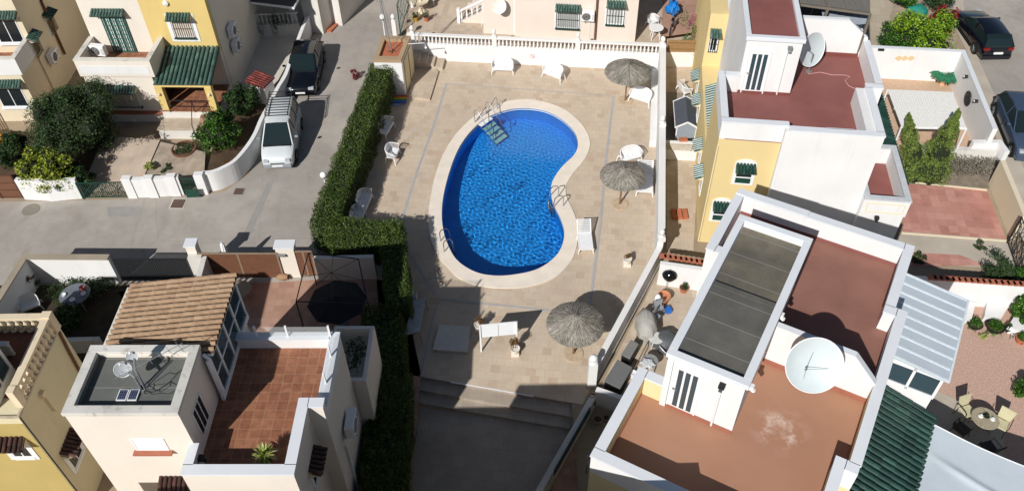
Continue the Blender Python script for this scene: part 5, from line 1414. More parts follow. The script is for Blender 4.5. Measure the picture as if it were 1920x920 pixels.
# ------ upper patio and the peach house
Zp = .5
pp = [A(735, 112, Zp), A(752, -60, Zp), A(1240, -60, Zp), A(1262, 86, Zp)]
t0 = MB(); t0.prism([(-5.9, 42.45), (8.75, 40.85), (11.5, 62), (-7.2, 62)], -.01, Zp); struct(t0, 'patio', PATIO)
h = thing('house', 'peach rendered house with barred windows behind the balustrade', 'house', at(1070, 74, Zp), -.128)
Mh = WM[h.name].inverted()
def hl(x, y, z): q = Mh @ at(x, y, z); return q
xl, xr = hl(905, 70, Zp).x, hl(1190, 78, Zp).x; xm = hl(965, 72, Zp).x
mb = MB(); mb.box(xm, xr, 0, 9, 0, 8); mb.box(xl, xm, .15, 9, 0, 8); mb.build('wall', PEACH, h)
mb = MB(); mb.tube([(xm - .02, .08, 8), (xm - .02, .08, .1)], .05, 8); mb.build('downpipe', TRIM, h)
for (x0, y0, x1, y1, lab, nb) in ((1040, 12, 1088, 52, 'wide barred window', 12), (1135, 8, 1170, 46, 'narrow barred window', 6)):
    q = min(np.arange(.3, 4, .05), key=lambda z: abs(hl((x0 + x1) / 2, y1, Zp + z).y)); a = hl((x0 + x1) / 2, y1, Zp + q).x
    window(h, 'S', a, 0, q, (x1 - x0) * .0262, 1.15, surround=.12, bars=DARKMETAL, hood=GTILE, hoodw=(x1 - x0) * .0262 + .2, nb=nb, shutter=plain('window_blind', 'c3c6c4', .6), sill=DARKGREEN, label=lab)
q = min(np.arange(.3, 5, .05), key=lambda z: abs(hl(1103, 32, Zp + z).y)); a = hl(1103, 32, Zp + q)
ac_unit(None, WM[h.name] @ Matrix.Translation((a.x, 0, q - .1)), 'air conditioner between the two barred windows of the peach house', w=.7)
mb = MB(); mb.tube([(a.x + .1, -.02, q - .1), (a.x + .12, -.02, .1)], .02, 6); mb.build('cable_duct', TRIM, h)
mb = MB(); mb.tube([(hl(1112, 60, Zp).x + .15, -.05, 8), (hl(1112, 60, Zp).x + .15, -.05, .1)], .07, 8); mb.build('downpipe', RUST, h)
q = min(np.arange(.3, 5, .05), key=lambda z: abs(hl(935, 12, Zp + z).y + .4)); a = WM[h.name] @ Vector((hl(935, 12, Zp + q).x, -.4, q))
dish('satellite_dish', 'round cream satellite dish on the left corner of the peach house', 'satellite dish', a, .42, radians(170), radians(25), mount=WM[h.name] @ Vector((hl(935, 12, Zp + q).x + .05, .15, q - .1)), feed=0, post='wall', mat=plain('cream_dish', 'e6e2d6', .5))
# stair with white rail at the left of the peach house
mb = MB(); base = Mh @ at(895, 38, Zp)
for k in range(5): mb.box(xl - 1.4 + k * .3, xl, 1.2 + k * .0, 3.2, k * .18, (k + 1) * .18)
mb.build('stair', PEACH, h)
mb = MB()
for k in range(5): x = xl - 1.45 + k * .32; mb.lathe([(.05, 0), (.03, .1), (.07, .3), (.03, .6), (.05, .7)], 8, (x, 1.2, k * .17 + .05))
mb.bar((xl - 1.6, 1.2, .75), (xl, 1.2, 1.65), .12, .09); mb.box(xl - 1.72, xl - 1.55, 1.1, 1.3, 0, .95); mb.build('stair_rail', TRIM, h)
p = at(993, 62, Zp); tt = thing('spiky_plant', 'spiky green plant by the peach wall seen over the balusters', 'plant', p)
mb = MB(); spiky(mb, (p.x, p.y, Zp + .35), 34, .55, .06, .5, 4); mb.build('leaves', GREENL, tt, world=True); pot(tt, tuple(p), .18, .3, TERRA)
p = at(882, 28, Zp); tt = thing('plant_pot', 'small terracotta pot beside the white stair rail of the peach house', 'plant pot', p); pot(tt, tuple(p), .17, .28, TERRA)

# gate at the patio, bin of plants
def iron_gate(name, label, P0, P1, h, z0, n, mat=DARKGREEN, zig=True, arch=.0):
    P0, P1 = Vector(P0), Vector(P1); P0.z = P1.z = z0
    t = thing(name, label, 'gate', tuple(P0)); f = MB()
    f.bar(P0 + Vector((0, 0, .08)), P1 + Vector((0, 0, .08)), .04); f.bar(P0 + Vector((0, 0, h)), P1 + Vector((0, 0, h)), .04)
    for P in (P0, P1): f.bar(P, P + Vector((0, 0, h + .03)), .06)
    f.build('frame', mat, t, world=True); b = MB()
    for k in range(1, n): p = P0.lerp(P1, k / n); b.bar(p + Vector((0, 0, .08)), p + Vector((0, 0, h)), .022)
    b.build('bars', mat, t, world=True)
    if zig:
        b = MB(); m = zig if zig > 1 else 3
        for k in range(m):
            p, q_ = P0.lerp(P1, k / m), P0.lerp(P1, (k + 1) / m)
            b.bar(p + Vector((0, 0, .1)), q_ + Vector((0, 0, h)), .025); b.bar(q_ + Vector((0, 0, .1)), p + Vector((0, 0, h)), .025)
        b.build('brace', mat, t, world=True)
    return t
iron_gate('iron_gate', 'dark iron gate standing open beside the patio above the pump house', at(751, 64, .5), at(766, 12, .5), 1.9, .5, 7, zig=2)
mb = MB(); p = at(741, 67, .3); mb.box(p.x - .12, p.x + .12, p.y - .12, p.y + .12, 0, 1.3); finial(mb, p.x, p.y, 1.3, .12); tag(mb.build('gate_pillar', WHITE), 'slim white pillar with a finial left of the iron gate', 'pillar')
mb = MB(); p = at(774, 12, .5); mb.box(p.x - .1, p.x + .1, p.y - .2, p.y + .6, .5, 2.2); tag(mb.build('gate_pillar', WHITE), 'white pillar right of the open iron gate at the top edge of the photo', 'pillar')

# ------ pump house, its steps
t = thing('pump_house', 'small white pump house with a sunken terracotta roof beside the hedge', 'pump house', (-6.3, 39.9, 0))
q4 = [at(700, 112, 2.3), at(752, 113, 2.3), at(770, 68, 2.3), at(716, 67, 2.3)]; q4 = [Vector((p.x, p.y, 0)) for p in q4]
mb = MB(); mb.prism([(p.x, p.y) for p in q4], 0, 2.12); mb.build('wall', WHITE, t, world=True)
cc = sum(q4, Vector()) / 4; inn = [cc + (p - cc) * .70 for p in q4]
mb = MB(); V = []; 
for z in (2.12, 2.3): V += [(p.x, p.y, z) for p in q4]
V += [(p.x, p.y, 2.3) for p in inn] + [(p.x, p.y, 2.12) for p in inn]
mb.add(V, [(0, 1, 5, 4), (1, 2, 6, 5), (2, 3, 7, 6), (3, 0, 4, 7)] + [(4 + i, 4 + (i + 1) % 4, 8 + (i + 1) % 4, 8 + i) for i in range(4)] + [(8 + i, 8 + (i + 1) % 4, 12 + (i + 1) % 4, 12 + i) for i in range(4)])
mb.build('parapet', stucco('old_tile_rim', 'b59c7c', .25, streak=.6), t, world=True)
mb = MB(); mb.add([(p.x, p.y, 2.125) for p in inn], [(0, 1, 2, 3)]); mb.build('roof', TERRA, t, world=True)
mb = MB(); e = (q4[2] - q4[1]).normalized(); nn_ = Vector((e.y, -e.x, 0)); a, b = q4[1] + e * .35 + nn_ * .02, q4[2] - e * .15 + nn_ * .02
mb.add([a, b, b + Vector((0, 0, 2.0)), a + Vector((0, 0, 2.0))] + [x + nn_ * .03 for x in (a, b, b + Vector((0, 0, 2.0)), a + Vector((0, 0, 2.0)))], [(0, 1, 2, 3), (7, 6, 5, 4), (0, 4, 5, 1), (1, 5, 6, 2), (2, 6, 7, 3), (3, 7, 4, 0)])
d = mb.build('door', stucco('cream_metal_door', 'd9cba4', .12, streak=.7), t, world=True)
k = MB(); m_ = (a + b) / 2 + nn_ * .04; k.bar(m_ + Vector((0, 0, .05)), m_ + Vector((0, 0, 1.95)), .03); k.build('hinge_line', DARKMETAL, d, world=True)
mb = MB(); P = q4[2] + Vector((-.1, -.7, 2.25)); mb.tube([P, P + Vector((.9, 0, .05)), P + Vector((.95, 0, -.2))], .02, 6); mb.ball(tuple(P + Vector((.95, 0, -.25))), .07, 8); mb.build('shower_arm', TRIM, t, world=True)
p0 = at(735, 97, 2.13)
tt = thing('utility_pole', 'thin metal mast rising from the sunken terracotta roof of the pump house', 'mast', p0)
mb = MB(); mb.tube([p0, p0 + Vector((-.30, -.25, 4.6))], .03, 7); mb.build('mast', GREYMET, tt, world=True)
mb = MB(); mb.tube([p0 + Vector((.25, .0, 0)), p0 + Vector((-.28, -.2, 4.4))], .012, 5); mb.tube([p0 + Vector((-.2, .3, 0)), p0 + Vector((-.3, -.25, 3.9))], .012, 5); mb.build('guy_wire', GREYMET, tt, world=True)
mb = MB(); mb.box(p0.x - .2, p0.x + .2, p0.y - .03, p0.y + .03, p0.z, p0.z + .05); mb.box(p0.x - .03, p0.x + .03, p0.y - .2, p0.y + .2, p0.z, p0.z + .05); mb.build('foot', RUST, tt, world=True)
# platform and steps
pf = [A(822, 134, .12), A(806, 186, .12), A(772, 182, .12), A(762, 140, .12), A(790, 108, .12)]
mb = MB(); mb.prism(pf, 0, .12); struct(mb, 'step_platform', PATIO)
mb = MB(); a, b = Lw + Vector((.55, -.02, 0)), None
for k, (x0, x1, hh) in enumerate(((.4, .8, .66), (.8, 1.2, .50), (1.2, 1.6, .34), (1.6, 2.1, .20))):
    P0, P1 = Lw + dv * x0, Lw + dv * x1; mb.prism([(P0.x, P0.y), (P1.x, P1.y), (P1.x - nv.x * .95, P1.y - nv.y * .95), (P0.x - nv.x * .95, P0.y - nv.y * .95)], 0, hh)
struct(mb, 'steps', PATIO)

# ------ left street side: wall of the yellow and cream house
t = thing('garden_wall', 'white garden wall that curves round the corner of the left street', 'wall', at(400, 350, 0))
cur = [(360, 323), (378, 323), (398, 321), (418, 313), (440, 300), (462, 275), (478, 250), (490, 222), (505, 195), (520, 165), (535, 140), (545, 110), (556, 82), (566, 55), (580, 20), (590, -20)]
P = [at(x, y, 1.15) for x, y in cur]
P = [Vector((x_, y_, 0)) for x_, y_ in [tuple(q) for q in (lambda L: [(.5 * ((2 * L[i][0]) + (L[i + 1][0] - L[i - 1][0]) * t_ + (2 * L[i - 1][0] - 5 * L[i][0] + 4 * L[i + 1][0] - L[i + 2][0]) * t_ ** 2 + (3 * L[i][0] - L[i - 1][0] - 3 * L[i + 1][0] + L[i + 2][0]) * t_ ** 3), .5 * ((2 * L[i][1]) + (L[i + 1][1] - L[i - 1][1]) * t_ + (2 * L[i - 1][1] - 5 * L[i][1] + 4 * L[i + 1][1] - L[i + 2][1]) * t_ ** 2 + (3 * L[i][1] - L[i - 1][1] - 3 * L[i + 1][1] + L[i + 2][1]) * t_ ** 3)) for i in range(1, len(L) - 2) for t_ in (0, .25, .5, .75)])(P)]]
mb = MB(); wall_strip(mb, P, .2, 0, [1.15] * len(P), 0); mb.build('wall', WHITE, t, world=True)
def streetwall(pix, h, label, th=.22, mat=None):
    P = [at(x, y, 0) for x, y in pix]; mb = MB(); wall_strip(mb, P, th, 0, h, -1); o = mb.build('garden_wall', mat or WHITE); tag(o, label, 'wall'); return o
streetwall([(47, 374), (97, 377)], 1.25, 'white street wall left of the yellow green bush')
streetwall([(97, 377.5), (157, 372)], 1.2, 'white street wall below the yellow green bush, next to the iron gate')
o = streetwall([(250, 371), (290, 370), (346, 366)], 1.15, 'white street wall with meter boxes between the iron gate and the small green gate')
for (x, y, w_, hh, zz, lab) in ((296, 366, .62, .85, .25, 'tall white meter cabinet on the street wall between the gates'), (329, 364, .36, .26, .4, 'small pale meter box on the street wall beside the green gate')):
    p = at(x, y, 0); tt = thing('meter_cabinet', lab, 'meter box', (p.x, p.y, zz), .01); MB().box(-w_ / 2, w_ / 2, -.06, .18, 0, hh).build('casing', plain('cabinet_white', 'dfe3e6', .5), tt, bevel=.01)
    MB().box(-w_ / 2 + .04, w_ / 2 - .04, -.075, -.06, .04, hh - .04).build('door', plain('cabinet_door', 'cfd6dc', .5), tt)
for (x, y, lab) in ((250, 372, 'square white gate pillar right of the wide iron gate'), (290, 371, 'square white pillar left of the tall meter cabinet'), (332, 368, 'square white pillar left of the small green gate'), (383, 365, 'square white pillar right of the small green gate')):
    p = at(x, y, 0); mb = MB(); mb.box(p.x - .22, p.x + .22, p.y - .01, p.y + .30, 0, 1.24); tag(mb.build('gate_pillar', WHITE, bevel=.01), lab, 'pillar', 'gate pillars of the left street wall')
p = at(383, 350, .9); mb = MB(); mb.box(p.x - .12, p.x + .12, p.y - .03, p.y + .02, .9, 1.1)
iron_gate('iron_gate', 'wide low dark green iron gate with zigzag braces on the left street', at(157, 373, 0), at(245, 371, 0), 1.0, .02, 22, zig=3)
tg = iron_gate('iron_gate', 'small green iron gate between two white pillars on the left street', at(347, 364, 0), at(374, 363, 0), .95, .02, 9, zig=False)
mb = MB(); a, b = at(348, 363, .35), at(373, 362, .35); mb.bar(a, b, .02, .5); mb.build('panel', DARKGREEN, tg, world=True)
# brown garage door at the far left
t = thing('garage_gate', 'brown panelled garage gate at the left edge of the street', 'gate', at(20, 372, 0))
a, b = at(-60, 372, 0), at(46, 371, 0); mb = MB(); mb.bar(a + Vector((0, 0, .75)), b + Vector((0, 0, .75)), .05, 1.45); mb.build('panel', BROWNW, t, world=True)
mb = MB()
for z in (.1, .55, 1.0, 1.45): mb.bar(a + Vector((0, -.035, z)), b + Vector((0, -.035, z)), .02, .03)
for f in (.3, .62, .99): p = a.lerp(b, f); mb.bar(p + Vector((0, -.03, .02)), p + Vector((0, -.03, 1.5)), .06, .04)
mb.build('frame', plain('brown_frame', '513628', .6), t, world=True)
# garden grounds behind the wall: slopes up to the house
def slope(name, pts, mat):
    mb = MB(); mb.add(pts, [tuple(range(len(pts)))]); o = struct(mb, name, mat); return o
g0 = [at(150, 352, .05), at(262, 352, .05), at(250, 262, .5), at(200, 256, .5)]
slope('driveway', [at(150, 360, .03), at(258, 358, .03), at(300, 262, .48), at(195, 255, .48)], plain('driveway_concrete', 'b3a392', .9, var=.15, scale=1.4, bump=.3))
slope('garden_paving', [at(262, 345, .05), at(382, 345, .05), at(385, 285, .30), at(285, 262, .42)], plain('crazy_paving', '9b8d7d', .9, var=.3, scale=2.2, bump=.6, bscale=5))
slope('garden_bed', [at(-80, 365, .03), at(150, 360, .04), at(200, 255, .40), at(-80, 240, .40)], SOIL)
slope('garden_bed', [at(384, 340, .05), at(430, 335, .04), at(480, 250, .04), at(505, 180, .04), at(430, 170, .3), at(400, 270, .3)], SOIL)
slope('side_court', [at(430, 200, .06), at(500, 190, .06), at(560, 80, .06), at(580, -40, .06), at(440, -40, .06)], CONCW)
mb = MB(); a, b = HL.w(3.6, -1.35, 0), HL.w(5.6, -1.35, 0); mb.prism([tuple(a[:2]), tuple(b[:2]), tuple(HL.w(5.6, -.35, 0)[:2]), tuple(HL.w(3.6, -.35, 0)[:2])], 0, .56); rbd = mb.build('raised_bed', WHITE_OLD); tag(rbd, 'low raised ledge in front of the porch of the yellow and cream house', 'ledge'); mb = MB(); mb.prism([tuple(HL.w(u_, v_, 0)[:2]) for u_, v_ in ((3.55, -1.37), (5.6, -1.37), (5.6, -.36), (3.55, -.36))], .56, .60); mb.build('top', PATIO, rbd, world=True)
p = at(345, 280, .3)
t = thing('round_planter', 'round sunken planter with a green weedy bed beside the porch steps', 'planter', (p.x, p.y, .18))
mb = MB(); mb.lathe([(.62, 0), (.62, .2), (.56, .2), (.56, .1)], 24, (p.x, p.y, .18), caps=False); mb.build('rim', BROWNW, t, world=True)
mb = MB(); mb.lathe([(.56, .14), (.001, .17)], 24, (p.x, p.y, .18), caps=False); s_ = mb.build('soil', SOIL, t, world=True)
mb = MB(); random.seed(9); leaf_quads(mb, [Vector((p.x + random.uniform(-.4, .4), p.y + random.uniform(-.4, .4), .36 + random.random() * .06)) for _ in range(260)], .06); mb.build('weeds', OLIVE, s_, world=True)
for (x, y, s_, lab) in ((334, 382, .30, 'square drain cover with pale frame in front of the small green gate'), (448, 359, .22, 'small dark drain cover at the bend of the street')):
    p = at(x, y, .006); t = thing('drain_cover', lab, 'drain cover', p, -.05); MB().box(-s_ - .05, s_ + .05, -s_ - .04, s_ + .04, 0, .008).build('frame', CONCW if s_ > .25 else PATCH, t)
    MB().box(-s_, s_, -s_, s_, .008, .014).build('grate', plain('rusty_iron', '5c4a40', .8), t)
p = at(58, 393, .006); MBm = MB(); MBm.lathe([(.42, 0), (.42, .006), (.001, .007)], 20, tuple(p)); tag(MBm.build('manhole_cover', plain('cast_iron', '857e72', .85)), 'round manhole cover in the left street below the brown garage gate', 'manhole cover')

# court behind the cars (upper left)
t = thing('court_wall', 'shaded white court wall with balusters hung with creeper at the top left', 'balustrade', at(515, 70, .06))
a, b = at(480, 72, 0), at(566, 68, 0); mb = MB(); wall_strip(mb, [a, b], .2, 0, .85, -1); mb.build('wall', WHITE_OLD, t, world=True)
mb = MB(); mb.bar(a + Vector((0, .1, 1.55)), b + Vector((0, .1, 1.55)), .18, .09); mb.build('handrail', WHITE_OLD, t, world=True)
for k in range(11):
    s = a.lerp(b, (k + .5) / 11) + Vector((0, .1, .88)); mb = MB(); mb.lathe([(.06, 0), (.035, .08), (.07, .25), (.03, .5), (.055, .63)], 8, tuple(s)); mb.build('baluster', WHITE_OLD, t, world=True)
mb = MB(); random.seed(11)
for k in range(9):
    p = a.lerp(b, random.random()) + Vector((0, -.1, 1.5)); Pp, N = lump_points(p + Vector((0, 0, -random.random() * .9)), (.25, .12, .5), 60); leaf_quads(mb, Pp, .05)
tag(mb.build('creeper', DKLEAF), 'dark creeper hanging over the shaded balusters at the top left', 'creeper')
t = thing('car_port', 'dark canopy roof with white edge over the shaded court at the top left', 'canopy', at(520, 20, 0))
c0, c1, c2, c3 = at(470, 4, 2.6), at(552, 14, 2.6), at(590, -60, 2.6), at(470, -60, 2.6)
mb = MB(); mb.add([c0, c1, c2, c3] + [p + Vector((0, 0, -.1)) for p in (c0, c1, c2, c3)], [(0, 1, 2, 3), (7, 6, 5, 4), (0, 4, 5, 1), (1, 5, 6, 2), (2, 6, 7, 3), (3, 7, 4, 0)]); mb.build('roof', plain('dark_canopy', '3a3c3e', .7), t, world=True)
mb = MB(); mb.bar(c0 + Vector((0, -.03, -.05)), c1 + Vector((0, -.03, -.05)), .05, .12); mb.bar(c1, c2, .05, .12); mb.build('edge', TRIM, t, world=True)
mb = MB(); p = at(556, 62, 0); mb.box(p.x - .12, p.x + .12, p.y - .1, p.y + .14, 0, 2.5); mb.build('post', TRIM, t, world=True)
h = thing('house', 'white house wall at the top edge of the left lane, its side in shade', 'house', at(592, 62, 0), -.35)
mb = MB(); mb.box(-.6, 1.2, 1.2, 9, 0, 7.6); mb.box(-.6, .55, 0, 1.2, 0, 2.8); mb.build('wall', WHITE_OLD, h); MB().box(.56, .9, .3, 1.2, 0, .12).build('doorstep', TERRA, h)
t = thing('tiled_gatehouse', 'little white gas cupboard with a red tiled cap beside the black car', 'gatehouse', at(497, 190, 0), -.42)
MB().box(-.45, .45, -.3, .5, 0, 1.15).build('wall', WHITE, t); mb = MB(); tile_roof(mb, (-.55, .55, 1.5), (0, -1, 0), (1, 0, -.12), 1.05, 1.15, .18, .26); mb.build('roof', RTILE, t)

# ------ lower left: walled garden, fences, gate pillars
GW = 1.55
t = thing('garden_wall', 'white walled garden corner with stained coping in front of the sand tiled house', 'wall', at(50, 535, 0))
pts = [at(-60, 590, GW), at(0, 553, GW) if False else at(-5, 560, GW), at(46, 481, GW), at(206, 482, GW)]
pts = [at(-40, 620, GW), at(47, 482, GW), at(204, 483, GW)]
mb = MB(); wall_strip(mb, pts, .2, 0, GW, 0); mb.build('wall', WHITE, t, world=True); mb = MB(); wall_strip(mb, pts, .30, GW, GW + .06, 0); mb.build('coping', stucco('stone_coping', 'a89b88', .3, streak=.8), t, world=True)
mb = MB(); p = at(75, 486, 1.35); ring = []
for k in range(2):
    ring = [p + Vector((.1 * cos(a / 8 * pi) + k * .12, -.05, .16 * sin(a / 8 * pi) - .05)) for a in range(17)]; mb.tube(ring, .012, 5)
mb.build('ornament', DARKMETAL, t, world=True)
t = thing('railing', 'black slatted railing fence beside the sand coloured tile roof', 'fence', at(210, 520, 0)); a, b = at(208, 484, GW), at(348, 484, GW); a.z = b.z = 0
mb = MB(); n = 34
for k in range(n): p = a.lerp(b, (k + .5) / n); mb.box(p.x - .035, p.x + .035, p.y - .01, p.y + .01, .1, 1.5)
mb.build('slats', DARKMETAL, t, world=True); mb = MB(); mb.bar(a + Vector((0, 0, 1.5)), b + Vector((0, 0, 1.5)), .05); mb.bar(a + Vector((0, 0, .3)), b + Vector((0, 0, .3)), .05); mb.build('rail', DARKMETAL, t, world=True)
mb = MB(); p = at(352, 480, 1.55); wall_strip(mb, [p, at(378, 478, 1.55)], .3, 0, 1.55, 0); tag(mb.build('gate_pillar', WHITE_OLD), 'broad weathered pillar at the end of the black railing', 'pillar')
mb = MB(); wall_strip(mb, [at(378, 468, 1.9), at(372, 520, 1.5)], .22, 0, 1.5, 0); tag(mb.build('party_wall', WHITE_OLD), 'short weathered party wall between the walled garden and the salmon tiled yard', 'wall')
GP = plain('gate_cream', 'ece2cc', .8)
for (x, y, w_, hh, lab) in ((379, 520, .42, 1.95, 'narrow cream pillar left of the wide brown gate'), (548, 520, .78, 1.85, 'broad cream pillar between the wide brown gate and the small one')):
    p = at(x, y, 0); t = thing('gate_pillar', lab, 'pillar', p); MB().box(-w_ / 2, w_ / 2, 0, .4, 0, hh).build('shaft', CREAM, t); MB().box(-w_ / 2 - .05, w_ / 2 + .05, -.05, .45, hh, hh + .08).build('coping', CAPW, t)
mb = MB(); p = at(520, 478, 1.5); mb.bar(p, p + Vector((.35, -.05, 0)), .1); tag(mb.build('wall_lamp', GREYMET), 'small grey lamp on the top of the broad cream gate pillar', 'lamp')
def slatgate(label, x0, x1, y, h, n):
    a, b = at(x0, y, 0), at(x1, y, 0); t = thing('slatted_gate', label, 'gate', a); mb = MB()
    for k in range(n): z = .08 + (h - .1) * (k + .5) / n; mb.bar(a + Vector((0, .1, z)), b + Vector((0, .1, z)), .03, (h - .1) / n - .012)
    mb.build('boards', BROWNW, t, world=True); mb = MB()
    for p in (a, b, a.lerp(b, .5)): mb.bar(p + Vector((0, .1, 0)), p + Vector((0, .1, h)), .07, .05)
    mb.bar(a + Vector((0, .1, h)), b + Vector((0, .1, h)), .06, .05); mb.build('frame', plain('gate_frame', '8b7866', .6), t, world=True)
slatgate('wide brown slatted gate between two cream pillars', 388, 532, 525, 1.6, 5); slatgate('small brown slatted gate right of the broad cream pillar', 563, 595, 521, 1.6, 5)
wall('cream_wall', 'cream wall between the small brown gate and the hedge', 'wall', [(588, 483), (700, 480)], 1.35, .2, mat=CREAM)
pts = [A(300, 530), A(388, 523), A(600, 521), A(700, 520)] 
yard = [(-17.2, 24.7), (-7.0, 25.3), (-4.9, 25.0), (-3.7, 20), (-3.9, 8), (-12.5, 8), (-12.5, 16), (-14, 20)]
fill([yard], .004, 'tiled_yard', TERRAY, kind='structure')
fill([[(-30, 18), (-14.3, 18), (-14.3, 25), (-22, 25.2), (-30, 25.2)]], .004, 'garden_bed', plain('dark_soil', '3a3224', .95, var=.4, scale=2, bump=.8), kind='structure')

# ------ right side: white court behind the maroon terrace
CH = 1.9
t = thing('court_wall', 'white court wall with plaque and palm beside the right street', 'wall', at(1800, 150, 0))
pts = [at(1630, 88, CH), at(1806, 97, CH), at(1866, 243, CH)]
mb = MB(); wall_strip(mb, pts, .22, 0, CH, 0); mb.build('wall', WHITE, t, world=True)
mb = MB(); wall_strip(mb, pts, .24, CH, CH + .04, 0); mb.build('coping', CAPW, t, world=True)
dN = (pts[1] - pts[0]).normalized(); 
def onwall(x, y, P0, P1, off):
    """height at which the sight line meets the wall plane"""
    d = (P1 - P0); d.z = 0; d.normalize(); n = Vector((d.y, -d.x, 0)); best = None
    for z in np.arange(.1, CH, .02):
        q = at(x, y, float(z)); k = abs((q - P0).dot(n) - off)
        if best is None or k < best[0]: best = (k, q)
    return best[1], d, n
for i, x in enumerate((1685, 1696, 1708)):
    q, d, n = onwall(x, 109, pts[0], pts[1], .13); mb = MB(); q = q + n * .01; u_ = Vector((0, 0, 1))
    s = .17; mb.add([q - d * s * 1.2, q - u_ * s, q + d * s * 1.2, q + u_ * s] + [v + n * .02 for v in (q - d * s * 1.2, q - u_ * s, q + d * s * 1.2, q + u_ * s)], [(0, 1, 2, 3), (7, 6, 5, 4), (0, 4, 5, 1), (1, 5, 6, 2), (2, 6, 7, 3), (3, 7, 4, 0)])
    tag(mb.build('wall_tile', plain('tan_tile', 'dcbf93', .7)), ['left tan diamond tile on the white court wall', 'middle tan diamond tile on the white court wall', 'right tan diamond tile on the white court wall'][i], 'wall tile', 'tan diamond tiles on the court wall')
q, d, n = onwall(1652, 93, pts[0], pts[1], .13); mb = MB(); mb.bar(q - d * .16 + n * .03, q + d * .16 + n * .03, .06, .12); tag(mb.build('wall_lamp', DARKMETAL), 'small dark lamp at the left end of the white court wall', 'lamp')
for i, (x, y) in enumerate(((1814, 144), (1833, 190))):
    q, d, n = onwall(x, y, pts[1], pts[2], .13); tt = thing('wall_lamp', ['small round wall lamp above the oval plaque', 'small round wall lamp right of the oval plaque'][i], 'lamp', q, 0, 'round lamps on the court wall')
    mb = MB(); mb.tube([q, q + n * .16], .09, 12); mb.build('ring', DARKMETAL, tt, world=True); mb = MB(); mb.ball(tuple(q + n * .14), .06, 8); mb.build('globe', TRIM, tt, world=True)
q, d, n = onwall(1816, 185, pts[1], pts[2], .13); tt = thing('wall_plaque', 'oval black and white openwork plaque on the white court wall', 'plaque', q)
Mo = Matrix((d, Vector((0, 0, 1)), n)).transposed().to_4x4(); Mo.translation = q + n * .01
mb = MB(); ring = [Mo @ Vector((.40 * cos(2 * pi * k / 24), .36 * sin(2 * pi * k / 24), .03)) for k in range(25)]; mb.tube(ring, .03, 6)
for k in range(-3, 4):
    x = k * .1; hh = .34 * sqrt(max(0, 1 - (x / .40) ** 2)); mb.tube([Mo @ Vector((x, -hh, .02)), Mo @ Vector((x + .06, 0, .02)), Mo @ Vector((x, hh, .02))], .016, 5); mb.tube([Mo @ Vector((-.35 * sqrt(max(0, 1 - (x / .36) ** 2)), x, .02)), Mo @ Vector((.35 * sqrt(max(0, 1 - (x / .36) ** 2)), x * .8, .02))], .014, 5)
mb.build('ironwork', DARKMETAL, tt, world=True)
fill([[A(1635, 140), A(1785, 150), A(1845, 300), A(1670, 290)]], .006, 'court_floor', plain('tan_court_floor', 'c2a48a', .9, var=.1), kind='structure')
# slatted canopy
t = thing('slatted_canopy', 'white slatted canopy over the court of the yellow house', 'canopy', at(1740, 210, 0))
K = [at(1664, 168, 2.15), at(1786, 173, 2.15), at(1812, 240, 2.15), at(1690, 238, 2.15)]
mb = MB(); n = 26
for k in range(n):
    f = (k + .5) / n; mb.bar(K[0].lerp(K[1], f), K[3].lerp(K[2], f), .108, .02)
mb.build('slats', plain('white_slats', 'ebe9e2', .7, var=.05), t, world=True)
mb = MB()
for f in (0, .5, 1): mb.bar(K[0].lerp(K[3], f) + Vector((0, 0, -.05)), K[1].lerp(K[2], f) + Vector((0, 0, -.05)), .07, .06)
for p in K: mb.bar(Vector((p.x, p.y, 0)), p, .07)
mb.build('frame', TRIM, t, world=True)
p = at(1690, 250, 0); mb = MB(); mb.lathe([(.55, .9), (.5, 1.1), (.03, 2.0), (.001, 2.05)], 8, (p.x + .3, p.y - .2, 0)); tag(mb.build('folded_parasol', PLASTIC), 'closed white parasol below the slatted canopy, behind the green shrubs', 'parasol') if False else None
# palm in a pot
p = at(1766, 158, 0); t = thing('potted_palm', 'green palm in a tan pot in the corner of the white court', 'plant', p); pot(t, tuple(p), .22, .42, plain('tan_pot', 'd3ab84', .8))
mb = MB(); random.seed(8)
for k in range(11):
    a = 2 * pi * k / 11 + .2; P0 = Vector((p.x, p.y, .45)); L = .75; arc = [P0 + Vector((cos(a) * L * f, sin(a) * L * f, .75 * f - .55 * f * f)) for f in (0, .25, .5, .75, 1)]
    mb.tube(arc, .012, 4)
    for j in range(1, 5):
        for q in range(4):
            c = arc[j - 1].lerp(arc[j], q / 4); s = Vector((-sin(a), cos(a), 0))
            for sg in (-1, 1): mb.add([c, c + s * sg * .2 + Vector((cos(a) * .1, sin(a) * .1, -.05)), c + s * sg * .19 + Vector((cos(a) * .15, sin(a) * .15, -.06)), c + Vector((cos(a) * .05, sin(a) * .05, 0))], [(0, 1, 2, 3)])
mb.build('fronds', plain('palm_green', '1f6b4a', .5, var=.2), t, world=True)
# low walls south of the court and the pink yard
wall('low_wall', 'low pale wall with a pink line between the white court and the grey twig bed', 'wall', [(1716, 272), (1868, 283)], .75, .3, mat=WHITE_OLD)
p = at(1826, 262, 1.2); mb = MB(); wall_strip(mb, [at(1826, 262, 1.2), at(1876, 262, 1.2), at(1886, 290, .9)], .25, 0, 1.1, 0); tag(mb.build('end_wall', WHITE), 'white stub wall at the street end of the court', 'wall')
wall('street_wall', 'cream wall between the pink tiled yard and the right street', 'wall', [(1876, 300), (1919, 404)], 1.5, .22, mat=BEIGE, side=-1)
iron_gate('iron_gate', 'black iron gate with crossed bars at the right edge of the photo', at(1888, 455, 0), at(1925, 560, 0), 1.6, 0, 12, mat=DARKMETAL, zig=4)
fill([[A(1700, 340), A(1850, 357), A(1888, 452), A(1690, 436)]], .006, 'pink_yard', PINKT, kind='structure')
fill([[A(1690, 436), A(1888, 452), A(1905, 505), A(1650, 490)]], .010, 'concrete_strip', CONC, kind='structure')
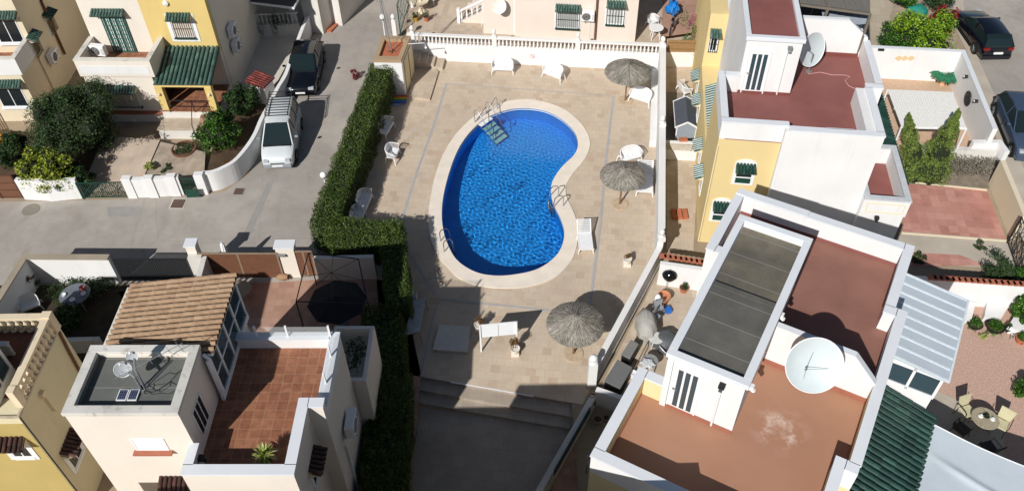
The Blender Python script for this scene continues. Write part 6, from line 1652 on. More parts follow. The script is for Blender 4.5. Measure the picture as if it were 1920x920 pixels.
fill([[A(1640, 470), A(1800, 478), A(1850, 498), A(1640, 500)]], .014, 'pink_path', PINKT, kind='structure')
mb = MB(); wall_strip(mb, [at(1690, 437, 0), at(1888, 452, 0)], .10, 0, .05, 0); struct(mb, 'kerb', BEIGE); mb = MB(); wall_strip(mb, [at(1715, 343, 0), at(1850, 357, 0)], .08, 0, .06, 0); struct(mb, 'kerb', BEIGE)
# garden behind the white wall
wall('garden_wall', 'bright white wall with brick coping behind the potted plants of the gravel garden', 'wall', [(1690, 518), (1930, 533), (2080, 545)], 1.45, .2, mat=WHITE)
mb = MB(); a, b = at(1742, 519, 1.5), at(1925, 532, 1.5)
for k in range(16): p = a.lerp(b, (k + .5) / 16); mb.box(p.x - .17, p.x + .17, p.y - .12, p.y + .12, 1.45, 1.52)
mb.build('coping', REDTRIM, bpy.data.objects['garden_wall.%03d' % (max([int(o.name.split('.')[1]) for o in bpy.data.objects if o.name.startswith('garden_wall.')]))], world=True)
mb = MB(); mb.prism([A(1800, 563, .35), A(1830, 566, .35), A(1822, 597, .35), A(1802, 600, .35)], 0, .35); mb.prism([A(1851, 565, .35), A(1896, 566, .35), A(1880, 592, .35), A(1846, 592, .35)], 0, .35); mb.prism([A(1902, 592, .35), A(1960, 612, .35), A(1960, 640, .35), A(1890, 612, .35)], 0, .35)
tag(mb.build('planter_ledge', WHITE), 'low white ledges at the foot of the bright garden wall', 'ledge')
fill([[A(1640, 560), A(2050, 590), A(2150, 1000), A(1600, 1000)]], .006, 'gravel', GRAVELM, kind='structure')
fill([[A(1690, 690), A(1740, 725), A(1885, 790), A(1870, 1000), A(1560, 1000)]], .010, 'terrace_slab', CONC, kind='structure')
# fabric awning
t = thing('awning', 'pale blue white fabric awning with long folds at the lower right', 'awning', at(1830, 900, 0))
C = [at(1748, 793, 2.45), at(1975, 893, 2.45), at(1935, 1060, 2.45), at(1700, 985, 2.45)]; nx, ny = 60, 60; V = []; F = []
for j in range(ny + 1):
    for i in range(nx + 1):
        u, v = i / nx, j / ny; p = C[0].lerp(C[1], u).lerp(C[3].lerp(C[2], u), v)
        z = -.14 * sin(pi * u) * (1 - .3 * v) - .03 * abs(sin(v * pi * 1.3 + .5)) + .006 * sin(u * 7 + v * 9 + 2 * sin(u * 4)) ; z += .06 * math.exp(-((v - .28 - u * .22) / .035) ** 2) * min(1, u * 3); V.append(p + Vector((0, 0, z)))
for j in range(ny):
    for i in range(nx): F.append((j * (nx + 1) + i, j * (nx + 1) + i + 1, (j + 1) * (nx + 1) + i + 1, (j + 1) * (nx + 1) + i))
mb = MB(); mb.add(V, F); mb.build('fabric', plain('awning_fabric', 'c2ccd3', .8, var=.04, scale=1.5, bump=.3, bscale=9), t, world=True, smooth=True)
mb = MB(); mb.tube([V[i] for i in range(nx + 1)], .02, 5); mb.tube([V[j * (nx + 1)] for j in range(ny + 1)], .02, 5); mb.build('hem', TRIM, t, world=True)
mb = MB(); 
for p in (C[1], C[2]): mb.bar(Vector((p.x, p.y, 0)), p, .07)
mb.build('post', DARKMETAL, t, world=True)
# ------------------------------------------------------------------ hedges and planting
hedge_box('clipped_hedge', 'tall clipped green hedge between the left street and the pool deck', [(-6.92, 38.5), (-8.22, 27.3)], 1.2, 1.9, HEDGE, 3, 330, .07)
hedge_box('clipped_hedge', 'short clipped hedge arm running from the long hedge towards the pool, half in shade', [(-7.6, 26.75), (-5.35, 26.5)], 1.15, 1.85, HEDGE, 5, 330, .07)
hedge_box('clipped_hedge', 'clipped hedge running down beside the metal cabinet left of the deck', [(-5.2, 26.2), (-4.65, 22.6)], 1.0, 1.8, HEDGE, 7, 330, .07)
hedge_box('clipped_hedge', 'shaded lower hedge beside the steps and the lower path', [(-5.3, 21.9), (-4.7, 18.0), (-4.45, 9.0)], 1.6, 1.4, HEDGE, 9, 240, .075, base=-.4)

bush('large_shrub', 'large dark feathery shrub between the two houses at the upper left', tuple(at(172, 282, .2)), 2.4, 3.7, OLIVE, 90, 330, .062, 11, lump=.30)
bush('large_shrub', 'dark green shrub in the left corner between the garage gate and the yellow green bush', tuple(at(38, 318, .2)), 1.15, 1.8, DKLEAF, 26, 170, .07, 12)
bush('round_bush', 'yellow green rounded bush spilling over the white street wall at the left', tuple(at(106, 352, .1)), 1.4, 2.3, YLEAF, 34, 150, .095, 13, long=1.3)
bush('large_shrub', 'dark undergrowth shrub behind the wide iron gate beside the yellow green bush', tuple(at(150, 350, .1)), .95, 1.3, DKLEAF, 20, 150, .07, 14)
bush('round_bush', 'round green flowering bush beside the porch steps of the yellow and cream house', tuple(at(415, 282, .1)), 1.22, 2.1, GREENL, 36, 170, .075, 15, long=1.3)
bush('large_shrub', 'dark leafy shrub in the shade along the grey side wall of the house', tuple(at(462, 215, .1)), .95, 1.7, DKLEAF, 22, 130, .08, 16)
bush('low_shrub', 'dry reddish brown ground shrub inside the curved street wall', tuple(at(432, 318, .05)), .5, .4, DRY, 10, 90, .05, 17, trunk=False)
bush('low_shrub', 'small pale cactus like clump on the crazy paving behind the meter cabinet', tuple(at(282, 322, .1)), .4, .45, STRAW, 9, 60, .06, 18, trunk=False)
bush('low_shrub', 'small green tuft on the crazy paving near the green gate', tuple(at(312, 320, .1)), .3, .3, OLIVE, 7, 60, .05, 19, trunk=False)
bush('low_shrub', 'maroon leaved twig plant poking out at the street side of the long hedge', tuple(at(668, 150, .0)), .28, .75, REDL, 7, 45, .05, 20, stems=3)
# conifers by the pink yard
def conifer(name, label, base, h, r, mat, lean, seed, n=34, per=150, tips=5):
    random.seed(seed); t = thing(name, label, 'tree', base); mb = MB(); core = MB(); b = Vector(base); L = Vector((lean[0], lean[1], h))
    MB().tube([b, b + L * .5, b + L * .85], [.09, .06, .02], 7).build('trunk', BARK, t, world=True)
    for i in range(n):
        f = (i + .5) / n; c = b + L * (.06 + .94 * f); rr = r * (1 - f) ** .8 * 1.15 * (.85 + .15 * sin(f * 20)) + .05
        for k in range(3):
            a = random.uniform(0, 2 * pi); q = c + Vector((cos(a), sin(a), 0)) * rr * .5
            P, N = lump_points(q, (rr * .55, rr * .55, h / n * 1.7), int(per * .6)); N = [(x * .5 + L.normalized()).normalized() if False else x for x in N]
            leaf_quads(mb, P, .036, [(q_ * .6 + L.normalized() * .2) for q_ in N], .7, 3.4)
        core.ball(tuple(c), rr * .62, 7)
    f_ = mb.build('foliage', mat, t, world=True); core.build('inner_growth', INNER, f_, world=True)
conifer('cypress', 'tall conical cypress leaning right beside the slatted canopy', tuple(at(1738, 334, 0)), 4.0, .95, CYP, (.15, .1), 21, 40, 210)
conifer('cypress', 'shorter ragged cypress left of the tall one beside the slatted canopy', tuple(at(1720, 332, 0)), 3.5, .8, CYP, (-1.45, .4), 22, 30, 190)
conifer('cypress', 'low green conifer at the foot of the two cypresses by the pink tiled yard', tuple(at(1712, 336, 0)), 1.2, .5, CYP, (-.2, .1), 23, 14, 190)
mb = MB(); random.seed(31)
P = []
for _ in range(2600): x, y = random.uniform(1765, 1872), random.uniform(300, 330); q = at(x, y, .1); q.z = random.uniform(.1, .55); P.append(q)
leaf_quads(mb, P, .05, None, 1, 3.0)
tag(mb.build('twig_bed', GREYT), 'grey dead twigs filling the bed above the pink tiled yard', 'dead shrubs', kind='stuff')
fill([[A(1770, 296), A(1880, 300), A(1852, 357), A(1700, 345), A(1700, 330)]], .008, 'garden_bed', plain('brown_bed', '85796a', .95, var=.25, scale=3, bump=.8), kind='structure')
bush('low_shrub', 'spreading olive and reddish shrub in front of the brick topped garden wall', tuple(at(1862, 522, 0)), 1.0, .95, OLIVE, 26, 130, .06, 32)
bush('low_shrub', 'green shrub at the foot of the black iron gate at the right edge', tuple(at(1915, 530, 0)), .6, .8, GREENL, 12, 110, .06, 33)
bush('low_shrub', 'small self sown weed on the concrete strip below the pink tiled yard', tuple(at(1834, 466, 0)), .28, .4, OLIVE, 7, 50, .05, 34)
bush('low_shrub', 'dark weeds in the shade beside the house wall at the end of the concrete strip', tuple(at(1722, 488, 0)), .4, .3, DKLEAF, 8, 60, .05, 35)
# top right planting
bush('lime_shrub', 'big lime green shrub behind the white court wall at the top right', tuple(at(1722, 88, 0)), 1.75, 2.2, LIME, 44, 150, .10, 41, long=1.3)
bush('lime_shrub', 'mid green shrub left of the lime green one at the top right', tuple(at(1678, 92, 0)), 1.15, 1.7, GREENL, 26, 140, .085, 42, long=1.3)
bush('lime_shrub', 'leafy green shrub at the top edge left of the turquoise cover', tuple(at(1692, 14, 0)), 1.0, 1.5, GREENL, 24, 130, .08, 43)
bush('flowering_shrub', 'red flowering shrub at the top right next to the black car', tuple(at(1756, 70, 0)), .9, 1.8, REDL, 20, 120, .075, 44)
bush('flowering_shrub', 'grey green shrub with red tips at the top edge beside the turquoise cover', tuple(at(1752, 20, 0)), 1.1, 2.0, OLIVE, 26, 120, .075, 45)
bush('low_shrub', 'bed of dry strappy leaves along the back of the white court wall', tuple(at(1662, 90, 0)), .7, .6, OLIVE, 16, 80, .07, 46)
fill([[A(1640, -40), A(1790, -60), A(1800, 40), A(1790, 96), A(1640, 90)]], .008, 'garden_bed', plain('light_bed', 'a1927e', .95, var=.2, scale=2, bump=.6), kind='structure')
fill([[A(1560, -60), A(1690, -60), A(1672, 20), A(1650, 95), A(1600, 95)]], .014, 'path', bricky('pale_path', [(0, lin('b5a892')), (1, lin('c2b59f'))], lin('9a8d7b'), .9, .9, .13), kind='structure')
p = at(1718, 24, 0); mb = MB(); random.seed(6); prof = [(.6, 0), (.62, .2), (.5, .42), (.25, .58), (.001, .62)]; mb.lathe(prof, 18, tuple(p))
mb.v = [(x + random.uniform(-.06, .06), y + random.uniform(-.06, .06), z + random.uniform(-.05, .05)) for x, y, z in mb.v]
mb.v = [(x, y, z * .8) for x, y, z in mb.v]
tag(mb.build('tarpaulin', plain('turquoise_sheet', '2c8577', .4, var=.15, bump=.5, bscale=8), smooth=True), 'turquoise plastic sheet draped over something behind the lime green shrub', 'cover')
# reed roof and tent beyond the maroon terrace
t = thing('reed_canopy', 'grey reed canopy on posts beyond the maroon terrace at the top edge', 'canopy', at(1570, 20, 6))
K = [at(1497, 6, 8.2), at(1632, 24, 8.2), at(1628, -80, 8.2), at(1490, -80, 8.2)]
mb = MB(); mb.add(K + [p - Vector((0, 0, .06)) for p in K], [(0, 1, 2, 3), (7, 6, 5, 4), (0, 4, 5, 1), (1, 5, 6, 2), (2, 6, 7, 3), (3, 7, 4, 0)])
n = Nodes('grey_reed'); nv_ = n.noise(2, 6, n.coord((30, 1, 1)), .7); n.base(n.ramp(nv_, [(.3, lin('5b5650')), (.7, lin('7f7a72'))])); n.b.inputs['Roughness'].default_value = .95; n.bump(nv_, .6, .02)
mb.build('reed_mat', n.m, t, world=True)
mb = MB(); mb.bar(K[0] + Vector((0, -.03, -.05)), K[1] + Vector((0, -.03, -.05)), .1, .1); q = K[0].lerp(K[1], .42); mb.bar(q, q.lerp(K[2], .9) * 1, .08) if False else None
mb.bar(q - Vector((0, 0, .05)), Vector((q.x - .1, q.y + .1, 6)), .1); mb.bar(K[1] - Vector((0, .05, .05)), Vector((K[1].x, K[1].y, 6)), .1); mb.bar(q + Vector((0, 0, .04)), q + Vector((0, 3, .04)), .08); mb.build('frame', plain('grey_wood', '6f675c', .85), t, world=True)
t = thing('grey_awning', 'small blue grey cloth shade under the reed canopy', 'awning', HT.w(5.2, 8.6, 6)); mb = MB(); P = [HT.w(4.6, 7.2, 7.5), HT.w(6.5, 7.1, 7.4), HT.w(6.7, 9.0, 8.0), HT.w(4.5, 9.0, 8.0)]
V = []; F = []
for j in range(9):
    for i in range(13): p = P[0].lerp(P[1], i / 12).lerp(P[3].lerp(P[2], i / 12), j / 8); V.append(p + Vector((0, 0, -.12 * sin(pi * i / 12) + .02 * sin(i * 2.3))))
for j in range(8):
    for i in range(12): F.append((j * 13 + i, j * 13 + i + 1, (j + 1) * 13 + i + 1, (j + 1) * 13 + i))
mb.add(V, F); mb.build('fabric', plain('grey_blue_cloth', '8d959e', .8), t, world=True, smooth=True); mb = MB()
for p in P: mb.bar(Vector((p.x, p.y, 6)), p, .05)
mb.build('post', GREYMET, t, world=True)
mb = MB(); mb.box(3.2, 6.65, 6.8, 7.0, 5.9, 6.3); mb.box(6.45, 6.7, 7.0, 12, 5.9, 6.6); mb.build('rear_parapet', WHITE, HOUSE_T)
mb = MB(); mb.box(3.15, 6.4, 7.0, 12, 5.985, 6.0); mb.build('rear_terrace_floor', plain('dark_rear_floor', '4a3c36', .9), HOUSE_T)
# bougainvillea, blue cover, bicycle, patio table beyond the balustrade corner
t = thing('bougainvillea', 'bougainvillea with magenta flowers beside the reed screen', 'plant', at(1298, 96, .5)); mb = MB(); random.seed(51); b0 = at(1298, 80, 1.2)
for i in range(14): c = b0 + Vector((random.uniform(-.5, .5), random.uniform(-.4, 1.6), random.uniform(-.7, .9))); P, N = lump_points(c, (.3, .35, .3), 90); leaf_quads(mb, P, .05, N)
mb.build('leaves', GREENL, t, world=True); mb = MB()
for (dx, dy, dz) in ((-.9, -.1, -.2), (-.7, .0, -.1), (-.3, -.4, -.3), (.1, -.5, -.35), (.2, 1.2, .9), (0, .9, .8), (.25, .2, .3), (-.1, -.3, -.6)): P, N = lump_points(b0 + Vector((dx, dy, dz)), (.2, .2, .18), 70); leaf_quads(mb, P, .045, N)
mb.build('flowers', MAGENTA, t, world=True, kind='stuff'); MB().tube([Vector((b0.x, b0.y, .3)), b0 + Vector((0, 0, .1)), b0 + Vector((.1, .8, .8))], [.04, .03, .015], 6).build('stem', BARK, t, world=True)
fill([[A(1240, 70, .52), A(1310, 60, .52), A(1330, -60, .52), A(1245, -60, .52)]], .515, 'red_step_floor', TERRAY, kind='structure')
p = at(1262, 12, 1.2); mb = MB(); random.seed(5); mb.lathe([(.42, -.4), (.36, -.2), (.32, .0), (.28, .1), (.14, .15), (.001, .17)], 18, (p.x, p.y, 1.25)); mb.v = [(x * 1.0 + random.uniform(-.1, .1) * 1.2, y + random.uniform(-.1, .1), z + random.uniform(-.12, .12)) for x, y, z in mb.v]
tag(mb.build('blue_cover', plain('blue_sheet', '1f77c4', .4, var=.15, bump=.5, bscale=8), smooth=True), 'bright blue plastic cover over a rack at the top edge by the magenta flowers', 'cover')
def bicycle(label, c, rz):
    t = thing('bicycle', label, 'bicycle', c, rz)
    for x in (-.5, .5):
        w_ = MB(); ring = [(x + .33 * cos(2 * pi * k / 20), 0, .34 + .33 * sin(2 * pi * k / 20)) for k in range(21)]; w_.tube(ring, .022, 6)
        wh = w_.build('wheel', RUBBER, t); s = MB()
        for k in range(8): s.bar((x, 0, .34), (x + .32 * cos(k * pi / 4), 0, .34 + .32 * sin(k * pi / 4)), .006)
        s.build('spoke', STEEL, wh)
    f = MB(); f.tube([(-.5, 0, .34), (-.05, 0, .32), (-.18, 0, .78), (-.5, 0, .34)], .018, 6); f.tube([(-.05, 0, .32), (.36, 0, .78), (-.18, 0, .74)], .02, 6); f.tube([(.36, 0, .86), (.5, 0, .34)], .018, 6); f.build('frame', DARKMETAL, t)
    MB().tube([(.36, 0, .84), (.33, 0, .98)], .016, 6).tube([(.33, -.26, 1.0), (.33, .26, 1.0)], .014, 6).build('handlebar', DARKMETAL, t); MB().bar((-.32, 0, .86), (-.06, 0, .88), .12, .06).build('saddle', RUBBER, t)
bicycle('dark bicycle propped on the red floor below the blue cover', at(1259, 58, .52), 1.25)
def garden_table(label, c, R, H, mat, top=None):
    t = thing('garden_table', label, 'table', c)
    MB().lathe([(R, H - .03), (R + .01, H - .015), (R, H), (.001, H)], 28).build('tabletop', mat, t, bevel=.005)
    for k in range(4): a = pi / 4 + k * pi / 2; MB().tube([(cos(a) * R * .5, sin(a) * R * .5, H - .03), (cos(a) * R * .85, sin(a) * R * .85, 0)], [.03, .02], 6).build('leg', mat, t)
    return t
garden_table('round white plastic table behind the corner finial of the balustrade', at(1228, 72, .5), .42, .72, PLASTIC)

# ------------------------------------------------------------------ garden furniture round the pool
def face(ang): return ang
sf = sofa('garden_sofa', 'white two seat plastic sofa facing the pool, left one against the white wall', 'sofa', 1.22, 'white two seat sofas by the pool')
sf.location = at(943, 136, 0); sf.rotation_euler.z = -.10
dup(sf, at(1038, 147, 0), -.62, 'white two seat plastic sofa turned askew, right one in front of the white wall')
dup(sf, at(724, 250, 0), pi / 2 - .28, 'two seat plastic sofa in the shade beside the hedge, topmost of the four seats there')
dup(sf, at(684, 388, 0), pi / 2 - .18, 'two seat plastic sofa in hedge shade with its edge catching the sun')
dup(sf, at(672, 418, 0), pi / 2 - .10, 'two seat plastic sofa almost hidden behind the short hedge arm', scale=.98)
dup(sf, at(1201, 192, 0), -.55, 'white two seat plastic sofa under the top right thatched parasol')
dup(sf, at(1180, 302, 0), .35, 'white two seat plastic sofa above the middle thatched parasol', scale=.95)
ch = sofa('garden_chair', 'white plastic armchair standing in the sun beside the hedge', 'chair', .92)
ch.location = at(737, 298, 0); ch.rotation_euler.z = pi / 2 - .2
lg = lounger('sun_lounger', 'white sun lounger at the right edge of the pool casting a slatted shadow', 'white sun loungers')
lg.location = at(1096, 455, 0); lg.rotation_euler.z = .02; lg.scale = (.92, .78, 1)
l2 = dup(lg, at(1208, 346, 0), -.12, 'white sun lounger half shaded under the middle thatched parasol', scale=(1.1, .95, 1))
ch2 = dup(ch, at(1281, 178, 0), 1.9, 'white plastic armchair on the gravel strip behind the kennel')
ch3 = dup(ch, at(918, 52, .5), .3, 'white plastic armchair by the corner of the peach house, behind the balusters', scale=.9)
ch4 = dup(ch, at(1222, 48, .5), .6, 'white plastic chair at the white table in the top corner beyond the balustrade', scale=.8)

thatch_umbrella('grey thatched parasol at the top right corner of the pool deck', at(1172, 189, 0), 1.16, 1.86, 2.32, 61, 'thatched parasols')
thatch_umbrella('grey thatched parasol in the middle of the right side of the deck', at(1162, 383, 0), 1.0, 1.80, 2.24, 62, 'thatched parasols')
thatch_umbrella('largest grey thatched parasol, nearest to the deck steps', at(1075, 663, 0), 1.07, 1.92, 2.42, 63, 'thatched parasols')

def planted_pot(name, label, p, r, h, potm, leafm, seed, lh=.35, n=6, square=False):
    t = thing(name, label, 'potted plant', p)
    if square: mb = MB(); mb.prism([(p[0] - r * .8, p[1] - r * .8), (p[0] + r * .8, p[1] - r * .8), (p[0] + r * .8, p[1] + r * .8), (p[0] - r * .8, p[1] + r * .8)], p[2], p[2] + h * .4); mb.lathe([(r * .75, h * .3), (r, h), (r * .85, h), (r * .8, h * .9), (.001, h * .9)], 20, tuple(p)); mb.build('pot', potm, t, world=True)
    else: pot(t, tuple(p), r, h, potm)
    mb = MB(); random.seed(seed)
    for i in range(n): c = Vector(p) + Vector((random.uniform(-r, r) * .8, random.uniform(-r, r) * .8, h + random.uniform(.05, lh))); P, N = lump_points(c, (r * .55, r * .55, lh * .4), 60); leaf_quads(mb, P, .038, N)
    mb.build('plant', leafm, t, world=True); return t
WPOT = plain('white_stone_pot', 'ddd5c8', .8, var=.06)
planted_pot('potted_plant', 'white pot with a wilted plant alone on the right of the deck', at(1175, 496, 0), .21, .42, WPOT, DRY, 71, .18, 3, True)
planted_pot('potted_plant', 'white pot with rusty brown foliage in front of the white board', at(966, 663, 0), .20, .38, WPOT, DRY, 72, .42, 8, True)
planted_pot('potted_plant', 'pale pot with brown foliage half hidden behind the white board', at(898, 618, 0), .20, .38, WPOT, DRY, 73, .40, 7, True)
# notice board on legs
t = thing('notice_board', 'blank white board on two legs at the lower left of the deck', 'board', at(932, 645, 0))
L0, R0 = at(901, 657, 0), at(970, 652, 0); L0.y -= 0; R0.y = L0.y + .15; L0.x = -1.33; R0.x = .12; d_ = (R0 - L0).normalized(); nn = Vector((-d_.y, d_.x, 0))
mb = MB(); mb.bar(L0 + Vector((0, 0, 1.27)), R0 + Vector((0, 0, 1.27)), .03, .80); pn = mb.build('panel', plain('board_white', 'e6ebee', .4, var=.02), t, world=True, bevel=.006)
mb = MB(); m_ = (L0 + R0) / 2; mb.bar(m_ + Vector((0, 0, .87)) - nn * .02, m_ + Vector((0, 0, 1.67)) - nn * .02, .012, .012); mb.build('seam', GREYMET, pn, world=True)
mb = MB()
for P in (L0, R0): mb.bar(P - nn * .035, P - nn * .035 + Vector((0, 0, 1.7)), .06)
mb.bar(L0 - nn * .035 + Vector((0, 0, 1.68)), R0 - nn * .035 + Vector((0, 0, 1.68)), .04); mb.build('frame', PLASTIC, t, world=True)
mb = MB(); mb.bar(L0 + nn * .75, L0 + Vector((0, 0, 1.2)), .035); mb.bar(R0 + nn * .75, R0 + Vector((0, 0, 1.2)), .035); mb.build('stay', DARKMETAL, t, world=True)
mb = MB(); P = [at(811, 655, .12), at(823, 608, .12), at(882, 612, .12), at(876, 659, .12)]; mb.prism([(p.x, p.y) for p in P], .02, .13)
tag(mb.build('stone_slab', plain('pale_slab', 'cdc9bf', .8, var=.05), bevel=.012), 'low square pale slab lying on the deck between the hedge and the white board', 'slab')
# metal cabinet / folded tables by the hedge
t = thing('folding_table', 'weathered pale table with thin metal legs beside the hedge', 'table', at(790, 600, 0)); z = .78
P = [at(775, 562, z), at(797, 557, z), at(787, 620, z), at(758, 628, z)]; mb = MB(); mb.add(P + [p - Vector((0, 0, .05)) for p in P], [(0, 1, 2, 3), (7, 6, 5, 4), (0, 4, 5, 1), (1, 5, 6, 2), (2, 6, 7, 3), (3, 7, 4, 0)])
TT = plain('grey_tabletop', 'a9aeb2', .6, var=.2, scale=3); mb.build('tabletop', TT, t, world=True)
for i in (1, 2): MB().tube([P[i] + Vector((-.03, 0, -.05)), Vector((P[i].x + .06, P[i].y - .05, 0))], .018, 6).build('leg', GREYMET, t, world=True)
for i in (0, 3): MB().tube([P[i] + Vector((.03, 0, -.05)), Vector((P[i].x, P[i].y, 0))], .018, 6).build('leg', GREYMET, t, world=True)
p = at(768, 560, .6); mb = MB(); mb.prism([(p.x - .45, p.y - .12), (p.x + .3, p.y - .02), (p.x + .28, p.y + .35), (p.x - .42, p.y + .3)], .0, .72); tag(mb.build('side_cabinet', TT), 'pale grey cabinet against the hedge behind the weathered table', 'cabinet')
# rainbow float and barrow by the pump house
p = at(749, 187, .05); mb = MB(); cols = ['c23a2e', 'd9772e', 'd9b93a', '3f8c4a', '2f6fae', '4a58a8']; fm = [plain('stripe_%s' % c, c, .5) for c in cols]
for k in range(6): mb.k = k; mb.box(p.x - .45, p.x + .40, p.y + .20 - k * .11, p.y + .30 - k * .11, .06, .12)
tag(mb.build('air_mattress', fm, rotz=0), 'rainbow striped air mattress lying at the foot of the pump house wall', 'air mattress')
p = at(742, 192, .02); mb = MB(); mb.prism([(p.x - .5, p.y - .25), (p.x + .3, p.y - .3), (p.x + .35, p.y + .05), (p.x - .45, p.y + .1)], .01, .05); tag(mb.build('plastic_sheet', plain('pale_blue_plastic', 'a9b4cc', .4)), 'pale blue plastic sheet folded under the rainbow mattress', 'sheet')
p = at(742, 178, 0); mb = MB(); ring = [p + Vector((.16 * cos(a * pi / 8), .0, .35 + .16 * sin(a * pi / 8))) for a in range(17)]; mb.tube(ring, .02, 6); mb.tube([p + Vector((-.1, 0, 0)), p + Vector((-.1, 0, .3))], .02, 6); mb.tube([p + Vector((.1, 0, 0)), p + Vector((.1, 0, .3))], .02, 6); tag(mb.build('hose_holder', DARKMETAL), 'dark looped hose holder against the shaded side of the pump house', 'hose holder')

# ladders and pool steps
def ladder(label, pa, pb, inward):
    a, b = at(*pa, .04), at(*pb, .04); t = thing('pool_ladder', label, 'ladder', (a + b) / 2, 0, 'steel pool ladders'); n = Vector(inward).normalized()
    for p in (a, b):
        q = p - n * .0; pts = [q, q + Vector((0, 0, .55)), q + n * .08 + Vector((0, 0, .68)), q + n * .28 + Vector((0, 0, .70)), q + n * .42 + Vector((0, 0, .55)), q + n * .5 + Vector((0, 0, .0)), q + n * .5 + Vector((0, 0, -.95))]
        MB().tube(pts, .024, 8).build('rail', STEEL, t, world=True, smooth=True)
    for k in range(4): z = -.2 - k * .24; MB().bar(a + n * .5 + Vector((0, 0, z)), b + n * .5 + Vector((0, 0, z)), .08, .025).build('rung', STEEL, t, world=True)
ladder('steel ladder on the left rim of the pool', (826, 452), (833, 472), (.9, .35, 0))
ladder('steel ladder at the inner bend on the right rim of the pool', (1047, 368), (1056, 386), (-.92, -.2, 0))
t = thing('pool_stairs', 'white removable stairs with steel handrails at the upper left of the pool', 'stairs', at(907, 228, 0))
T0, T1 = at(897, 234, 0), at(917.5, 219.5, 0); dn = Vector((.52, -.86, 0)); dn = (at(938, 256, -.4) - at(907, 227, 0)); dn.z = 0; dn = dn.normalized()
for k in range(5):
    z = .04 - k * .23; o = dn * (k * .27); mb = MB(); a, b = T0 + o, T1 + o; P = [a, b, b + dn * .26, a + dn * .26]; mb.prism([(p.x, p.y) for p in P], z - .05, z); mb.build('tread', PLASTIC if k == 0 else plain('water_tint_tread', '9ccfcf', .4), t, world=True)  # lower treads have the tint of the water painted into their colour
mb = MB(); e = (T1 - T0).normalized()
for P in (T0, T1): mb.bar(P + Vector((0, 0, -.02)), P + dn * 1.35 + Vector((0, 0, -1.1)), .05, .08)
mb.build('stringer', STEEL, t, world=True)
for P in (T0 - e * .02, T1 + e * .02):
    q = P - dn * .25; pts = [q, q + Vector((0, 0, .75)), q + dn * .12 + Vector((0, 0, .9)), q + dn * .3 + Vector((0, 0, .85)), q + dn * 1.35 + Vector((0, 0, -.25)), q + dn * 1.4 + Vector((0, 0, -.6))]
    MB().tube(pts, .022, 8).build('handrail', STEEL, t, world=True, smooth=True)
q = T1 + e * .75 - dn * .1; MB().tube([q, q + Vector((0, 0, .75)), q - e * .1 + Vector((0, 0, .88)), T1 - dn * .25 + Vector((0, 0, .1))], .02, 8).build('brace', STEEL, t, world=True, smooth=True)
MB().tube([T0 - dn * .25 + Vector((0, 0, .02)), T1 - dn * .25 + Vector((0, 0, .5))], .02, 8).build('brace', STEEL, t, world=True)

for o in bpy.data.objects:
    if o.parent and o.parent.name.split('.')[0] in ('pool_ladder', 'pool_stairs'): o.cycles.is_caustics_receiver = True
# street lamps
def lamp(label, gx, gy, h, arm=None):
    g = at(gx, gy, h); t = thing('street_lamp', label, 'street lamp', (g.x, g.y, 0), 0, 'globe street lamps')
    MB().lathe([(.06, 0), (.05, .4), (.035, .5), (.032, h - .16)], 10, (g.x, g.y, 0)).build('pole', TRIM, t, world=True)
    MB().lathe([(.07, h - .2), (.09, h - .13)], 12, (g.x, g.y, 0)).build('collar', GREYMET, t, world=True); MB().ball((g.x, g.y, h), .155, 18).build('globe', plain('opal_globe', 'f0f1ee', .25, var=.01), t, world=True, smooth=True)
lamp('white globe lamp standing at the street side of the hedge', 606, 328, 2.0)
lamp('white globe lamp above the pump house beside the lane', 717, 32, 3.0)
# ------------------------------------------------------------------ cars
VANP = carpaint('white_car_paint', 'cdd2d3', 0, .3); BLK = carpaint('black_car_paint', '0b0d12', .1, .18); BLK2 = carpaint('dark_blue_black_paint', '0c0e18', .15, .18); BLU = carpaint('slate_blue_paint', '4a5a70', .35, .3)
GB = plain('grey_bumper', '8a8f96', .6)
vanprof = [(-2.02, .52, .74), (-1.95, .66, .86), (-1.82, .78, .93), (-1.6, .88, .97), (-1.15, 1.0, 1.0), (-.8, 1.06, 1.0), (.4, 1.08, 1.0), (1.6, 1.08, 1.0), (1.92, 1.05, .97), (2.0, .95, .93)]
vangh = [(-1.22, 1.0), (-.62, 1.52), (-.35, 1.75), (.6, 1.82), (1.6, 1.80), (1.88, 1.70), (1.95, 1.05)]
f_, r_ = at(522, 316, .3), at(527, 182, 1.8)
car('white van with a black roof rack parked behind the black car', (-11.68, 34.55, .004), .055, 4.0, 1.66, VANP, vanprof, vangh, (-1.25, 1.35), .30, bumper=GB, rack=True)
hatch = [(-2.15, .55, .78), (-2.05, .66, .90), (-1.8, .74, .97), (-1.2, .86, 1.0), (-.8, .92, 1.0), (.4, .95, 1.0), (1.5, .97, 1.0), (1.95, .95, .95), (2.15, .80, .86)]
hgh = [(-.95, .90), (-.35, 1.25), (.05, 1.41), (.7, 1.44), (1.4, 1.38), (1.75, 1.25), (2.02, .93)]
c0 = at(570, 132, .7)
car('black hatchback parked on the shaded side of the lane, ahead of the white van', (-11.45, 40.75, .004), .02, 4.3, 1.8, BLK, hatch, hgh, (-1.32, 1.3), .32)
wag = [(-2.25, .55, .78), (-2.12, .68, .90), (-1.9, .78, .97), (-1.2, .90, 1.0), (-.8, .95, 1.0), (.4, .98, 1.0), (1.7, 1.0, 1.0), (2.12, .98, .95), (2.25, .78, .88)]
wgh = [(-1.0, .93), (-.4, 1.28), (0, 1.44), (.8, 1.47), (1.6, 1.42), (1.95, 1.32), (2.18, .97)]
car('dark blue black estate car parked at the top right, seen from behind', (27.55, 43.15, .004), pi + .0, 4.4, 1.82, BLK2, wag, wgh, (-1.38, 1.35), .33)
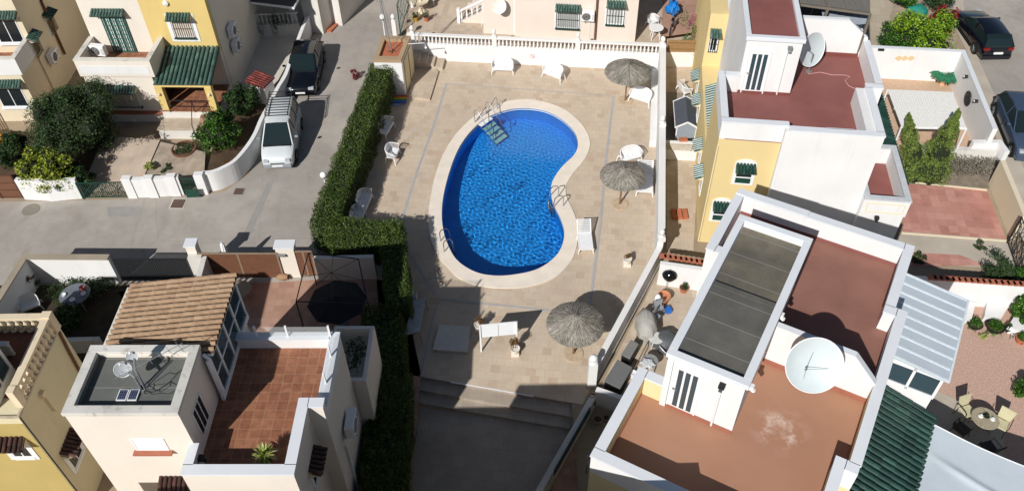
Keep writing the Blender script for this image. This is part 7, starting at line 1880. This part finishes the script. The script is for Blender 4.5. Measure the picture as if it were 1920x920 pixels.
# grey blue suv: placed by its two near wheels
wr_, wf_ = at(1867, 207, .36), at(1898, 282, .36); hd = (wf_ - wr_); Lw_ = hd.length; hd.normalize(); rz = atan2(hd.x, -hd.y); side = Vector((-hd.y, hd.x, 0))
mid = (wf_ + wr_) / 2 + side * .82
suv = [(-2.25, .60, .78), (-2.15, .78, .90), (-1.9, .88, .97), (-1.2, 1.0, 1.0), (-.8, 1.04, 1.0), (.4, 1.06, 1.0), (1.6, 1.08, 1.0), (2.1, 1.06, .95), (2.25, .85, .88)]
sgh = [(-1.0, 1.02), (-.4, 1.40), (0, 1.60), (.8, 1.64), (1.6, 1.56), (1.95, 1.42), (2.15, 1.05)]
car('slate blue hatchback parked at the right edge of the photo', (mid.x, mid.y, .004), rz, 4.4, 1.84, BLU, suv, sgh, (-Lw_ / 2, Lw_ / 2), .36)

# ------------------------------------------------------------------ cluttered side yard
KET = glass('black_enamel', '0e0f11', .15, .6)
p = at(1252, 536, 0); t = thing('kettle_barbecue', 'black kettle barbecue in the top corner of the cluttered side yard', 'barbecue', p)
MB().lathe([(.05, .42), (.22, .5), (.31, .66), (.33, .74), (.31, .84), (.22, .98), (.08, 1.04), (.001, 1.05)], 24).build('bowl', KET, t, smooth=True); MB().tube([(-.05, 0, 1.04), (0, 0, 1.1), (.05, 0, 1.04)], .014, 6).build('handle', WOOD, t)
for k in range(3): a = k * 2.09; MB().tube([(cos(a) * .18, sin(a) * .18, .5), (cos(a) * .32, sin(a) * .32, 0)], .013, 6).build('leg', GREYMET, t)
p = at(1243, 566, 0); t = thing('plant_pot', 'large empty terracotta pot beside the kettle barbecue', 'plant pot', p); pot(t, tuple(p), .27, .45, plain('orange_terracotta', 'c88a66', .75), soil=False)
planted_pot('potted_plant', 'terracotta pot with a thin grey green plant in the cluttered side yard', at(1281, 546, 0), .19, .27, TERRA, OLIVE, 81, .32, 4)
def drape(name, label, cat, c, rx, ry, h, mat, seed, fl=.12):
    random.seed(seed); V = []; F = []; n, m = 26, 8; c = Vector(c)
    for j in range(m + 1):
        f = j / m; 
        for k in range(n):
            a = 2 * pi * k / n; fold = 1 + fl * sin(a * 6 + seed) * f ** 1.5 + fl * .5 * sin(a * 11 + seed * 2) * f
            r = (.30 + .70 * min(1, f * 1.6)) * fold if j else .001
            z = h * (1 - f ** 2.2) + random.uniform(-.015, .015); V.append(c + Vector((cos(a) * rx * r, sin(a) * ry * r, max(.01, z))))
    for j in range(m):
        for k in range(n): F.append((j * n + k, j * n + (k + 1) % n, (j + 1) * n + (k + 1) % n, (j + 1) * n + k))
    mb = MB(); mb.add(V, F); o = mb.build(name, mat, smooth=True); tag(o, label, cat); return o
drape('grey_cover', 'pale grey cloth thrown over stacked furniture in the cluttered side yard', 'cover', at(1210, 622, 0), .42, .75, .95, GREYCLOTH, 4)
drape('dark_cover', 'dark grey sheet over a heap beside the stair tower in the cluttered side yard', 'cover', at(1247, 645, 0), .5, .5, .6, plain('dark_sheet', '56595c', .6, bump=.5, bscale=6), 7)
# stack of metal and plastic chairs
for i, (x, y, rz, lab) in enumerate(((1232, 588, .3, 'steel folding chair leaning among the clutter beside the pale grey cover'), (1226, 606, .9, 'second steel folding chair collapsed under the blue tub'))):
    p = at(x, y, 0); t = thing('folding_chair', lab, 'chair', p, rz)
    MB().tube([(-.22, -.2, 0), (-.22, .1, .8), (.22, .1, .8), (.22, -.2, 0)], .014, 6).build('frame', STEEL, t); MB().tube([(-.2, .25, 0), (-.2, -.18, .45), (.2, -.18, .45), (.2, .25, 0)], .014, 6).build('frame', STEEL, t)
    MB().box(-.2, .2, -.18, .15, .43, .455).build('seat', plain('grey_seat', '8f9499', .5), t); MB().box(-.2, .2, .06, .09, .55, .8).build('backrest', plain('grey_back', '9a9fa3', .5), t)
p = at(1252, 583, 0); t = thing('blue_tub', 'small bright blue tub lying among the clutter', 'tub', p, .3); MB().box(-.13, .13, -.16, .16, 0, .18).build('tub', plain('blue_plastic', '2a6bc0', .4), t, bevel=.02)
p = at(1231, 573, 0); t = thing('white_bag', 'crumpled white bag on top of the clutter by the blue tub', 'bag', p); MB().lathe([(.08, .3), (.15, .4), (.13, .6), (.05, .72), (.001, .74)], 10).build('sack', PLASTIC, t, smooth=True)
garden_table('round glass table with a pale rim in the middle of the cluttered side yard', at(1228, 648, 0), .30, .55, plain('pale_table', 'c9cac6', .4))
p = at(1243, 655, .35); t = thing('oval_disc', 'white oval plastic lid standing upright in the clutter by the stair tower', 'lid', p, .5); MB().lathe([(.22, -.015), (.22, .015)], 22, M=Matrix.Rotation(1.0, 4, 'Y')).build('disc', PLASTIC, t); MB().lathe([(.05, .02), (.05, .03)], 10, M=Matrix.Rotation(1.0, 4, 'Y')).build('knob', DARKMETAL, t)
garden_table('round table with a crumpled clear sheet, nearest to the orange terrace corner', at(1216, 692, 0), .32, .6, plain('greyish_table', '8e908e', .3))
drape('clear_sheet', 'crumpled clear plastic sheet on the round table near the orange terrace', 'sheet', at(1214, 682, .62), .26, .24, .10, plain('clear_plastic', 'c4c8c8', .25, bump=.8, bscale=10), 9, .3)
drape('maroon_cloth', 'dark maroon cloth bundled below the stair tower wall', 'cloth', at(1262, 668, 0), .3, .3, .5, plain('maroon_cloth', '5a2a2c', .8), 3)
GL = plain('grey_lid', '6b6d6c', .7, var=.05); DB = plain('black_box', '1a1b1c', .6)
for (P, h, mt, lab) in (([(1183, 636), (1198, 644), (1181, 672), (1165, 663)], .72, plain('mid_grey_lid', '7d7d79', .7), 'mid grey storage box, upper one of the two beside the angled wall'), ([(1158, 673), (1186, 688), (1163, 728), (1133, 713)], .72, GL, 'dark grey storage box, lower and larger one beside the angled wall')):
    q = [at(x, y, h) for x, y in P]; c = sum(q, Vector()) / 4; t = thing('storage_box', lab, 'storage box', (c.x, c.y, 0), 0, 'grey storage boxes')
    mb = MB(); mb.prism([tuple((c + (v - c) * .95)[:2]) for v in q], 0, h - .06); mb.build('casing', DB, t, world=True); mb = MB(); mb.prism([(v.x, v.y) for v in q], h - .06, h); mb.build('lid', mt, t, world=True, bevel=.01)
mb = MB(); mb.bar(at(1215, 640, .5), at(1190, 690, .5), .04); tag(mb.build('wooden_pole', WOOD), 'bare wooden pole lying across the cluttered side yard', 'pole')
mb = MB(); p = at(1186, 706, .0); t = thing('white_bucket', 'white bucket squeezed beside the larger storage box', 'bucket', p); pot(t, tuple(p), .13, .3, PLASTIC, soil=False)

# ------------------------------------------------------------------ shaded yard of the lower left house
def gazebo():
    t = thing('gazebo_frame', 'bare dark metal gazebo frame in the shaded salmon tiled yard', 'gazebo', at(600, 560, 0)); H = 2.0
    C = [at(555, 565, H), at(690, 568, H), at(672, 485, H), at(578, 474, H)]; ap = sum(C, Vector()) / 4 + Vector((0, 0, .35))
    mb = MB()
    for i in range(4): mb.bar(C[i], C[(i + 1) % 4], .035)
    mb.build('top_frame', DARKMETAL, t, world=True); mb = MB()
    for i in range(4): mb.tube([C[i], ap], .012, 6); mb.tube([C[i].lerp(C[(i + 1) % 4], .5), ap], .010, 6)
    mb.build('roof_rib', DARKMETAL, t, world=True)
    for i in range(4): MB().bar(Vector((C[i].x, C[i].y, 0)), C[i], .04).build('post', DARKMETAL, t, world=True)
gazebo()
p = at(642, 606, 0); t = thing('black_parasol', 'big black garden parasol under the gazebo frame', 'parasol', p); mb = MB(); n = 8
V = [(0, 0, 1.75)] + [(1.22 * cos(2 * pi * k / n + .2), 1.22 * sin(2 * pi * k / n + .2), 1.4) for k in range(n)] + [(0, 0, 1.72)] + [(1.2 * cos(2 * pi * k / n + .2), 1.2 * sin(2 * pi * k / n + .2), 1.37) for k in range(n)]
mb.add(V, [(0, 1 + k, 1 + (k + 1) % n) for k in range(n)] + [(n + 1, n + 2 + (k + 1) % n, n + 2 + k) for k in range(n)] + [(1 + k, n + 2 + k, n + 2 + (k + 1) % n, 1 + (k + 1) % n) for k in range(n)]); mb.build('canopy', plain('black_canvas', '131419', .8), t)
MB().tube([(0, 0, 0), (0, 0, 1.8)], .025, 8).build('pole', DARKMETAL, t); MB().lathe([(.25, 0), (.25, .06), (.05, .1)], 16).build('base', GREYMET, t)
p = at(436, 512, 0); t = thing('closed_parasol', 'furled white parasol by the wide brown gate', 'parasol', p); mb = MB(); V = []; F = []; n = 16
prof = [(.03, 1.95), (.07, 1.85), (.11, 1.4), (.15, .9), (.17, .75)]
for r, z in prof:
    for k in range(n): a = 2 * pi * k / n; rr = r * (1 + .28 * (k % 2)); V.append((rr * cos(a + z * .8), rr * sin(a + z * .8), z))
for i in range(4):
    for k in range(n): F.append((i * n + k, i * n + (k + 1) % n, (i + 1) * n + (k + 1) % n, (i + 1) * n + k))
mb.add(V, F); mb.build('canopy', PLASTIC, t, smooth=True); MB().tube([(0, 0, 0), (0, 0, 2.0)], .022, 8).build('pole', TRIM, t)
garden_table('round tan table half under the sunroom roof in the shaded yard', at(457, 562, 0), .48, .72, plain('tan_table', '9b8c74', .5))
p = at(533, 524, 0); t = thing('urn', 'tan urn lying on its side at the foot of the broad cream gate pillar', 'pot', p); M = Matrix.Translation((p.x, p.y, .18)) @ Matrix.Rotation(1.4, 4, Vector((.2, 1, 0))); mb = MB(); mb.lathe([(.08, -.3), (.17, -.15), (.18, 0), (.1, .18), (.13, .25), (.11, .25), (.08, .18), (.001, .1)], 16, M=M); mb.build('body', plain('urn_clay', '9a7a5c', .7), t, world=True, smooth=True)
# walled garden at the left
DK = plain('garden_chair_blue', '2a3350', .5)
tb = garden_table('round mosaic table with crockery in the dark walled garden', at(152, 572, 0), .62, .74, plain('mosaic_table', '6c7078', .4, var=.3, scale=14))
for i, (dx, dy, r, m_, lab) in enumerate(((.30, .22, .12, plain('pink_bowl', 'a05a58', .5), 'reddish pot on the round table in the walled garden'), (.40, -.02, .11, PLASTIC, 'white plate stack at the right of the round garden table'), (-.42, -.08, .10, PLASTIC, 'white plate stack at the left of the round garden table'), (.05, -.36, .12, PLASTIC, 'crumpled white cloth at the front of the round garden table'))):
    p = tb.location + Vector((dx, dy, .74)); t = thing('crockery', lab, 'crockery', p); MB().lathe([(r * .5, 0), (r, .04), (r * 1.0, .08 if i else .2), (r * .8, .05 if i else .2), (.001, .04)], 14).build('dish', m_, t)
ch5 = dup(ch, at(62, 580, 0), .5, 'plastic armchair in the shaded corner of the walled garden', scale=.9)
bush('low_shrub', 'olive shrub growing in the dark walled garden next to the sand tiled roof', tuple(at(125, 612, 0)), 1.0, 1.0, OLIVE, 22, 110, .07, 91)
bush('low_shrub', 'grey leaved climber at the corner of the walled garden', tuple(at(60, 545, 0)), .55, 1.2, GREYT, 10, 60, .06, 92)
bush('low_shrub', 'dark shrub behind the round table along the walled garden wall', tuple(at(150, 545, 0)), 1.6, .6, DKLEAF, 26, 100, .06, 93)
mb = MB(); wall_strip(mb, [at(120, 636, .8), at(185, 634, .8)], .2, 0, .8, 0); tag(mb.build('garden_divider', WHITE_OLD), 'low grey wall in the shade left of the sand tiled roof', 'wall')

# terrace plant of the lower left house
p = HB.w(5.05, -.12, 6.005); t = thing('potted_yucca', 'bright spiky yellow green yucca on the terracotta roof terrace', 'potted plant', p); pot(t, tuple(p), .16, .28, DB)
mb = MB(); spiky(mb, (p.x, p.y, p.z + .42), 110, .44, .045, .35, 5, .35); mb.build('leaves', STRAW, t, world=True)
p = HB.w(5.7, .62, 6.005); t = thing('plant_pot', 'small black pot with thin twigs in the corner of the terracotta terrace', 'plant pot', p); pot(t, tuple(p), .1, .25, DB); mb = MB(); spiky(mb, (p.x, p.y, p.z + .25), 12, .32, .01, .8, 6); mb.build('twigs', OLIVE, t, world=True)

# ------------------------------------------------------------------ gravel garden at the right
for i, (x, y, r, h, m_, lf, lab) in enumerate(((1825, 612, .30, .22, DB, GREENL, 'first potted green plant from the left at the foot of the bright garden wall'), (1862, 618, .36, .25, DB, GREENL, 'larger spiky potted plant in the middle at the foot of the bright garden wall'), (1887, 620, .15, .2, DB, DKLEAF, 'small round potted plant right of the larger spiky one'), (1912, 640, .25, .3, TERRA, GREENL, 'terracotta potted plant at the right edge of the gravel garden'))):
    p = at(x, y, 0); t = thing('potted_plant', lab, 'potted plant', p, 0, 'potted plants in the gravel garden'); pot(t, tuple(p), r, h, m_)
    mb = MB(); spiky(mb, (p.x, p.y, h * .8), 46, r * 1.3, .05, .35, 100 + i, .4); P, N = lump_points((p.x, p.y, h + .08), (r * .8, r * .8, .18), 260); leaf_quads(mb, P, .045, N); mb.build('leaves', lf, t, world=True)
bush('low_shrub', 'dry yellowish tuft on the gravel in front of the potted plants', tuple(at(1843, 632, 0)), .25, .2, STRAW, 6, 50, .045, 95, trunk=False)
bush('round_bush', 'round bright green bush at the right edge in front of the bright garden wall', tuple(at(1918, 598, .1)), .62, 1.2, GREENL, 24, 150, .08, 96, long=1.3)
bush('low_shrub', 'spiky green plant at the lower right edge beside the terrace slab', tuple(at(1925, 745, 0)), .55, .9, GREENL, 14, 110, .07, 97)
tb = garden_table('round table with two place settings on the terrace slab at the lower right', at(1834, 803, 0), .48, .72, plain('pale_mosaic_top', 'a0967f', .4, var=.2, scale=12))
for i, (dx, dy) in enumerate(((-.16, .06), (.22, -.08))):
    p = tb.location + Vector((dx, dy, .72)); t = thing('crockery', ['white cup and dish at the left of the pale round table', 'white cup and dish at the right of the pale round table'][i], 'crockery', p, 0, 'crockery on the round table'); MB().lathe([(.03, 0), (.08, .02), (.09, .03)], 14).build('dish', PLASTIC, t); MB().lathe([(.04, .02), (.055, .10), (.001, .09)], 12).build('cup', PLASTIC, t)
p = tb.location + Vector((.03, .06, .72)); t = thing('flower_bowl', 'low bowl of dark leaves in the middle of the pale round table', 'bowl', p); MB().lathe([(.06, 0), (.12, .06), (.10, .06)], 14).build('bowl', DB, t); mb = MB(); P, N = lump_points((0, 0, .1), (.12, .12, .06), 80); leaf_quads(mb, P, .03, N); mb.build('leaves', DKLEAF, t)
def patio_chair(label, loc, rz, first=None):
    if first: return dup(first, loc, rz, label)
    t = thing('cushioned_chair', label, 'chair', loc, rz, 'cushioned chairs round the pale table')
    CU = plain('cream_cushion', 'bdb694', .85, var=.08); MB().box(-.24, .24, -.24, .22, .42, .48).build('cushion', CU, t, bevel=.02)
    b = MB(); V = [(-.22, .24, .48), (.22, .24, .48), (.27, .36, .95), (-.27, .36, .95)]; b.add(V + [(x, y + .04, z) for x, y, z in V], [(0, 1, 2, 3), (7, 6, 5, 4), (0, 4, 5, 1), (1, 5, 6, 2), (2, 6, 7, 3), (3, 7, 4, 0)]); b.build('backrest', CU, t)
    for sx in (-1, 1):
        for sy in (-1, 1): MB().tube([(sx * .22, sy * .22, .43), (sx * .27, sy * .27, 0)], .015, 6).build('leg', DARKMETAL, t)
        MB().tube([(sx * .25, -.22, .43), (sx * .28, -.2, .66), (sx * .28, .28, .68)], .015, 6).build('armrest', DARKMETAL, t)
    return t
c1 = patio_chair('cream cushioned chair at the far side of the pale round table', at(1806, 782, 0), .3)
patio_chair('cream cushioned chair at the right side of the pale round table', at(1868, 806, 0), -.7, c1)
c3 = patio_chair('dark chair in the shade at the near left of the pale round table', at(1795, 815, 0), 2.2, c1); c4 = patio_chair('dark chair in the shade at the near right of the pale round table', at(1845, 850, 0), 3.4, c1)
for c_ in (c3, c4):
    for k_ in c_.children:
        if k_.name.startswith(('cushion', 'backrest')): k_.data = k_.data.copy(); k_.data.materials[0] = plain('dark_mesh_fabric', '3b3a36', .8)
mb = MB(); p = at(1893, 635, 0); mb.tube([p, p + Vector((0, 0, .25)), p + Vector((.1, 0, .3)), p + Vector((.12, 0, .05))], .02, 6); tag(mb.build('garden_tap', GREYMET), 'small metal garden tap standing on the gravel', 'tap')
# patio clutter at the top left of the pool
p = at(790, 22, .5); t = thing('fountain', 'cream stone fountain with potted plants round its foot beside the iron gate', 'fountain', p); MB().lathe([(.3, 0), (.25, .1), (.1, .2), (.1, .5), (.45, .65), (.5, .75), (.42, .72), (.08, .7), (.07, 1.0), (.26, 1.1), (.2, 1.12), (.001, 1.15)], 20).build('basin', plain('cream_stone', 'd8cbb0', .8), t, smooth=True)
planted_pot('potted_plant', 'yellow pot with dark leaves below the cream fountain', at(780, 40, .5), .18, .3, plain('mustard_pot', 'b08a2e', .6), DKLEAF, 121, .3, 4); planted_pot('potted_plant', 'brown pot with straggly plant right of the cream fountain foot', at(800, 40, .5), .17, .3, TERRA, OLIVE, 122, .35, 5)
ch6 = dup(ch, at(812, 4, .5), 1.2, 'white plastic armchair at the top edge right of the cream fountain', scale=.9)
# leftmost porch things
p = at(8, 268, .4); t = thing('orange_ball', 'orange ball shaped float by the pale yellow house at the left edge', 'ball', p); MB().ball((0, 0, .28), .28, 16).build('ball', plain('orange_plastic', 'd98a1e', .4), t, smooth=True)
mb = MB()
for k in range(4): a = at(12 + k * 5, 262, .3); mb.bar(a, a + Vector((-.35, .45, 1.5)), .07, .03)
tag(mb.build('leaning_planks', WOOD), 'bare wooden planks leaning against the pale yellow house', 'planks')

# ------------------------------------------------------------------ the next house of the row, in front of the frame: it shades the steps and the path
h = thing('terraced_house', 'cream house nearest to the camera whose shadow covers the lower path', 'house', (-8, 6, 0))
mb = MB(); mb.box(-12.8, -4.1, 2, 10.3, 0, 5.98); mb.build('wall', CREAM, h, world=True); mb = MB(); mb.box(-5.2, 3.6, 1.5, 9.6, -.5, 8.2); mb.build('stair_tower', CREAM, h, world=True)
mb = MB(); ringcap(mb, -12.85, -4.05, 1.95, 10.35, .28, 5.98, 6.87); ringcap(mb, -5.25, 3.65, 1.45, 9.65, .28, 8.2, 8.47); mb.build('coping', CAPW, h, world=True)
mb = MB(); mb.box(-12.5, -5.25, 2.3, 10.0, 5.98, 6.0); mb.build('terrace_floor', TERRAF, h, world=True); mb = MB(); mb.box(-4.9, 3.3, 1.8, 9.3, 8.2, 8.22); mb.build('tower_roof', FELT_C, h, world=True)
